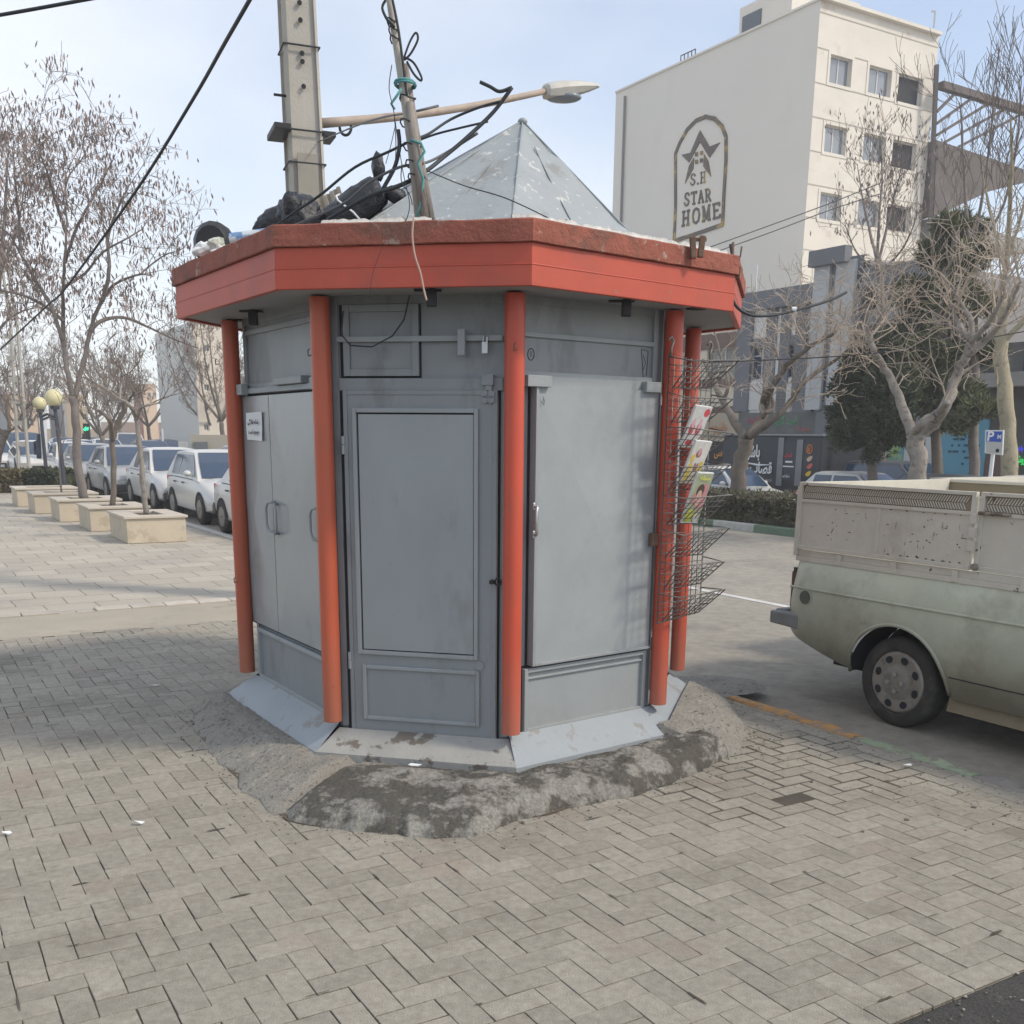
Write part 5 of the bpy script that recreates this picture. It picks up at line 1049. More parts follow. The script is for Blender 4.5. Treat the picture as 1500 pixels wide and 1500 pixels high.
# second tree at the left edge, farther off
def px_tree(name, label, y, limbs, mb, mt, seed, group=None, cat='tree', base=None, dz=None, **kw):
    rg = random.Random(seed); out_ = []
    for k, (pts, r0, r1, nt_) in enumerate(limbs):
        P = []; dy = 0
        for j, (a, q) in enumerate(pts):
            if k > 0 and j > 0: dy += rg.gauss(0, .3)
            P.append(yp(a, q, y + dy))
        out_.append((P, r0, r1, nt_))
    bs = base or V3((out_[0][0][0].x, out_[0][0][0].y, 0)); out_[0][0].insert(0, V3((out_[0][0][0].x, out_[0][0][0].y, -.02)))
    return limb_tree(name, label, cat, bs, out_, mb, mt, seed, group, **kw)
px_tree('bare_tree', 'gnarled bare tree at the left picture edge behind the white cars', 34, [([(-8, 695), (-2, 660), (8, 640)], .16, .12, 0), ([(8, 640), (14, 625), (10, 600), (12, 580)], .08, .03, 5), ([(8, 640), (-10, 620), (-25, 600)], .1, .03, 5), ([(0, 632), (20, 628), (30, 610), (45, 590)], .05, .02, 5)], M['bark'], M['twig'], 15, 'bare street trees farther off', tw=dict(Ln=1.4, r=.02, depth=2, rmin=.008))
px_tree('bare_tree', 'tall bare tree rising out of the left picture edge', 28, [([(-30, 700), (-22, 600), (-12, 500)], .16, .12, 0), ([(-12, 500), (0, 400), (8, 300), (10, 250), (12, 225)], .07, .010, 12), ([(-12, 500), (-30, 400), (-40, 300)], .08, .015, 8), ([(0, 400), (20, 350), (32, 300), (40, 240)], .04, .012, 10), ([(-12, 500), (10, 470), (35, 455), (60, 450)], .04, .012, 8)], M['bark_grey'], M['twig'], 16, 'bare street trees farther off', tw=dict(Ln=.95, r=.015, depth=2, rmin=.005, up=.05), pods=2, podsize=.15)
# three kinds of farther bare tree, copied along the street
def template(seed, h, label, m1='bark', m2='twig', dn=26):
    rg = random.Random(seed); base = V3((0, 0, 0)); limbs = [([V3((0, 0, -.1)), V3((.05, 0, h * .15)), V3((.0, .05, h * .3))], .15, .11, 0)]
    for k in range(5):
        a_ = k * 1.256 + rg.uniform(-.3, .3); o_ = V3((math.cos(a_), math.sin(a_), 0)); limbs.append(([V3((0, .05, h * .3)), V3((0, 0, h * .42)) + o_ * h * .10, V3((0, 0, h * .6)) + o_ * h * .2, V3((0, 0, h * rg.uniform(.78, .95))) + o_ * h * .28], .08, .02, dn // 2))
    return limb_tree('bare_tree', label, 'tree', base, limbs, M[m1], M[m2], seed, 'bare street trees farther off', tw=dict(Ln=h * .17, r=.024, depth=3, kids=(2, 4), up=.35, rmin=.009))
tpl = [template(31, 7.0, 'x', dn=16), template(32, 6.0, 'x', dn=18), template(33, 8.0, 'x', m2='twig', dn=14)]
index_kids()
places = [(36, 11, .95), (44, 3.5, .9), (50, 10.5, 1.0), (58, 12, 1.1), (64, 2.5, 1.1), (70, 11, 1.05), (78, 4, 1.15), (86, 12, 1.2), (58, 17, 1.0), (70, 19, 1.1), (46, 17.5, .95), (96, 7, 1.3), (108, 14, 1.3), (52, -3.2, .8), (66, -4, .9), (82, -5, 1.0), (100, -6, 1.1), (34, 17, .95), (120, 2, 1.4), (75, 16, 1.15)]
places = [(s_, n_, k_) for s_, n_, k_ in places]
ords = ['first', 'second', 'third', 'fourth', 'fifth', 'sixth', 'seventh', 'eighth', 'ninth', 'tenth']
def angle_px(p): return 750 + F * p.x / (p.y * .97)
order = sorted(range(len(places)), key=lambda i: angle_px(W(places[i][0], places[i][1])))
spots = ['left of the globe lamps', 'right behind the globe lamps', 'between globe lamps and forked trunk', 'behind the forked tree trunk', 'behind the crooked planter tree', 'beyond the leaning planter tree', 'before the pale apartment block', 'close to the kiosk column']
for rank, i in enumerate(order):
    s_, n_, k_ = places[i]; lab = '%s bare brown street tree from the left in the far row' % (ords[rank] if rank < 10 else ['eleventh', 'twelfth', 'thirteenth', 'fourteenth', 'fifteenth', 'sixteenth', 'seventeenth', 'eighteenth', 'nineteenth', 'twentieth'][rank - 10])
    src = tpl[i % 3]; loc = W(s_, n_, ZR)
    if i < 3: src.location = loc; src.rotation_euler = (0, 0, i); src.scale = (k_,) * 3; src['label'] = lab
    else: copy_tree(src, loc, i * 1.7, lab, None, None, (k_ * rnd.uniform(.9, 1.1), k_, k_ * rnd.uniform(.85, 1.1)))

# =================================================================== STREET FURNITURE ON THE LEFT
p = gp(37, 712); t = thing('utility_pole', 'slotted tapering concrete pole at the left behind the low hedge', 'utility pole', p)
b = MB(); q1 = yp(20, 470, p.y); q1.x += .0
for sx in (-1, 1): b.tube([p + V3((sx * .17, 0, 0)), V3((q1.x + sx * .10, p.y, q1.z)), V3((q1.x - .25 + sx * .07, p.y, q1.z + 3.5))], [.06, .05, .04], 6)
for k in range(14): f_ = k / 13; c = p.lerp(V3((q1.x - .25, p.y, q1.z + 3.5)), f_); b.box(c, (.34 - .18 * f_, .09, .14))
b.box(p.lerp(q1, .5) + V3((0, .04, 0)), (.2, .02, .1)); b.build('shaft', M['concrete'], t)
for (bx, by, tx, ty, rr_, lab) in ((69, 702, 58, 591, .21, 'shorter of the two cream globe lamps'), (97, 727, 79, 583, .235, 'taller cream globe lamp on a dark post by the planters')):
    p = gp(bx, by) if by > 710 else gp(69, 712); y = p.y; c = yp(tx, ty, y); t = thing('globe_lamp', lab, 'street lamp', p)
    b = MB(); p = V3((yp(bx, by, y).x, y, 0)); b.tube([p, p.lerp(c, .25), c - V3((0, 0, rr_))], [.075, .06, .05], 10); b.tube([c - V3((0, 0, rr_ + .06)), c - V3((0, 0, rr_ - .02))], [.11, .13], 14); b.tube([p, p + V3((0, 0, .25))], [.11, .09], 12)
    b.tube([p.lerp(c, .80), p.lerp(c, .80) + V3((.25 if tx < 70 else -.25, 0, .1)), p.lerp(c, .80) + V3((.42 if tx < 70 else -.42, 0, .02))], .035, 6); b.build('post', mat('dark_post_paint', (.05, .055, .07), .5, .15, 5), t, smooth=True)
    b = MB(); b.ball(c, rr_, 24, 14); b.build('globe', mat('cream_globe', (.62, .57, .34), .35, .04, 2), t, smooth='all')
hedge('low_hedge', 'low clipped green hedge beside the farthest planter', 20.6, 23.6, -1.0, .0, 0, .85, 4500, M['hedge'], 3, .08) if False else None
pa, pb = gp(40, 722), gp(86, 724)
def hedge_box(label, pa, pb, dep, h, m, seed, n_=3500):
    rg = random.Random(seed); x_ = (pb - pa); Lx = x_.length; x_.normalize(); y_ = V3((-x_.y, x_.x, 0)); t = thing('hedge', label, 'hedge', pa.lerp(pb, .5)); b = MB()
    for k in range(n_):
        u_, v_, z = rg.uniform(0, Lx), rg.uniform(0, dep), h * rg.random() ** .6; f_ = rg.random()
        if f_ < .5: v_ = rg.gauss(.02, .03)
        elif f_ < .8: z = h + rg.gauss(0, .03)
        q = pa + x_ * u_ + y_ * v_ + V3((0, 0, z)); d = V3((rg.gauss(0, 1), rg.gauss(0, 1), rg.gauss(.4, .8))).normalized(); o_ = d.orthogonal().normalized(); L_ = .08 * rg.uniform(.6, 1.5); b.q(q - o_ * L_ * .4, q + o_ * L_ * .4, q + d * L_)
    b.build('foliage', m, t, fix=False); b = MB(); b.box8([pa + x_ * .06 + y_ * .08, pb - x_ * .06 + y_ * .08, pb - x_ * .06 + y_ * (dep - .08), pa + x_ * .06 + y_ * (dep - .08)] + [q + V3((0, 0, h - .1)) for q in (pa + x_ * .06 + y_ * .08, pb - x_ * .06 + y_ * .08, pb - x_ * .06 + y_ * (dep - .08), pa + x_ * .06 + y_ * (dep - .08))]); b.build('branches', m, t); return t
hedge_box('clipped green hedge between the slotted pole and the planters', pa, pb, .9, .62, M['hedge'], 3)
hedge_box('brownish dry hedge at the left picture edge', gp(-30, 722), gp(38, 722), .9, .58, M['hedge_dry'], 4)
hedge('median_hedge', 'clipped hedge on the road median behind the striped kerb', -2, 22, 10.25, 11.2, .0, .62, 16000, mat('olive_hedge_leaves', (.075, .072, .042), .85, .3, 2, island=.5), 5, .075)
# road signs far left
def sign(label, px, py, w_px, h_px, y, m, base_py, extra=None, pole=True):
    c = yp(px, py, y); k = (yp(px + 1, py, y) - c).length; t = thing('road_sign', label, 'sign', V3((c.x, y, ZR))); w_, h_ = w_px * k, h_px * k
    b = MB(); b.box(c, (w_, .04, h_)); b.build('sign_plate', m, t, bevel=.01)
    b = MB(); b.tube([V3((c.x, y + .06, ZR)), c + V3((0, .06, h_ * .4))], .045, 8); b.build('pole', M['steel'], t); return t, c, k
t, c, k = sign('blue pedestrian crossing sign with a white triangle', 77, 652, 8, 8, 48, mat('sign_blue', (.03, .10, .42), .5, 0, 3), 690)
b = MB(); b.q(c + V3((-.10, -.025, -.11)), c + V3((.10, -.025, -.11)), c + V3((0, -.025, .1))); b.build('triangle', M['paper'], t, fix=False); b = MB(); b.tube([c + V3((0, -.028, .05)), c + V3((0, -.028, -.03)), c + V3((-.03, -.028, -.08))], .012, 4); b.build('walking_figure', M['ink'], t)
t, c, k = sign('yellow sign with black marks left of the dark lamp post', 57, 652, 7, 9, 46, mat('sign_yellow', (.65, .60, .05), .5, 0, 3), 690)
b = MB()
for dz in (-.07, .02, .09): b.box(c + V3((.02, -.026, dz)), (.12, .01, .03))
b.build('lettering', M['ink'], t)
sign('small white rectangular sign on a thin pole at far left', 9, 657, 4.5, 6, 45, M['paper'], 690); sign('small white sign right of the slotted pole', 42, 657, 5, 6, 45, mat('grey_white_sign', (.5, .5, .5), .6, 0, 3), 690)
sign('white notice board on a pole before the grey kiosk-like hut', 268, 655, 13, 15, 42, mat('faded_board', (.50, .50, .47), .7, .1, 5), 700)
t = thing('diamond_sign', 'diamond-shaped sign frame standing behind the left cars', 'sign', V3((yp(20, 690, 40).x, 40, ZR))); b = MB(); c = yp(20, 660, 40); pts = [c + V3((0, 0, .18)), c + V3((.18, 0, 0)), c + V3((.0, 0, -.26)), c + V3((-.18, 0, 0))]; b.tube(pts + [pts[0]], .018, 5); b.build('sign_frame', M['paper'], t); b = MB(); b.tube([c + V3((0, 0, -.26)), V3((c.x, 40, ZR))], .03, 6); b.q(*[q + V3((0, .01, 0)) for q in pts]); b.build('plate', M['cargrey'], t)
t = thing('traffic_light', 'hanging traffic light with a lit green arrow', 'traffic light', V3((yp(134, 690, 62).x, 62, ZR))); c = yp(126, 628, 62); b = MB(); b.box(c + V3((0, .1, -.2)), (.34, .2, 1.0)); b.build('housing', M['black'], t, bevel=.02); b = MB(); b.q(*[c + V3((x_, -.02, z)) for x_, z in ((-.16, -.05), (.02, .14), (.02, .04), (.16, .08), (.12, -.1), (0, -.06), (-.02, -.14))]); b.build('green_arrow', emis('green_arrow_light', (.02, .8, .25), 2.0), t, fix=False); b = MB(); b.tube([V3((c.x + .6, 62.2, ZR)), V3((c.x + .6, 62.2, c.z + .6)), c + V3((0, .2, .5))], .07, 8); b.build('pole', M['steel'], t)
for (px, py0, py1, y, lab, r_) in ((66, 620, 692, 40, 'white round post just right of the shorter globe lamp post', .12), (240, 640, 680, 50, 'white upper part of a steel street post behind the parked cars', .06)):
    p = yp(px, py1, y); q = yp(px - 3, py0 - 12, y); t = thing('steel_post', lab, 'post', V3((p.x, y, ZR))); b = MB(); b.tube([V3((p.x, y, ZR)), q], r_, 10); b.build('shaft', mat('white_post_paint', (.55, .57, .6), .5, .05, 3), t, smooth=True)
t = thing('service_hut', 'low beige hut with a grey roller door behind the parked cars', 'hut', W(33, 12.9, ZR)); c0, c1, c2 = yp(283, 700, 38), yp(308, 700, 38), yp(345, 700, 38.5)
zt = yp(300, 637, 38).z; b = MB(); b.prism([(c0.x, c0.y), (c2.x + .8, c2.y), (c2.x + 1.6, c2.y + 2.4), (c0.x + .4, c0.y + 2.4)], ZR, zt); b.build('wall', mat('hut_render', (.36, .33, .275), .9, .06, 1), t); b = MB(); b.box(V3(((c0.x + c1.x) / 2 + .04, c0.y - .01, (zt - .25) / 2)), (c1.x - c0.x - .12, .06, zt - .25)); b.build('roller_door', mat('roller_door_grey', (.16, .175, .18), .7, .15, 3, stretch=(1, 1, 12)), t)

# =================================================================== CARS
def car(label, color, s, n, head, kind='sedan', glass='car_glass', group='cars standing along the street', detail=True, bumper='plast', z=None):
    """head: +1 faces away along the street, -1 faces towards the camera end."""
    Fd = U * head; Sd = V3((Fd.y, -Fd.x, 0))                                    # forward, right-hand side
    base = W(s, n, ZR if z is None else z); t = thing('parked_car', label, 'car', base, 0, group)
    P = lambda x, y, zz: base + Fd * x + Sd * y + V3((0, 0, zz))
    if kind == 'van': L2, hw, Hh = 2.35, .85, 1.95; prof = [(-L2, .55, 1.0), (-L2 + .05, .35, 1.05), (-1.6, .25, 1.05), (0, .22, 1.05), (1.3, .22, 1.05), (1.9, .25, .98), (L2 - .1, .3, .85), (L2, .45, .7)]; cab_ = (-L2 + .04, -L2 + .15, 1.0, 1.75)
    elif kind == 'hatch': L2, hw, Hh = 1.95, .82, 1.43; prof = [(-L2, .5, .86), (-L2 + .06, .32, .92), (-1.3, .22, .93), (0, .2, .92), (.75, .2, .90), (1.35, .22, .80), (L2 - .12, .26, .68), (L2, .42, .58)]; cab_ = (-L2 + .10, -1.35, .10, .92)
    elif kind == 'suv': L2, hw, Hh = 2.2, .9, 1.72; prof = [(-L2, .6, 1.0), (-L2 + .06, .4, 1.06), (-1.4, .3, 1.08), (0, .28, 1.06), (1.0, .28, 1.05), (1.6, .3, .98), (L2 - .12, .34, .88), (L2, .5, .75)]; cab_ = (-L2 + .10, -L2 + .45, .15, 1.0)
    else: L2, hw, Hh = 2.15, .83, 1.42; prof = [(-L2, .5, .84), (-L2 + .06, .32, .94), (-1.45, .22, .96), (0, .2, .93), (.85, .2, .91), (1.4, .22, .84), (L2 - .12, .26, .72), (L2, .42, .6)]; cab_ = (-1.62, -.98, .22, 1.02)
    def zt(x):
        for i in range(len(prof) - 1):
            if prof[i][0] <= x <= prof[i + 1][0]: f_ = (x - prof[i][0]) / (prof[i + 1][0] - prof[i][0]); return prof[i][2] * (1 - f_) + prof[i + 1][2] * f_
        return prof[-1][2]
    b = MB(); rows = []
    for (x, zl, zh) in prof:
        e = max(0, abs(x) - L2 + .6) / .6; w_ = hw * (1 - .10 * e ** 1.5); h_ = zh - zl
        half = [(0, zl), (w_ * .80, zl), (w_ * .97, zl + .05), (w_, zl + h_ * .35), (w_ * .995, zl + h_ * .62), (w_ * .95, zh - .07), (w_ * .86, zh - .01), (w_ * .5, zh + .025), (0, zh + .035)]
        rows.append([P(x, y, zz) for y, zz in half] + [P(x, -y, zz) for y, zz in half[-2:0:-1]])
    b.grid(rows, True); k_ = len(rows[0]); b.face(list(range(k_))[::-1]); b.face([len(b.v) - k_ + j for j in range(k_)])
    body_ = b.build('body', M[color], t, smooth=True, bevel=.02 if detail else 0)
    xr, xrt, xft, xf = cab_; cw, rw = hw * .93, hw * .72; zb = lambda x: zt(x) - .03
    b = MB(); rows = []
    for (x, f_) in ((xr, 0), (xr * .5 + xrt * .5, .55), (xrt, 1), ((xrt + xft) / 2, 1.03), (xft, 1), (xft * .55 + xf * .45, .58), (xf, 0)):
        z_ = zb(x if f_ == 0 else max(xr, min(xf, x))); z0_ = zb(x); z1 = z0_ + (Hh - z0_) * f_; w1 = cw + (rw - cw) * f_; c_ = .02 * f_
        rows.append([P(x, -cw, z0_), P(x, -w1, z1 - c_), P(x, -w1 * .6, z1 + c_), P(x, 0, z1 + c_ * 1.3), P(x, w1 * .6, z1 + c_), P(x, w1, z1 - c_), P(x, cw, z0_)])
    b.grid(rows); cb = b.build('cabin', M[color], t, smooth=True, bevel=.012 if detail else 0)
    g_ = .006
    def cabpt(x, f_, y):                                                       # point on cabin skin
        z0_ = zb(x); return P(x, (cw + (rw - cw) * f_) * y, z0_ + (Hh - z0_) * f_)
    def pane(nm, q):
        bb = MB(); bb.q(*q); return bb.build(nm, M[glass], t, fix=False)
    def endglass(nm, x0, x1, xm, fm_, out_x):
        def sk(x, f_, y): z0_ = zb(x); w1 = cw + (rw - cw) * f_; return P(x + out_x * .016, w1 * y, z0_ + (Hh - z0_) * f_ + .016)
        A, B_, C_ = (x0, 0), (xm, fm_), (x1, 1); L3 = lambda p_, q_, u_, y: sk(p_[0], p_[1], y).lerp(sk(q_[0], q_[1], y), u_)
        bb = MB(); bb.grid([[L3(A, B_, .16, y) for y in (-.88, 0, .88)], [L3(A, B_, 1, y) for y in (-.90, 0, .90)], [L3(B_, C_, .86, y) for y in (-.88, 0, .88)]]); bb.build(nm, M[glass], t, fix=False)
    endglass('windscreen', xf, xft, xft * .55 + xf * .45, .58, 1); endglass('rear_window', xr, xrt, xr * .5 + xrt * .5, .55, -1)
    for sd in (-1, 1):
        segs = ((xr + (xrt - xr) * .75 + .12, (xrt + xft) / 2 - .10), ((xrt + xft) / 2 - .02, xf - .28)) if kind != 'van' else ((xrt + .1, -.8), (-.7, .35), (.45, xf - .25))
        for (a0, a1) in segs:
            def sp(x, f_):
                y = (cw + (rw - cw) * f_) + g_; return P(x, sd * y, zb(0) + (Hh - zb(0)) * f_)
            def lim(x, f_):                                                    # keep inside the raked pillars
                xa = xr + (xrt - xr) * f_ + .10; xb = xf + (xft - xf) * f_ - .10; return max(xa, min(xb, x))
            q = [sp(lim(a0, .08), .10), sp(lim(a1, .08), .10), sp(lim(a1, .5), .5), sp(lim(a1, .86), .88), sp(lim(a0, .86), .88), sp(lim(a0, .5), .5)]
            pane('side_window', q)
        if detail:
            mx_ = xf - .42; b = MB(); b.ball(P(mx_, sd * (cw + .10), zb(mx_) + .12), .085, 10, 7, (1, 1, .75)); b.tube([P(mx_, sd * cw, zb(mx_) + .06), P(mx_, sd * (cw + .08), zb(mx_) + .10)], .02, 6); b.build('wing_mirror', M[color], t, smooth='all')
            for xh in ((a0 + .15 if False else -.15), -.95 if kind != 'hatch' else -.85):
                b = MB(); b.box(P(xh, sd * (hw + .002), .80 * zt(0) / .93), (.15, .02, .03), (Fd, Sd, V3((0, 0, 1)))); b.build('door_handle', M['plast'], t)
    wr_ = .30 if kind != 'suv' else .35
    for xw in (L2 - .78, -L2 + .80):
        for sd in (-1, 1):
            c = P(xw, sd * (hw - .075), wr_)
            b = MB(); b.q(*[P(xw + (wr_ + .055) * math.cos(a_ * .3307), sd * (hw + .004 - .01 * (a_ in (0, 9.5))), wr_ + (wr_ + .055) * math.sin(a_ * .3307)) for a_ in [k * .5 for k in range(20)]]); b.build('wheel_arch', M['darkgap'], t, fix=False)
            b = MB(); a2 = Sd * sd; rows = []
            for (rr_, d) in ((.02, .092), (wr_ * .6, .09), (wr_ * .64, .08), (wr_ * .9, .085), (wr_, .06), (wr_, -.1)): rows.append([c + a2 * d + (Fd * math.cos(2 * math.pi * k / 20) + V3((0, 0, 1)) * math.sin(2 * math.pi * k / 20)) * rr_ for k in range(20)])
            b.grid(rows[2:], True); wl = b.build('wheel', M['tyre'], t, smooth=True); b = MB(); b.grid(rows[:3], True); b.build('rim', M['rim'], wl, smooth=True)
    xN = L2; e = .012
    for sd in (-1, 1):
        b = MB(); q = [P(xN - .10, sd * hw * .90, zt(xN) - .02), P(xN + .012, sd * hw * .80, zt(xN) - .03), P(xN + .012, sd * hw * .50, zt(xN) - .05), P(xN + .012, sd * hw * .52, zt(xN) - .16), P(xN + .012, sd * hw * .82, zt(xN) - .17), P(xN - .12, sd * hw * .935, zt(xN) - .14)]; b.ext(q, Fd * .012); b.build('headlight', M['headlamp'], t)
        b = MB(); b.box(P(-L2 - .004, sd * hw * .72, .80), (.05, .26, .16), (Fd, Sd, V3((0, 0, 1)))); b.build('tail_light', M['redlamp'], t, bevel=.01)
    b = MB(); b.box(P(xN + .004, 0, zt(xN) - .11), (.05, hw * .8, .09), (Fd, Sd, V3((0, 0, 1)))); b.build('grille', M['black'], t, bevel=.006)
    b = MB(); b.box(P(xN - .0, 0, .36), (.16, hw * 1.84, .2), (Fd, Sd, V3((0, 0, 1)))); b.build('front_bumper', M[bumper], t, bevel=.03)
    b = MB(); b.box(P(-L2, 0, .42), (.16, hw * 1.84, .2), (Fd, Sd, V3((0, 0, 1)))); b.build('rear_bumper', M[bumper], t, bevel=.03)
    b = MB(); b.box(P(xN + .085, 0, .40), (.01, .46, .10), (Fd, Sd, V3((0, 0, 1)))); b.build('number_plate', M['paper'], t)
    return t
G_ = 'cars parked along the near kerb'
car('white sedan nearest the kiosk, half hidden by the red column', 'white', 13.0, 1.32, -1, 'sedan', group=G_)
car('white car with a round silver badge side, second from the kiosk', 'white', 17.55, 1.42, -1, 'hatch', group=G_)['label'] = 'white hatchback behind the nearest parked sedan by the column'
car('white hatchback with black bonnet vents beside the nearest planter', 'white', 21.9, 1.40, -1, 'sedan', group=G_)['label'] = 'white car with a long blue-tinted windscreen behind the nearest planter'
car('x', 'silver', 26.3, 1.10, -1, 'sedan', group=G_, bumper='plast')['label'] = 'silvery car with grey bumper behind the crooked planter tree'
car('x', 'silver', 30.9, 1.0, -1, 'sedan', group=G_)['label'] = 'silver car right of the forked tree trunk'
car('x', 'white', 35.6, 1.1, -1, 'sedan', group=G_)['label'] = 'white car seen between the taller globe lamp and the forked trunk'
car('x', 'white', 40.5, .3, -1, 'sedan', group=G_)['label'] = 'white car behind the green hedge left of the globe lamps'
car('x', 'white', 45.0, -.8, -1, 'hatch', group=G_)['label'] = 'white car at the left picture edge behind the slotted pole'
G_ = 'traffic and cars farther down the street'
far = [(24.5, 6.6, 'suv', 'white', 1, 'white car roof showing behind the cars nearest the column'), (30, 5.6, 'sedan', 'white', 1, 'white car in the second line behind the blue-tinted windscreen'), (37, 7.6, 'suv', 'cargrey', 1, 'dark grey off-roader with a red tail light in the traffic'),
    (42, 8.3, 'sedan', 'cargrey', 1, 'dark saloon in front of the bare trees'), (45, 5.6, 'sedan', 'cargrey', 1, 'dark grey car behind the white hatchback with grey bumper'), (52, 7.8, 'sedan', 'carblack', 1, 'black saloon farther along the traffic lane'), (53, 5.2, 'sedan', 'white', -1, 'white car beyond the crooked tree'), (60, 7.4, 'suv', 'silver', 1, 'silver off-roader far down the street'),
    (62, 4.4, 'sedan', 'cargrey', -1, 'grey car far off behind the globe lamps'), (70, 3.2, 'sedan', 'white', -1, 'small white car far off left of the forked trunk'), (50, 1.0, 'suv', 'cargrey', -1, 'dark car behind the white cars by the hedge'), (56, -1.4, 'van', 'white', -1, 'white van at far left behind the slotted pole'), (48, 3.0, 'sedan', 'white', 1, 'white car between the two lines of parked cars'), (33, 8.6, 'sedan', 'silver', 1, 'silver car before the beige hut'), (66, 6.4, 'sedan', 'carblack', 1, 'black car among the farthest traffic'), (28.5, 9.0, 'sedan', 'white', 1, 'white car beside the median left of the hut')]
for (s_, n_, kd, cl, hd_, lab) in far: car(lab, cl, s_, n_, hd_, kd, group=G_, detail=False)
G_ = 'cars parked in front of the shops'
def at_px(px, n): q = npl(px, 700, n); return sn(q)[0]
def rcar(label, color, kind, n, front_px=None, back_px=None, roof=690, Hh=1.43, L2=2.15, det=True):
    """heading towards the camera end; the far (left in the picture) end or the near end sits on a sight line."""
    sx_ = at_px(back_px, n) - L2 if back_px is not None else at_px(front_px, n) + L2
    px_ = back_px if back_px is not None else front_px; z_ = npl(px_, roof, n).z - Hh
    return car(label, color, sx_, n, -1, kind, group=G_, detail=det, z=max(ZS, min(z_, ZS + .25)))
rcar('white car with lit headlamp before the black food truck', 'white', 'hatch', 17.3, front_px=1142, roof=688, L2=1.95)
rcar('grey car roof behind the white car and the bare median tree', 'silver', 'sedan', 21.0, front_px=1075, roof=680, det=False)
rcar('small white car right of the food truck', 'white', 'hatch', 18.2, back_px=1192, roof=690, L2=1.95)
rcar('dark off-roader beneath the dark conifer', 'cargrey', 'suv', 20.6, back_px=1243, roof=682, Hh=1.72, L2=2.2)
rcar('dark grey saloon roof behind the thick median tree', 'cargrey', 'sedan', 16.0, back_px=1288, roof=692)
rcar('white saloon roof at the right edge beneath the parking sign', 'white', 'sedan', 14.6, back_px=1412, roof=689)
# second pickup just beyond ours
t = thing('second_pickup', 'cargo rails of a second cream pickup beyond the green one', 'pickup truck', W(-1.8, 3.1, ZR))
b = MB(); q0, q1 = npl(1362, 700, 2.6), npl(1362, 715, 2.6); s0_ = sn(q0)[0]; zt_ = q0.z
cbox(b, s0_, s0_ - 2.4, 2.60, 2.63, zt_ - .04, zt_); cbox(b, s0_, s0_ - 2.4, 2.60, 2.63, zt_ - .11, zt_ - .14); cbox(b, s0_, s0_ - 2.4, 2.60, 2.63, .9, zt_ - .14); cbox(b, s0_, s0_ - .03, 2.64, 4.1, .9, zt_); cbox(b, s0_, s0_ - 2.4, 4.1, 4.13, .9, zt_); b.build('cargo_frame', M['pkcargo'], t)
b = MB(); zig(b, s0_, s0_ - 2.4, zt_ - .108, zt_ - .04, 2.61, .006); b.build('mesh_band', M['pkcargo'], t, fix=False)
b = MB(); cbox(b, s0_ + .05, s0_ - 4.2, 2.58, 4.14, .25, .90); b.build('body', M['pk'], t, bevel=.05)
b = MB(); cbox(b, s0_ - 2.5, s0_ - 3.6, 2.66, 4.06, .901, 1.42); b.build('cab', M['pk'], t, bevel=.12)
for (s_, n_, ax_) in ((s0_ - .7, 2.66, -N), (s0_ - .7, 4.06, N), (s0_ - 3.4, 2.66, -N), (s0_ - 3.4, 4.06, N)):
    b = MB(); b.tube([W(s_, n_, WZ), W(s_, n_, WZ) + V3(ax_) * .1], WR, 20); b.build('wheel', M['tyre'], t, smooth=True)
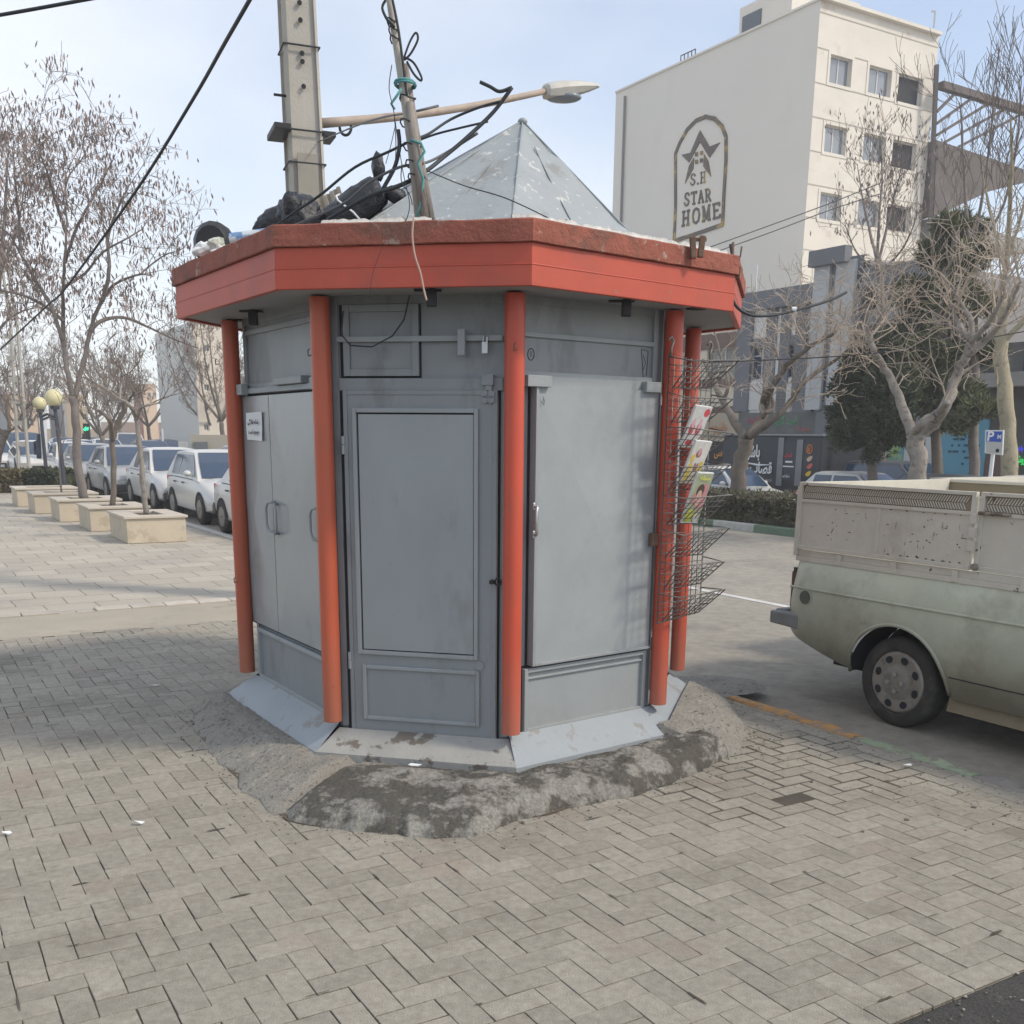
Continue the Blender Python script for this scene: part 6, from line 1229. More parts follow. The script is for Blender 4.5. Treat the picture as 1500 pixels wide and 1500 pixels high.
# =================================================================== BUILDINGS
Z_ = V3((0, 0, 1))
def facade(parent, o, x, Wd, z0, z1, holes, m, nm='wall', dp=.18, fm=None, gm=None, mull=1, thick=.3, transom=False, build_w=True):
    """wall sheet with real openings. o = left end at ground, x = direction to the right, outward normal = x cross up."""
    x = V3(x).normalized(); nrm = x.cross(Z_); P = lambda t, z, d=0: V3((o.x, o.y, 0)) + x * t + Z_ * z + nrm * d
    xs = sorted(set([0, Wd] + [round(v, 4) for h in holes for v in (h[0], h[2])])); zs = sorted(set([z0, z1] + [round(v, 4) for h in holes for v in (h[1], h[3])]))
    b = MB()
    for i in range(len(xs) - 1):
        for j in range(len(zs) - 1):
            cx_, cz = (xs[i] + xs[i + 1]) / 2, (zs[j] + zs[j + 1]) / 2
            if any(h[0] < cx_ < h[2] and h[1] < cz < h[3] for h in holes): continue
            b.q(P(xs[i], zs[j]), P(xs[i + 1], zs[j]), P(xs[i + 1], zs[j + 1]), P(xs[i], zs[j + 1]))
    for h in holes:
        a, c, e, g_ = h[:4]; b.q(P(a, c), P(a, c, -dp), P(a, g_, -dp), P(a, g_)); b.q(P(e, c), P(e, g_), P(e, g_, -dp), P(e, c, -dp)); b.q(P(a, g_), P(a, g_, -dp), P(e, g_, -dp), P(e, g_)); b.q(P(a, c), P(e, c), P(e, c, -dp), P(a, c, -dp))
    b.q(P(0, z1), P(Wd, z1), P(Wd, z1, -thick), P(0, z1, -thick)); b.build(nm, m, parent, fix=False)
    if build_w:
        for h in holes:
            a, c, e, g_ = h[:4]; dark = len(h) > 4 and h[4] == 'open'
            b = MB(); f_ = .05; B8 = lambda a_, c_, e_, g2, d0, d1: b.box8([P(a_, c_, d0), P(e_, c_, d0), P(e_, c_, d1), P(a_, c_, d1), P(a_, g2, d0), P(e_, g2, d0), P(e_, g2, d1), P(a_, g2, d1)])
            B8(a, c, a + f_, g_, -dp + .001, -dp + .05); B8(e - f_, c, e, g_, -dp + .001, -dp + .05); B8(a + f_, c, e - f_, c + f_, -dp + .001, -dp + .05); B8(a + f_, g_ - f_, e - f_, g_, -dp + .001, -dp + .05)
            if not dark:
                for q_ in range(1, mull + 1): xx = a + (e - a) * q_ / (mull + 1); B8(xx - .025, c + f_, xx + .025, g_ - f_, -dp + .001, -dp + .045)
                if transom: B8(a + f_, c + (g_ - c) * .7, e - f_, c + (g_ - c) * .7 + .05, -dp + .001, -dp + .045)
            wf = b.build('window', fm or M['paper'], parent)
            b = MB(); b.q(P(a, c, -dp + .012), P(e, c, -dp + .012), P(e, g_, -dp + .012), P(a, g_, -dp + .012)); b.build('pane', M['darkgap'] if dark else (gm or M['glass']), wf, fix=False)
    return P
def boxb(parent, o, x, Wd, dep, z0, z1, m, nm, bev=0):
    x = V3(x).normalized(); nrm = x.cross(Z_); P = lambda t, z, d=0: V3((o.x, o.y, 0)) + x * t + Z_ * z + nrm * d
    b = MB(); b.box8([P(0, z0, 0), P(Wd, z0, 0), P(Wd, z0, -dep), P(0, z0, -dep), P(0, z1, 0), P(Wd, z1, 0), P(Wd, z1, -dep), P(0, z1, -dep)]); return b.build(nm, m, parent, bevel=bev)
RX = -U                                                                        # to the right, for walls along the street
# ---- tall pale block with painted emblem
NS = 34.0; q = npl(1202, 0, NS); S1 = sn(q)[0]; ZTOP = q.z; S2 = sn(npl(902, 140, NS))[0]
M['render'] = mat('pale_render', (.74, .70, .63), .9, .04, .25, .1, 30, dirt=((.67, .635, .57), .5, .55, .15, .5))
M['travertine'] = mat('travertine', (.68, .64, .565), .8, .07, .6, .1, 20, dirt=((.52, .44, .36), .7, .57, .1, .6), stretch=(1, 1, 1.4))
bd = thing('apartment_block', 'tall pale apartment block with a large star emblem on its blank side wall', 'building', W((S1 + S2) / 2, NS + 4, ZR))
PO = W(S2, NS); WL = S2 - S1
Pm = facade(bd, PO, RX, WL, 0, ZTOP, [], M['render'])
boxb(bd, W(S2 + .02, NS + .35), RX, 1.2, 8, 0, ZTOP - .1, mat('dull_render', (.42, .41, .39), .9, .06, .4), 'stair_wall')
NE = sn(spl(1377, 42, S1))[1]; WE = NE - NS; eo = W(S1, NS)
wins = []
def ez(px, py): q = spl(px, py, S1); return sn(q)[1] - NS, q.z
for row, (ya, dy) in enumerate(((77, 0), (180, 0), (281, 0))):
    for col, (xa, xb, y0, y1) in enumerate(((1217, 1246, 79, 120), (1273, 1303, 95, 136), (1316, 1349, 105, 148))):
        pass
r1 = [((1217, 79), (1246, 122)), ((1274, 94), (1304, 137)), ((1317, 106), (1349, 149))]
a1 = [(ez(*c0), ez(*c1)) for c0, c1 in r1]; zr = [ez(1217, 79)[1], ez(1209, 181)[1], ez(1203, 281)[1]]; step = (zr[0] - zr[2]) / 2; hh = 1.25 * step / 3.1
for k in range(6):
    zt2 = zr[0] - k * step
    if zt2 - hh < .6: break
    for col, (c0, c1) in enumerate(a1): wins.append((c0[0], zt2 - hh - (.05 if col == 2 else 0), c1[0], zt2, 'open' if (col == 2) else ''))
fw = mat('white_frame', (.62, .62, .60), .5, .03, 3)
Pe = facade(bd, eo, N, WE, ZS, ZTOP, wins, M['travertine'], 'window_wall', .22, fw, mat('pane_sky', (.20, .22, .24), .08, .2, .8, spec=1), 1)
b = MB()                                                                       # joint bands, window surrounds, cornice
for k in range(20):
    zz = ZTOP - .5 - k * step / 2 * .98
    if zz > 1: b.box8([Pe(0, zz, 0.0), Pe(WE, zz, 0.0), Pe(WE, zz, .012), Pe(0, zz, .012), Pe(0, zz + .05, 0.0), Pe(WE, zz + .05, 0.0), Pe(WE, zz + .05, .012), Pe(0, zz + .05, .012)])
b.build('band', mat('band_stone', (.40, .37, .33), .9, .1, 3), bd)
for h in wins:
    b = MB(); a, c, e, g_ = h[:4]; w_ = .14
    for (a_, c_, e_, g2) in ((a - w_, c - w_, a, g_ + w_), (e, c - w_, e + w_, g_ + w_), (a, g_, e, g_ + w_), (a, c - w_, e, c)): b.box8([Pe(a_, c_, .001), Pe(e_, c_, .001), Pe(e_, c_, .03), Pe(a_, c_, .03), Pe(a_, g2, .001), Pe(e_, g2, .001), Pe(e_, g2, .03), Pe(a_, g2, .03)])
    b.build('window_surround', M['travertine'], bd)
boxb(bd, W(S1 - .25, NS - .10), N, WE + .02, .26, ZTOP, ZTOP + .14, M['travertine'], 'parapet_cap'); boxb(bd, W(S2, NS - .08), RX, WL, .3, ZTOP + .001, ZTOP + .10, M['render'], 'parapet_cap')
b = MB(); b.prism([(p.x, p.y) for p in (W(S2 - .1, NS + .3), W(S1 + .3, NS + .3), W(S1 + .3, NS + WE), W(S2 - .1, NS + WE))], 0, ZTOP - .3); b.build('back_wall', M['render'], bd)
q = npl(915, 150, NS - .1); b = MB(); b.tube([V3((q.x, q.y, 1)), V3((q.x, q.y, ZTOP - .4))], .07, 6); b.build('drain_pipe', mat('pipe_grey', (.22, .21, .2), .7, .1, 3), bd)
# roof stair house
nh = NS + 4; ph0 = sn(npl(1083, 30, nh)); ph1 = sn(npl(1160, 0, nh))
boxb(bd, W(ph0[0], nh), RX, ph0[0] - ph1[0], 5, ZTOP - .2, ZTOP + 3.4, M['travertine'], 'stair_house')
b = MB(); q0, q1 = npl(1086, 50, nh - .05), npl(1115, 12, nh - .05); s0_, s1_ = sn(q0)[0], sn(q1)[0]; b.box8([W(s0_, nh - .06, ZTOP - .2), W(s1_, nh - .06, ZTOP - .2), W(s1_, nh - .01, ZTOP - .2), W(s0_, nh - .01, ZTOP - .2), W(s0_, nh - .06, q1.z), W(s1_, nh - .06, q1.z), W(s1_, nh - .01, q1.z), W(s0_, nh - .01, q1.z)]); b.build('stair_window', M['glass'], bd)
b = MB()
for k in range(5): q = W(ph0[0] + 1.2 - k * .3, NS + 1.0); b.tube([q + Z_ * (ZTOP - .2), q + Z_ * (ZTOP + .9)], .03, 5)
b.tube([W(ph0[0] + 1.2, NS + 1, ZTOP + .9), W(ph0[0], NS + 1, ZTOP + .9)], .03, 5); b.build('railing', M['black'], bd)
q = spl(1368, 40, S1); b = MB(); b.tube([q, q + Z_ * .7, q + Z_ * .75 + U * .2], .05, 6); b.build('vent_pipe', M['steel'], bd)
# emblem
gm1 = mat('emblem_bronze', (.105, .078, .055), .5, .2, 1.5, dirt=((.42, .29, .05), 1.1, .53, .08, .9)); E_ = lambda px, py, d=.03: npl(px, py, NS - d)
def ribbon(b, pts, w_, d0=.0, th=.05, closed=False):                           # flat band raised on the wall, width measured in the wall plane
    n_ = len(pts)
    for i in range(n_ - 1 + (1 if closed else 0)):
        a, c = pts[i], pts[(i + 1) % n_]; dr = (c - a).normalized(); s_ = dr.cross(-N).normalized() * w_ / 2; b.ext([a - s_ - dr * w_ * .2, c - s_ + dr * w_ * .2, c + s_ + dr * w_ * .2, a + s_ - dr * w_ * .2], -N * (th + .0007 * i))
em = [(988, 352), (990, 305), (990, 225), (996, 210), (1007, 190), (1020, 177), (1034, 171), (1047, 174), (1058, 185), (1064, 200), (1064, 235), (1061, 285), (1059, 329), (1025, 341), (988, 353)]
b = MB(); ribbon(b, [E_(*p, 0.0) for p in em], .20); fr = b.build('emblem_frame', gm1, bd)
b = MB(); star = [(1026, 192), (1040, 216), (1055, 210), (1039, 230)]
b.ext([E_(*p, 0) for p in ((1026, 191), (1040, 215), (1055, 209), (1040, 231), (1026, 208), (1010, 238), (999, 227), (1012, 224))], -N * .05)
b.ext([E_(*p, 0) for p in ((1032, 226), (1038, 236), (1042, 259), (1031, 244))], -N * .05); b.ext([E_(*p, 0) for p in ((1017, 231), (1016, 247), (1004, 269), (1010, 243))], -N * .05)
for (x_, y_) in ((1021, 226), (1028, 224), (1021, 237), (1028, 235)): b.ext([E_(x_ - 2, y_ + 3.3, 0), E_(x_ + 2, y_ + 2.8, 0), E_(x_ + 2, y_ - 3, 0), E_(x_ - 2, y_ - 2.6, 0)], -N * .05)
b.build('emblem_star', gm1, bd)
# slab-serif letters drawn as strokes
LT = {'S': [[(.9, .78), (.75, .95), (.5, 1), (.22, .93), (.12, .74), (.3, .58), (.68, .44), (.88, .26), (.75, .07), (.48, 0), (.2, .06), (.08, .24)]], 'T': [[(.5, 0), (.5, 1)], [(.02, .96), (.98, .96)], [(.28, .02), (.72, .02)], [(.04, .84), (.04, 1)], [(.96, .84), (.96, 1)]],
      'A': [[(.1, 0), (.5, 1), (.9, 0)], [(.25, .36), (.75, .36)], [(0, .02), (.28, .02)], [(.72, .02), (1, .02)]], 'R': [[(.2, 0), (.2, 1)], [(.05, .97), (.6, .97), (.85, .86), (.85, .62), (.6, .5), (.2, .5)], [(.5, .5), (.88, .02), (1, .02)], [(.04, .02), (.38, .02)]],
      'H': [[(.2, 0), (.2, 1)], [(.8, 0), (.8, 1)], [(.2, .5), (.8, .5)], [(.04, .02), (.36, .02)], [(.64, .02), (.96, .02)], [(.04, .98), (.36, .98)], [(.64, .98), (.96, .98)]], 'O': [[(.5, 0), (.2, .12), (.08, .5), (.2, .88), (.5, 1), (.8, .88), (.92, .5), (.8, .12), (.5, 0)]],
      'M': [[(.14, 0), (.14, 1), (.5, .12), (.86, 1), (.86, 0)], [(0, .02), (.28, .02)], [(.72, .02), (1, .02)], [(.0, .98), (.2, .98)], [(.8, .98), (1, .98)]], 'E': [[(.2, 0), (.2, 1)], [(.05, .97), (.88, .97), (.88, .8)], [(.05, .03), (.9, .03), (.9, .2)], [(.2, .52), (.68, .52)]], '.': [[(.35, .0), (.65, .0)], [(.35, .06), (.65, .06)]]}
def letters(word, lb, rb, rt_, lt_, lw):
    b = MB(); n_ = sum(.45 if c == '.' else 1 for c in word); u_ = 0
    for ch in word:
        wd = .45 if ch == '.' else 1; m0, m1 = (u_ + .12 * wd) / n_, (u_ + .88 * wd) / n_
        for st in LT[ch]:
            pts = []
            for (x_, y_) in st:
                f_ = m0 + (m1 - m0) * x_; lo = (lb[0] + (rb[0] - lb[0]) * f_, lb[1] + (rb[1] - lb[1]) * f_); hi = (lt_[0] + (rt_[0] - lt_[0]) * f_, lt_[1] + (rt_[1] - lt_[1]) * f_); pts.append(E_(lo[0] + (hi[0] - lo[0]) * y_, lo[1] + (hi[1] - lo[1]) * y_, 0.0))
            ribbon(b, pts, lw, th=.04)
        u_ += wd
    b.build('lettering', gm1, bd)
letters('S.H', (1010, 272), (1035, 267), (1035, 251), (1011, 256), .07); letters('STAR', (1001, 302), (1043, 294), (1042, 276), (1002, 284), .10); letters('HOME', (997, 332), (1058, 318), (1057, 296), (998, 311), .125)

# ---- two-storey shop buildings along the far side
NB = 24.5
def b_at(px, py, n=NB): q = npl(px, py, n); return sn(q)[0], q.z
def shop(label, pxl, pxr, pyt, m, holes, fm=None, gm=None, mull=1, dep=9, z0=ZS, transom=False, n=NB, frac=.5):
    sl_, _ = b_at(pxl, 600, n); sr_, _ = b_at(pxr, 600, n); zt_ = b_at((pxl + pxr) / 2, pyt, n)[1]; t = thing('shop_building', label, 'building', W((sl_ + sr_) / 2, n + 3, ZR)); o = W(sl_, n)
    hs = []
    for (x0, y0, x1, y1) in holes:
        s0_, za = b_at(x0, y0, n); s1_, zb_ = b_at(x1, y1, n); hs.append((sl_ - s0_, min(za, zb_), sl_ - s1_, max(za, zb_)))
    P = facade(t, o, RX, sl_ - sr_, z0, zt_, hs, m, 'wall', .2, fm, gm, mull, transom=transom)
    b = MB(); b.prism([(p.x, p.y) for p in (W(sl_ - .02, n + .32), W(sr_ + .02, n + .32), W(sr_ + .02, n + dep), W(sl_ - .02, n + dep))], z0, zt_ - .15); b.build('back_wall', m, t)
    return t, P, sl_, sr_, zt_
M['gdark'] = mat('dark_grey_cladding', (.16, .165, .18), .7, .08, 1.5); M['glight'] = mat('light_grey_panel', (.72, .715, .70), .7, .06, 1.5); M['beige'] = mat('beige_brick', (.66, .585, .47), .85, .08, 2); M['brown'] = mat('brown_band', (.17, .11, .09), .8, .1, 3)
M['bluepane'] = mat('blue_pane', (.06, .09, .15), .15, .2, .7, spec=.8); M['curtain'] = mat('curtained_pane', (.24, .25, .22), .3, .15, 3, stretch=(14, 14, 1))
def pad(t, n, x0, y0, x1, y1, m, nm, d=.05, th=.05):                              # a panel standing proud of a wall
    s0_, za = b_at(x0, y0, n); s1_, zb_ = b_at(x1, y1, n); b = MB(); cbox(b, s0_, s1_, n - .003, n - th, min(za, zb_), max(za, zb_)); return b.build(nm, m, t, fix=True)
t, P, a_, c_, zt_ = shop('beige brick shop house with curtained windows beyond the rack', 960, 1084, 432, M['beige'], [(1036, 512, 1080, 556), (975, 520, 1015, 562)], fw, M['curtain'], 1)
for (y0, y1, nm) in ((430, 441, 'cornice'), (447, 455, 'cornice'), (499, 508, 'lintel'), (560, 566, 'sill'), (598, 606, 'band')): pad(t, NB, 960, y0, 1083, y1, M['brown'], nm)
pad(t, NB, 962, 607, 1083, 640, mat('tan_sign_board', (.42, .36, .27), .7, .05, 3), 'sign_board', th=.12); q = npl(1036, 637, NB - .13); text('lettering', 'ﺶﺧﺮﭼ ﻪﮔﻼﻛ'[:4] + 'ﺶﻧارد', q, RX, Z_, .55, mat('orange_letters', (.55, .20, .06), .5, .05, 3), t, .02, width=1.15, bold=.02)
pad(t, NB, 1024, 608, 1033, 630, mat('blue_letter', (.05, .13, .4), .5, .05, 3), 'sign_mark', th=.14)
pad(t, NB, 962, 645, 1083, 700, M['darkgap'], 'shop_window', th=.04)
q = npl(1046, 672, NB - .06); text('lettering', 'ﻰﺳ', q, RX, Z_, .32, mat('orange_neon', (.6, .25, .05), .5, 0, 3), t, .02, width=.5, bold=.03)
t, P, a_, c_, zt_ = shop('grey clad shop house with blue windows and pale panels', 1086, 1204, 431, M['glight'], [(1099, 508, 1125, 556), (1152, 506, 1177, 552)], fw, M['bluepane'], 1, transom=True)
for (x0, x1) in ((1086, 1097), (1127, 1131), (1148, 1151), (1172, 1191)): pad(t, NB, x0, 433, x1, 603, M['gdark'], 'pilaster', th=.12 if x1 - x0 > 6 else .06)
pad(t, NB, 1086, 433, 1203, 443, M['gdark'], 'cornice', th=.3); pad(t, NB, 1099, 497, 1126, 506, M['gdark'], 'lintel'); pad(t, NB, 1152, 492, 1171, 504, M['gdark'], 'lintel')
for (x0, x1) in ((1098, 1124), (1132, 1170)): pad(t, NB, x0, 562, x1, 600, mat('pale_panel', (.58, .58, .56), .7, .05, 2), 'wall_panel', th=.06)
pad(t, NB, 1086, 605, 1203, 642, mat('stone_fascia', (.13, .135, .13), .8, .25, 2), 'sign_board', th=.14)
q = npl(1094, 622, NB - .15); text('lettering', 'ﻪﺷﻮﮔ', q, RX, Z_, .34, mat('pink_letters', (.45, .06, .10), .5, .05, 3), t, .02, width=.62, bold=.02)
q = npl(1134, 624, NB - .15); text('lettering', 'هوﺮﮔ ﺪﻴﻣا', q, RX, Z_, .38, mat('green_letters', (.07, .30, .12), .5, .05, 3), t, .02, width=1.15, bold=.02)
q = npl(1168, 633, NB - .15); text('lettering', 'ﻪﻤﻴﺑ', q, RX, Z_, .2, mat('red_letters', (.5, .10, .08), .5, .05, 3), t, .02, width=.6)
pad(t, NB, 1087, 645, 1203, 700, M['darkgap'], 'shop_window', th=.04)
b = MB(); s0_, z0_ = b_at(1090, 436, NB + 3); s1_, z1_ = b_at(1205, 408, NB + 3); b.box8([W(s0_, NB + 3, zt_ - .2), W(s1_, NB + 3, zt_ - .2), W(s1_, NB + 3.3, zt_ - .2), W(s0_, NB + 3.3, zt_ - .2), W(s0_, NB + 3, zt_ + .4), W(s1_, NB + 3, zt_ + .75), W(s1_, NB + 3.3, zt_ + .75), W(s0_, NB + 3.3, zt_ + .4)]); b.build('roof_parapet', mat('pale_brick_parapet', (.42, .37, .28), .9, .25, 6), t)
b = MB(); q = npl(1106, 440, NB + 1); b.tube([q, q + Z_ * 1.3, q + Z_ * 1.3 + U * .35], .03, 5); b.build('vent_pipe', M['steel'], t)
t, P, a_, c_, zt_ = shop('narrow dark stair tower with white pilasters and grey cap', 1199, 1247, 380, M['gdark'], [(1203, 588, 1229, 545)], fw, M['glass'], 1, n=NB - .3, transom=True)
for (x0, x1) in ((1197, 1203), (1229, 1239)): pad(t, NB - .3, x0, 384, x1, 600, mat('white_pilaster', (.46, .47, .48), .7, .05, 2), 'pilaster', th=.12)
pad(t, NB - .3, 1195, 370, 1247, 384, M['gdark'], 'cap', th=.35); pad(t, NB - .3, 1198, 604, 1246, 642, M['gdark'], 'sign_board', th=.1); pad(t, NB - .3, 1210, 652, 1244, 700, mat('pale_gate', (.36, .37, .36), .6, .1, 4), 'gate', th=.05)
t, P, a_, c_, zt_ = shop('low grey building with louvred slots behind the conifers', 1246, 1366, 396, mat('mid_grey_render', (.26, .255, .25), .85, .08, 1), [(1268, 424, 1330, 431), (1268, 440, 1330, 447), (1270, 478, 1300, 520), (1315, 475, 1345, 515)], M['gdark'], M['glass'], 1)
pad(t, NB, 1246, 398, 1366, 409, M['gdark'], 'cornice', th=.3); pad(t, NB, 1264, 648, 1330, 702, mat('green_yellow_mural', (.30, .42, .16), .7, .5, .9, dirt=((.10, .32, .40), .8, .5, .05, .9)), 'mural', th=.05); pad(t, NB, 1346, 652, 1362, 700, M['glass'], 'doorway', th=.05)
pad(t, NB, 1330, 640, 1334, 702, fw, 'door_post', th=.12); pad(t, NB, 1360, 640, 1364, 702, fw, 'door_post', th=.12)
t, P, a_, c_, zt_ = shop('dark shop row with a turquoise mural wall and neon signs', 1368, 1640, 500, mat('dark_shop_wall', (.10, .095, .09), .85, .2, 1), [(1450, 520, 1480, 548), (1500, 515, 1530, 545)], M['gdark'], M['glass'], 1)
pad(t, NB, 1368, 553, 1640, 562, mat('balcony_slab', (.30, .29, .27), .8, .1, 2), 'balcony_slab', th=.8); pad(t, NB, 1370, 615, 1441, 702, mat('turquoise_wall', (.13, .36, .48), .75, .10, .7), 'mural', th=.08)
b = MB(); rg = random.Random(4)
for k in range(22): s_, z_ = b_at(1388 + rg.uniform(0, 44), 645 + 9 * (k % 5)); cbox(b, s_, s_ - rg.uniform(.05, .22), NB - .082, NB - .095, z_, z_ + .07)
for (x_, y_) in ((1383, 625), (1395, 628), (1374, 622)): s_, z_ = b_at(x_, y_); b.ball(W(s_, NB - .09, z_), .12, 8, 6, (1, 1, 1.4))
b.build('mural_pattern', mat('mural_dark_marks', (.04, .11, .17), .8, .1, 3), t)
q = npl(1482, 663, NB - .12); text('lettering', 'ﻰﺸﻫﺎﺑ', q, RX, Z_, .22, emis('blue_neon', (.03, .04, .75), 1.0), t, .02, width=.36, bold=.02); q = npl(1484, 681, NB - .12); text('lettering', 'ﻰﺷورﺎﺒﻟ', q, RX, Z_, .3, emis('green_neon', (.01, .55, .08), 1.0), t, .02, width=.55, bold=.02)
pad(t, NB, 1446, 640, 1478, 702, M['brown'], 'shop_window', th=.05)
# ---- steel frame under construction behind
t = thing('unfinished_building', 'unfinished steel building frame right of the tall pale block', 'building frame', W(S1, NE + 5, ZR)); b = MB(); SF = S1 - .5
def fr_(px, py, s_=None): return spl(px, py, SF if s_ is None else s_)
stm = mat('dark_steel', (.10, .085, .08), .8, .2, 2)
b.tube([fr_(1378, 125), fr_(1500, 162), fr_(1620, 196)], .24, 4)
for k in range(5): b.tube([fr_(1372, 164 + k * 17), fr_(1402 + k * 25, 134 + k * 7.6)], .09, 4)
b.tube([fr_(1372, 95), fr_(1362, 330)], .13, 4)
b.build('beam', stm, t); b = MB(); q = [fr_(1372, 205), fr_(1500, 248), fr_(1500, 268), fr_(1450, 280), fr_(1368, 318)]; b.ext(q, U * 6); b.build('floor_slab', mat('dark_slab', (.12, .105, .095), .9, .2, 1), t)  # floor slab in its own dark brown-grey
b = MB(); q = [fr_(1372, 318), fr_(1500, 350), fr_(1500, 372), fr_(1370, 345)]; b.ext(q, U * 5); b.build('lower_slab', mat('pale_slab', (.30, .29, .27), .9, .1, 1), t)
b = MB(); b.tube([V3((q[0].x, q[0].y, ZR)), q[0]], .2, 6); q9 = fr_(1560, 240); b.tube([V3((q9.x, q9.y, ZR)), q9], .2, 6); b.build('column', stm, t)
# ---- food truck
nf = 19.2; s_l, s_r = sn(npl(1057, 690, nf))[0], sn(npl(1201, 690, nf))[0]; zt_ = npl(1150, 636, nf).z; s_m = sn(npl(1144, 690, nf))[0]
ft = thing('food_truck', 'black butcher food truck with white Persian lettering and meat pictures', 'food truck', W((s_l + s_r) / 2, nf + 1, ZR)); fb = mat('truck_black', (.035, .04, .048), .45, .08, 2)
b = MB(); cbox(b, s_l, s_r, nf, nf + 2.0, ZS + .5, zt_ - .06); b.build('body', fb, ft, bevel=.04); b = MB(); cbox(b, s_l + .05, s_r - .05, nf - .05, nf + 2.05, zt_ - .06, zt_); b.build('roof', mat('truck_grey_trim', (.20, .21, .22), .5, .1, 3), ft, bevel=.02)
def tp(x0, y0, x1, y1, m, nm, th=.03):
    a, c = npl(x0, y0, nf - .01), npl(x1, y1, nf - .01); b = MB(); cbox(b, sn(a)[0], sn(c)[0], nf - .004, nf - th, min(a.z, c.z), max(a.z, c.z)); return b.build(nm, m, ft)
tp(1147, 647, 1166, 705, mat('truck_panel', (.045, .05, .06), .5, .05, 3), 'door', .03); tp(1176, 647, 1198, 708, M['truck_panel'] if 'truck_panel' in M else fb, 'hatch', .03); tp(1142, 641, 1145, 712, bpy.data.materials['truck_grey_trim'], 'corner_trim', .05); tp(1169, 644, 1173, 712, bpy.data.materials['truck_grey_trim'], 'corner_trim', .05)
wl = M['paper']; T_ = lambda px, py: npl(px, py, nf - .04)
text('lettering', 'ﻰﺷﺎﺑ', T_(1090, 675), RX, Z_, .52, wl, ft, .01, width=.70, bold=.03); text('lettering', 'بﺎﺼﻗ', T_(1098, 697), RX, Z_, .46, wl, ft, .01, width=.98, bold=.03); text('lettering', 'dry aged steak', T_(1101, 706), RX, Z_, .16, mat('grey_letters', (.36, .36, .37), .6, 0, 3), ft, .01, width=.92)
b = MB(); a = T_(1094, 678); c = T_(1127, 681); b.tube([a, a.lerp(c, .5) - Z_ * .035, c], [.02, .035, .012], 6); b.build('knife_blade', wl, ft)
b = MB(); c = T_(1090, 700); b.q(*[c + RX * .16 * math.cos(k * .45) + Z_ * .24 * math.sin(k * .45) for k in range(14)]); b.build('meat_picture', mat('meat_dark', (.13, .035, .035), .5, .4, 8, dirt=((.5, .4, .4), 9, .6, .05, .9)), ft, fix=False)
text('lettering', 'بﺎﺼﻗ', T_(1149, 671), RX, Z_, .17, mat('red_vinyl', (.6, .03, .05), .5, 0, 3), ft, .01, width=.32, bold=.03)
tp(1151, 675, 1161, 678, wl, 'label_strip', .034); tp(1147, 682, 1163, 684.5, wl, 'label_strip', .034); text('lettering', 'ﺪﻴﻫاﻮﺨﺑ', T_(1146, 700), RX, Z_, .13, wl, ft, .012, width=.3, bold=.02)
b = MB(); c = T_(1186, 658); b.tube([c + RX * .105 * math.cos(k * .35) + Z_ * .13 * math.sin(k * .35) for k in range(19)], .016, 5, cap=False); b.tube([c - Z_ * .10, c + Z_ * .02, c + RX * .03 + Z_ * .06], .018, 5); b.tube([c - RX * .05 - Z_ * .06, c - RX * .05 + Z_ * .05], .015, 5); b.build('round_emblem', mat('orange_vinyl', (.65, .22, .05), .5, 0, 3), ft)
for (px, py, cc, nm) in ((1186, 672, (.55, .40, .30), 'chicken_picture'), (1186, 683, (.55, .12, .10), 'steak_picture'), (1184, 694, (.65, .40, .04), 'cutlet_picture')):
    b = MB(); c = T_(px, py); b.q(*[c + RX * (.11 + .02 * math.sin(k * 1.3)) * math.cos(k * .45) + Z_ * .085 * math.sin(k * .45 + .5) for k in range(14)]); b.build(nm, mat(nm, cc, .5, .25, 12), ft, fix=False)
for (s_, n_, d) in ((s_l - .8, nf + .1, -1), (s_r + .8, nf + .1, -1), (s_l - .8, nf + 1.9, 1), (s_r + .8, nf + 1.9, 1)): b = MB(); b.tube([W(s_, n_, ZS + .34), W(s_, n_ + d * .12, ZS + .34)], .34, 20); b.build('wheel', M['tyre'], ft, smooth=True)
# ---- parking sign
y_ = npl(1457, 650, 10.9); b = MB(); t = thing('parking_sign', 'blue and white parking sign with P and M on a white pole', 'sign', W(sn(y_)[0], 10.9, .05)); Pg = lambda px, py, d=0: npl(px, py, 10.9 - d)
b.ext([Pg(1442, 664), Pg(1468, 667), Pg(1470, 630), Pg(1443, 630)], N * .03); b.build('sign_plate', mat('sign_white', (.62, .63, .63), .5, .03, 3), t, bevel=.006)
b = MB(); b.ext([Pg(1445, 646.5, .003), Pg(1467, 647.5, .003), Pg(1468, 632, .003), Pg(1445.5, 632, .003)], -N * .006); b.build('blue_field', mat('parking_blue', (.03, .09, .42), .5, .03, 3), t)
b = MB(); b.ext([Pg(1445, 662, .003), Pg(1466, 664, .003), Pg(1467, 648.5, .003), Pg(1445, 647.6, .003)], -N * .006); b.build('grey_field', mat('sign_grey', (.45, .45, .43), .5, .03, 3), t)
k_ = (Pg(1446, 640) - Pg(1447, 640)).length; text('lettering', 'P', Pg(1446, 646, .012), RX, Z_, k_ * 12.5, M['paper'], t, .004, width=k_ * 9.5, bold=.03); text('lettering', 'M', Pg(1461, 643, .012), RX, Z_, k_ * 5.5, M['paper'], t, .004, bold=.02)
b = MB(); c = Pg(1461, 660, .011); b.q(*[c + RX * k_ * 2.6 * math.cos(k * .5236) + Z_ * k_ * 2.6 * math.sin(k * .5236) for k in range(12)]); b.build('round_mark', M['ink'], t, fix=False)
b = MB(); q = Pg(1455, 662, -.06); b.tube([V3((q.x, q.y, 0)), q], .035, 8); b.build('pole', M['paper'], t)

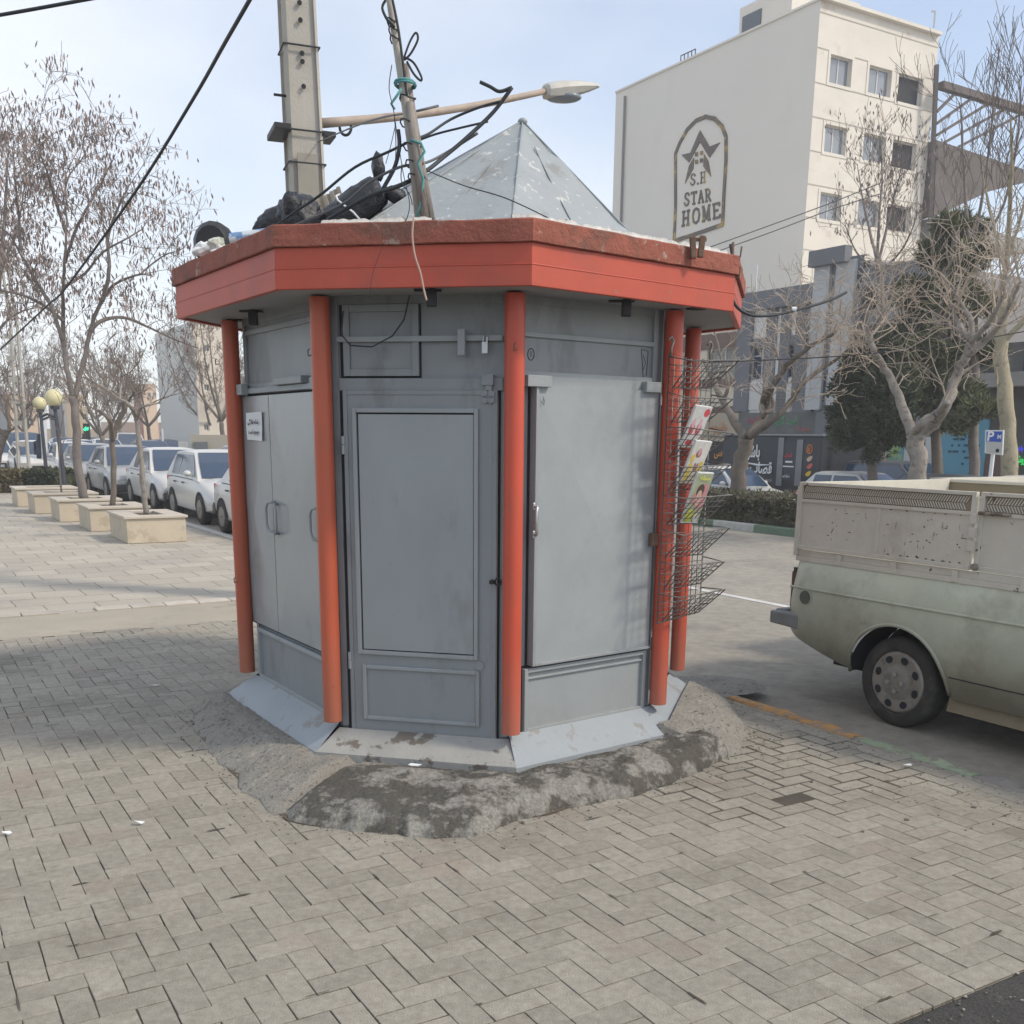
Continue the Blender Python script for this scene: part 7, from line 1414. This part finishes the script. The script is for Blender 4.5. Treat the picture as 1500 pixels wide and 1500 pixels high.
# =================================================================== TREES ON THE RIGHT
def nt_tree(name, label, n, limbs, mb, mt, seed, **kw):
    rg = random.Random(seed); out_ = []
    for k, (pts, r0, r1, nt_) in enumerate(limbs):
        P = []; dn = 0
        for j, (a, q) in enumerate(pts):
            if k > 0 and j > 0: dn += rg.gauss(0, .3)
            P.append(npl(a, q, n + dn))
        out_.append((P, r0, r1, nt_))
    bs = V3((out_[0][0][0].x, out_[0][0][0].y, 0)); out_[0][0].insert(0, bs.copy())
    return limb_tree(name, label, 'tree', bs, out_, mb, mt, seed, 'bare trees on the right', **kw)
tw = dict(Ln=1.05, r=.016, depth=2, kids=(3, 4), up=.22, rmin=.0055, spread=.9, wob=.26)
nt_tree('bare_tree', 'bare forked tree with knotty limbs on the median behind the rack', 10.9, [([(1075, 738), (1083, 690), (1093, 642)], .19, .16, 0), ([(1092, 645), (1072, 612), (1055, 580), (1040, 548), (1030, 528)], .10, .04, 3), ([(1060, 585), (1067, 562), (1058, 530), (1048, 492), (1040, 470)], .045, .015, 4),
    ([(1096, 640), (1120, 608), (1128, 572), (1148, 540), (1180, 512), (1222, 488)], .10, .03, 10), ([(1100, 638), (1135, 612), (1158, 588), (1175, 562), (1212, 535), (1255, 505)], .085, .025, 9), ([(1121, 605), (1133, 598), (1130, 575), (1146, 545), (1138, 520), (1122, 495)], .05, .018, 5), ([(1118, 610), (1116, 590), (1122, 570)], .06, .05, 1), ([(1222, 488), (1235, 470), (1240, 450)], .025, .012, 6), ([(1180, 512), (1182, 485), (1172, 462)], .025, .012, 6)], M['bark'], M['twig_pale'], 51, tw=dict(tw))
nt_tree('bare_tree', 'big pollarded bare tree with a V fork behind the pickup', 10.9, [([(1343, 735), (1343, 690), (1340, 635)], .17, .155, 0), ([(1338, 638), (1325, 605), (1313, 572), (1296, 540), (1279, 512), (1275, 492), (1283, 474)], .10, .03, 10), ([(1343, 636), (1368, 620), (1385, 595), (1398, 560), (1410, 530), (1424, 500)], .12, .07, 3), ([(1418, 520), (1440, 502), (1462, 478), (1480, 445), (1496, 412)], .06, .025, 9), ([(1424, 498), (1408, 484), (1398, 458), (1390, 438)], .05, .02, 9), ([(1424, 496), (1422, 468), (1408, 445), (1392, 415)], .05, .02, 9), ([(1340, 636), (1352, 618), (1372, 606), (1388, 590)], .08, .06, 1), ([(1279, 512), (1266, 492), (1262, 470)], .03, .015, 7), ([(1424, 500), (1450, 470), (1470, 430), (1478, 390)], .05, .02, 9), ([(1283, 474), (1296, 455), (1300, 440)], .025, .012, 6)], M['bark_pale'], M['twig_pale'], 52, tw=dict(tw))
nt_tree('bare_tree', 'pale-trunked tree right of the parking sign', 16, [([(1478, 700), (1476, 600), (1466, 520), (1470, 440)], .20, .13, 0), ([(1470, 440), (1478, 330), (1482, 240), (1480, 170)], .07, .012, 8), ([(1470, 500), (1500, 470), (1530, 430)], .08, .03, 5), ([(1474, 400), (1455, 330), (1440, 260), (1436, 220)], .04, .010, 6), ([(1476, 380), (1500, 300), (1512, 220)], .04, .010, 7)], mat('yellow_bark', (.33, .29, .20), .9, .15, 4, .3, 30, dirt=((.2, .18, .13), 5, .55, .08, .8)), M['twig'], 53, tw=dict(Ln=1.5, r=.018, depth=2, kids=(2, 4), up=.5, rmin=.006, spread=.6))
nt_tree('bare_tree', 'slender tall bare tree with fine upright twigs at the right edge', 19, [([(1425, 700), (1428, 560), (1425, 440), (1420, 360)], .14, .09, 0), ([(1420, 360), (1412, 260), (1408, 170), (1405, 150)], .05, .008, 7), ([(1422, 380), (1440, 280), (1452, 190), (1456, 120)], .05, .008, 9), ([(1422, 380), (1470, 300), (1492, 190), (1496, 110)], .045, .008, 10), ([(1423, 420), (1395, 330), (1375, 260)], .04, .010, 8)], M['bark_grey'], M['twig'], 54, tw=dict(Ln=1.15, r=.013, depth=2, kids=(2, 4), up=.6, rmin=.006, spread=.55))
nt_tree('bare_tree', 'thin bare tree with few withered leaves before the pale block', 20.5, [([(1292, 700), (1294, 560), (1292, 440), (1285, 380)], .13, .08, 0), ([(1285, 382), (1272, 330), (1262, 280), (1256, 240)], .05, .010, 11), ([(1287, 385), (1300, 330), (1312, 280), (1322, 240)], .05, .010, 11), ([(1285, 380), (1288, 320), (1292, 260), (1290, 200)], .05, .010, 10), ([(1290, 400), (1325, 360), (1345, 310)], .04, .010, 8), ([(1288, 400), (1255, 370), (1238, 330)], .04, .010, 6)], M['bark_grey'], M['twig'], 55, tw=dict(Ln=1.0, r=.012, depth=2, kids=(2, 4), up=.4, rmin=.0055, spread=.7), pods=1, podsize=.14)
def conifer(name, label, n, trunk, clumps, m, seed, leaf, hole=0.0, clump=1.6, sc=1.0):
    rg = random.Random(seed); p = [npl(a, q, n) for a, q in trunk]; t = thing(name, label, 'tree', V3((p[0].x, p[0].y, 0))); b = MB(); p.insert(0, V3((p[0].x, p[0].y, 0))); b.tube(p, [.17 - .10 * k / (len(p) - 1) for k in range(len(p))], 8, cap=False)
    bf = MB()
    for (px, py, rx, rz_, k) in clumps:
        c = npl(px, py, n + rg.uniform(-.6, .6)); u_ = (npl(px + 1, py, n) - npl(px, py, n)).length * .84
        foliage(bf, c, (rx * u_, rx * u_ * .9, rz_ * u_), int(k * sc), rg, leaf, clump, hole, .55, seed); b.tube([p[-1].lerp(p[1], .5 * rg.random()), c], [.06, .02], 5, cap=False)
    b.build('trunk', M['bark'], t, smooth='all', fix=False); bf.build('crown', m, t, fix=False); return t
conifer('conifer', 'dense dark rounded conifer right of the food truck', 17.5, [(1278, 700), (1275, 640), (1275, 560)], [(1272, 530, 38, 42, 3500), (1250, 590, 36, 52, 4200), (1298, 590, 38, 60, 4500), (1268, 640, 48, 36, 4200), (1310, 640, 24, 30, 1800), (1232, 625, 18, 30, 1200)], M['needle'], 61, .13, -.05, 1.8, 1.7)
conifer('pine_tree', 'tall loose olive pine behind the V-forked bare tree', 18.8, [(1374, 700), (1370, 620), (1378, 520), (1390, 420), (1400, 340)], [(1400, 335, 45, 26, 1900), (1370, 375, 45, 26, 1900), (1428, 380, 40, 25, 1500), (1350, 430, 45, 30, 1900), (1400, 440, 55, 30, 2300), (1455, 445, 30, 25, 900), (1330, 500, 42, 36, 2100), (1385, 510, 50, 36, 2600), (1440, 520, 42, 28, 1600), (1350, 575, 52, 42, 3000), (1405, 580, 45, 28, 1900), (1440, 605, 40, 22, 1500), (1410, 625, 32, 18, 900), (1350, 620, 40, 22, 1500)], M['needle2'], 62, .14, .04, 1.3, 1.7)

# =================================================================== FAR BUILDINGS ON THE LEFT
def block(label, px0, pxc, px1, pyt, y, mL, mR, wl=(), wr_=(), nm='apartment_building', base=ZR):
    """corner block: left face px0..pxc, right face pxc..px1; window rows as pixel rects."""
    A = yp(px0, 650, y * 1.06); Cc = yp(pxc, 650, y); ztop = yp(pxc, pyt, y).z
    dR = N.copy(); B_ = None
    # walk along the cross-street direction until the sight line of px1 is met
    q = hit(px1, 650, Cc, V3((-N.y, N.x, 0))) ; wR = (q - Cc).dot(N); qL = hit(px0, 650, Cc, V3((U.y, -U.x, 0)).normalized()); wL = (qL - Cc).dot(U)
    t = thing(nm, label, 'building', V3((Cc.x, Cc.y, ZR))); c0 = V3((Cc.x, Cc.y, 0))
    def rects(lst, org, x, nrm):
        o_ = []
        for (x0, y0, x1, y1) in lst:
            p, r_ = hit(x0, y0, org, nrm), hit(x1, y1, org, nrm); o_.append((max(.1, (p - org).dot(x)), min(p.z, r_.z), (r_ - org).dot(x), max(p.z, r_.z)))
        return [r_ for r_ in o_ if r_[2] > r_[0] + .2]
    facade(t, c0, N, wR, base, ztop, rects(wr_, c0, N, U), mR, 'wall', .2, None, None, 1)
    oL = c0 + U * wL; facade(t, oL, -U, wL, base, ztop, rects(wl, oL, -U, N), mL, 'side_wall', .2, None, None, 1)
    b = MB(); b.prism([(p.x, p.y) for p in (c0 + N * .3 + U * .3, c0 + N * (wR - .05) + U * .3, c0 + N * (wR - .05) + U * (wL - .05), c0 + N * .3 + U * (wL - .05))], base, ztop - .2); b.build('back_wall', mL, t)
    return t, c0, ztop
mg, mc = mat('far_grey_render', (.66, .66, .63), .9, .04, .2), mat('far_cream_render', (.66, .60, .51), .9, .05, .2)
rw = [(299, 505 + k * 29, 307, 515 + k * 29) for k in range(5)]
t, c0, zt_ = block('pale apartment block with square windows behind the bare trees', 238, 293, 345, 470, 62, mg, mc, (), rw)
mo = mat('far_peach_render', (.60, .46, .34), .9, .08, .3); mo2 = mat('far_sand_brick', (.44, .36, .25), .9, .08, .3); mgr = mat('far_slate_render', (.33, .33, .33), .9, .05, .3)
block('peach terrace house with balconies at far left', -60, 14, 58, 576, 80, mgr, mo, (), [(22, 590, 34, 600), (38, 590, 50, 600), (22, 612, 34, 624), (38, 612, 50, 624), (22, 636, 34, 650)])
block('slate grey slab block right behind the globe lamps', 76, 97, 100, 581, 95, mgr, mgr)
block('sand brick apartment house behind the forked trunk', 98, 100, 132, 577, 96, mo2, mo2, (), [(108, 588, 116, 596), (120, 588, 128, 596), (108, 606, 116, 616), (120, 606, 128, 616), (108, 626, 116, 636)])
block('reddish stepped building far down the street', 200, 212, 232, 562, 110, mat('far_red_roof', (.42, .20, .14), .9, .1, .4), mo, (), [(216, 575, 221, 582), (224, 575, 229, 582)])
block('low brown street house behind the traffic', 150, 160, 300, 618, 130, mo, mat('far_brown_brick', (.27, .2, .165), .9, .1, .2), (), [(170 + k * 16, 632, 178 + k * 16, 642) for k in range(7)])
block('low beige house closing the street at far left', 55, 62, 160, 628, 140, mo, mat('far_tan', (.33, .28, .22), .9, .1, .2), (), [(72 + k * 12, 640, 78 + k * 12, 648) for k in range(6)])
# people walking beyond the cars
for (px, y, lab, cl, seed) in ((62, 40, 'person in dark clothes standing by the white post at left', (.03, .035, .05), 1), (127, 58, 'person in black clothes among the far cars', (.03, .03, .03), 2)):
    c = yp(px, 690, y); c = V3((c.x, y, ZR)); t = thing('person', lab, 'person', c); me = bpy.data.meshes.new('body'); 
    vs = [(0, 0, .95), (0, 0, 1.15), (0, 0, 1.38), (0, 0, 1.50), (0, 0, 1.62), (0, 0, 1.72), (.17, 0, 1.40), (.22, .02, 1.15), (.20, -.08, .90), (-.17, 0, 1.40), (-.22, .02, 1.15), (-.19, -.06, .92), (.10, 0, .90), (.12, -.06, .50), (.12, 0, .06), (.12, -.12, .03), (-.10, 0, .90), (-.11, .08, .50), (-.12, .12, .06), (-.12, 0, .03)]
    es = [(0, 1), (1, 2), (2, 3), (3, 4), (4, 5), (2, 6), (6, 7), (7, 8), (2, 9), (9, 10), (10, 11), (0, 12), (12, 13), (13, 14), (14, 15), (0, 16), (16, 17), (17, 18), (18, 19)]
    rs = [.13, .13, .15, .06, .10, .085, .06, .05, .04, .06, .05, .04, .09, .065, .05, .04, .09, .065, .05, .04]
    me.from_pydata(vs, es, []); me.skin_vertices.new() if hasattr(me.skin_vertices, 'new') else None; o = bpy.data.objects.new('body', me); COL.objects.link(o); o.parent = t; md = o.modifiers.new('skin', 'SKIN'); 
    for i, sv in enumerate(me.skin_vertices[0].data if len(me.skin_vertices) else []): sv.radius = (rs[i], rs[i] * .8); sv.use_root = (i == 0)
    ms = o.modifiers.new('sub', 'SUBSURF'); ms.levels = 1; ms.render_levels = 1; me.materials.append(mat('dark_clothes', cl, .9, .1, 5)); MW[o.name] = MW[t.name]

for (pts, y, lab) in (([(1040, 362), (1120, 333), (1210, 300), (1290, 268)], 22, 'upper thin wire crossing low in front of the pale block'), ([(1040, 372), (1130, 340), (1215, 308), (1295, 282)], 22.4, 'lower thin wire crossing low in front of the pale block')):
    cable('thin_wire', pts, .010, y, lab, 'cable_grey', 'wire')
cable('thin_wire', [(1030, 531), (1110, 528), (1240, 521), (1380, 506), (1520, 482)], .010, 19.0, 'long thin black wire strung before the shop fronts', 'cable', 'wire')
# =================================================================== HAZE
HD = 0.0016
hb = MB(); hb.box8([V3((-140, -12, -2.2)), V3((110, -12, -2.2)), V3((110, 190, -2.2)), V3((-140, 190, -2.2)), V3((-140, -12, 32)), V3((110, -12, 32)), V3((110, 190, 32)), V3((-140, 190, 32))])
hz = bpy.data.materials.new('haze_air'); hz.use_nodes = True; hz.node_tree.nodes.clear(); ho = hz.node_tree.nodes.new('ShaderNodeOutputMaterial'); hv = hz.node_tree.nodes.new('ShaderNodeVolumePrincipled')
hv.inputs['Color'].default_value = (.93, .95, 1.0, 1); hv.inputs['Density'].default_value = HD; hv.inputs['Anisotropy'].default_value = .2; hz.node_tree.links.new(hv.outputs['Volume'], ho.inputs['Volume'])
hzo = hb.build('haze', hz); hzo['kind'] = 'stuff'
SC.cycles.volume_bounces = 1; SC.cycles.volume_max_steps = 64
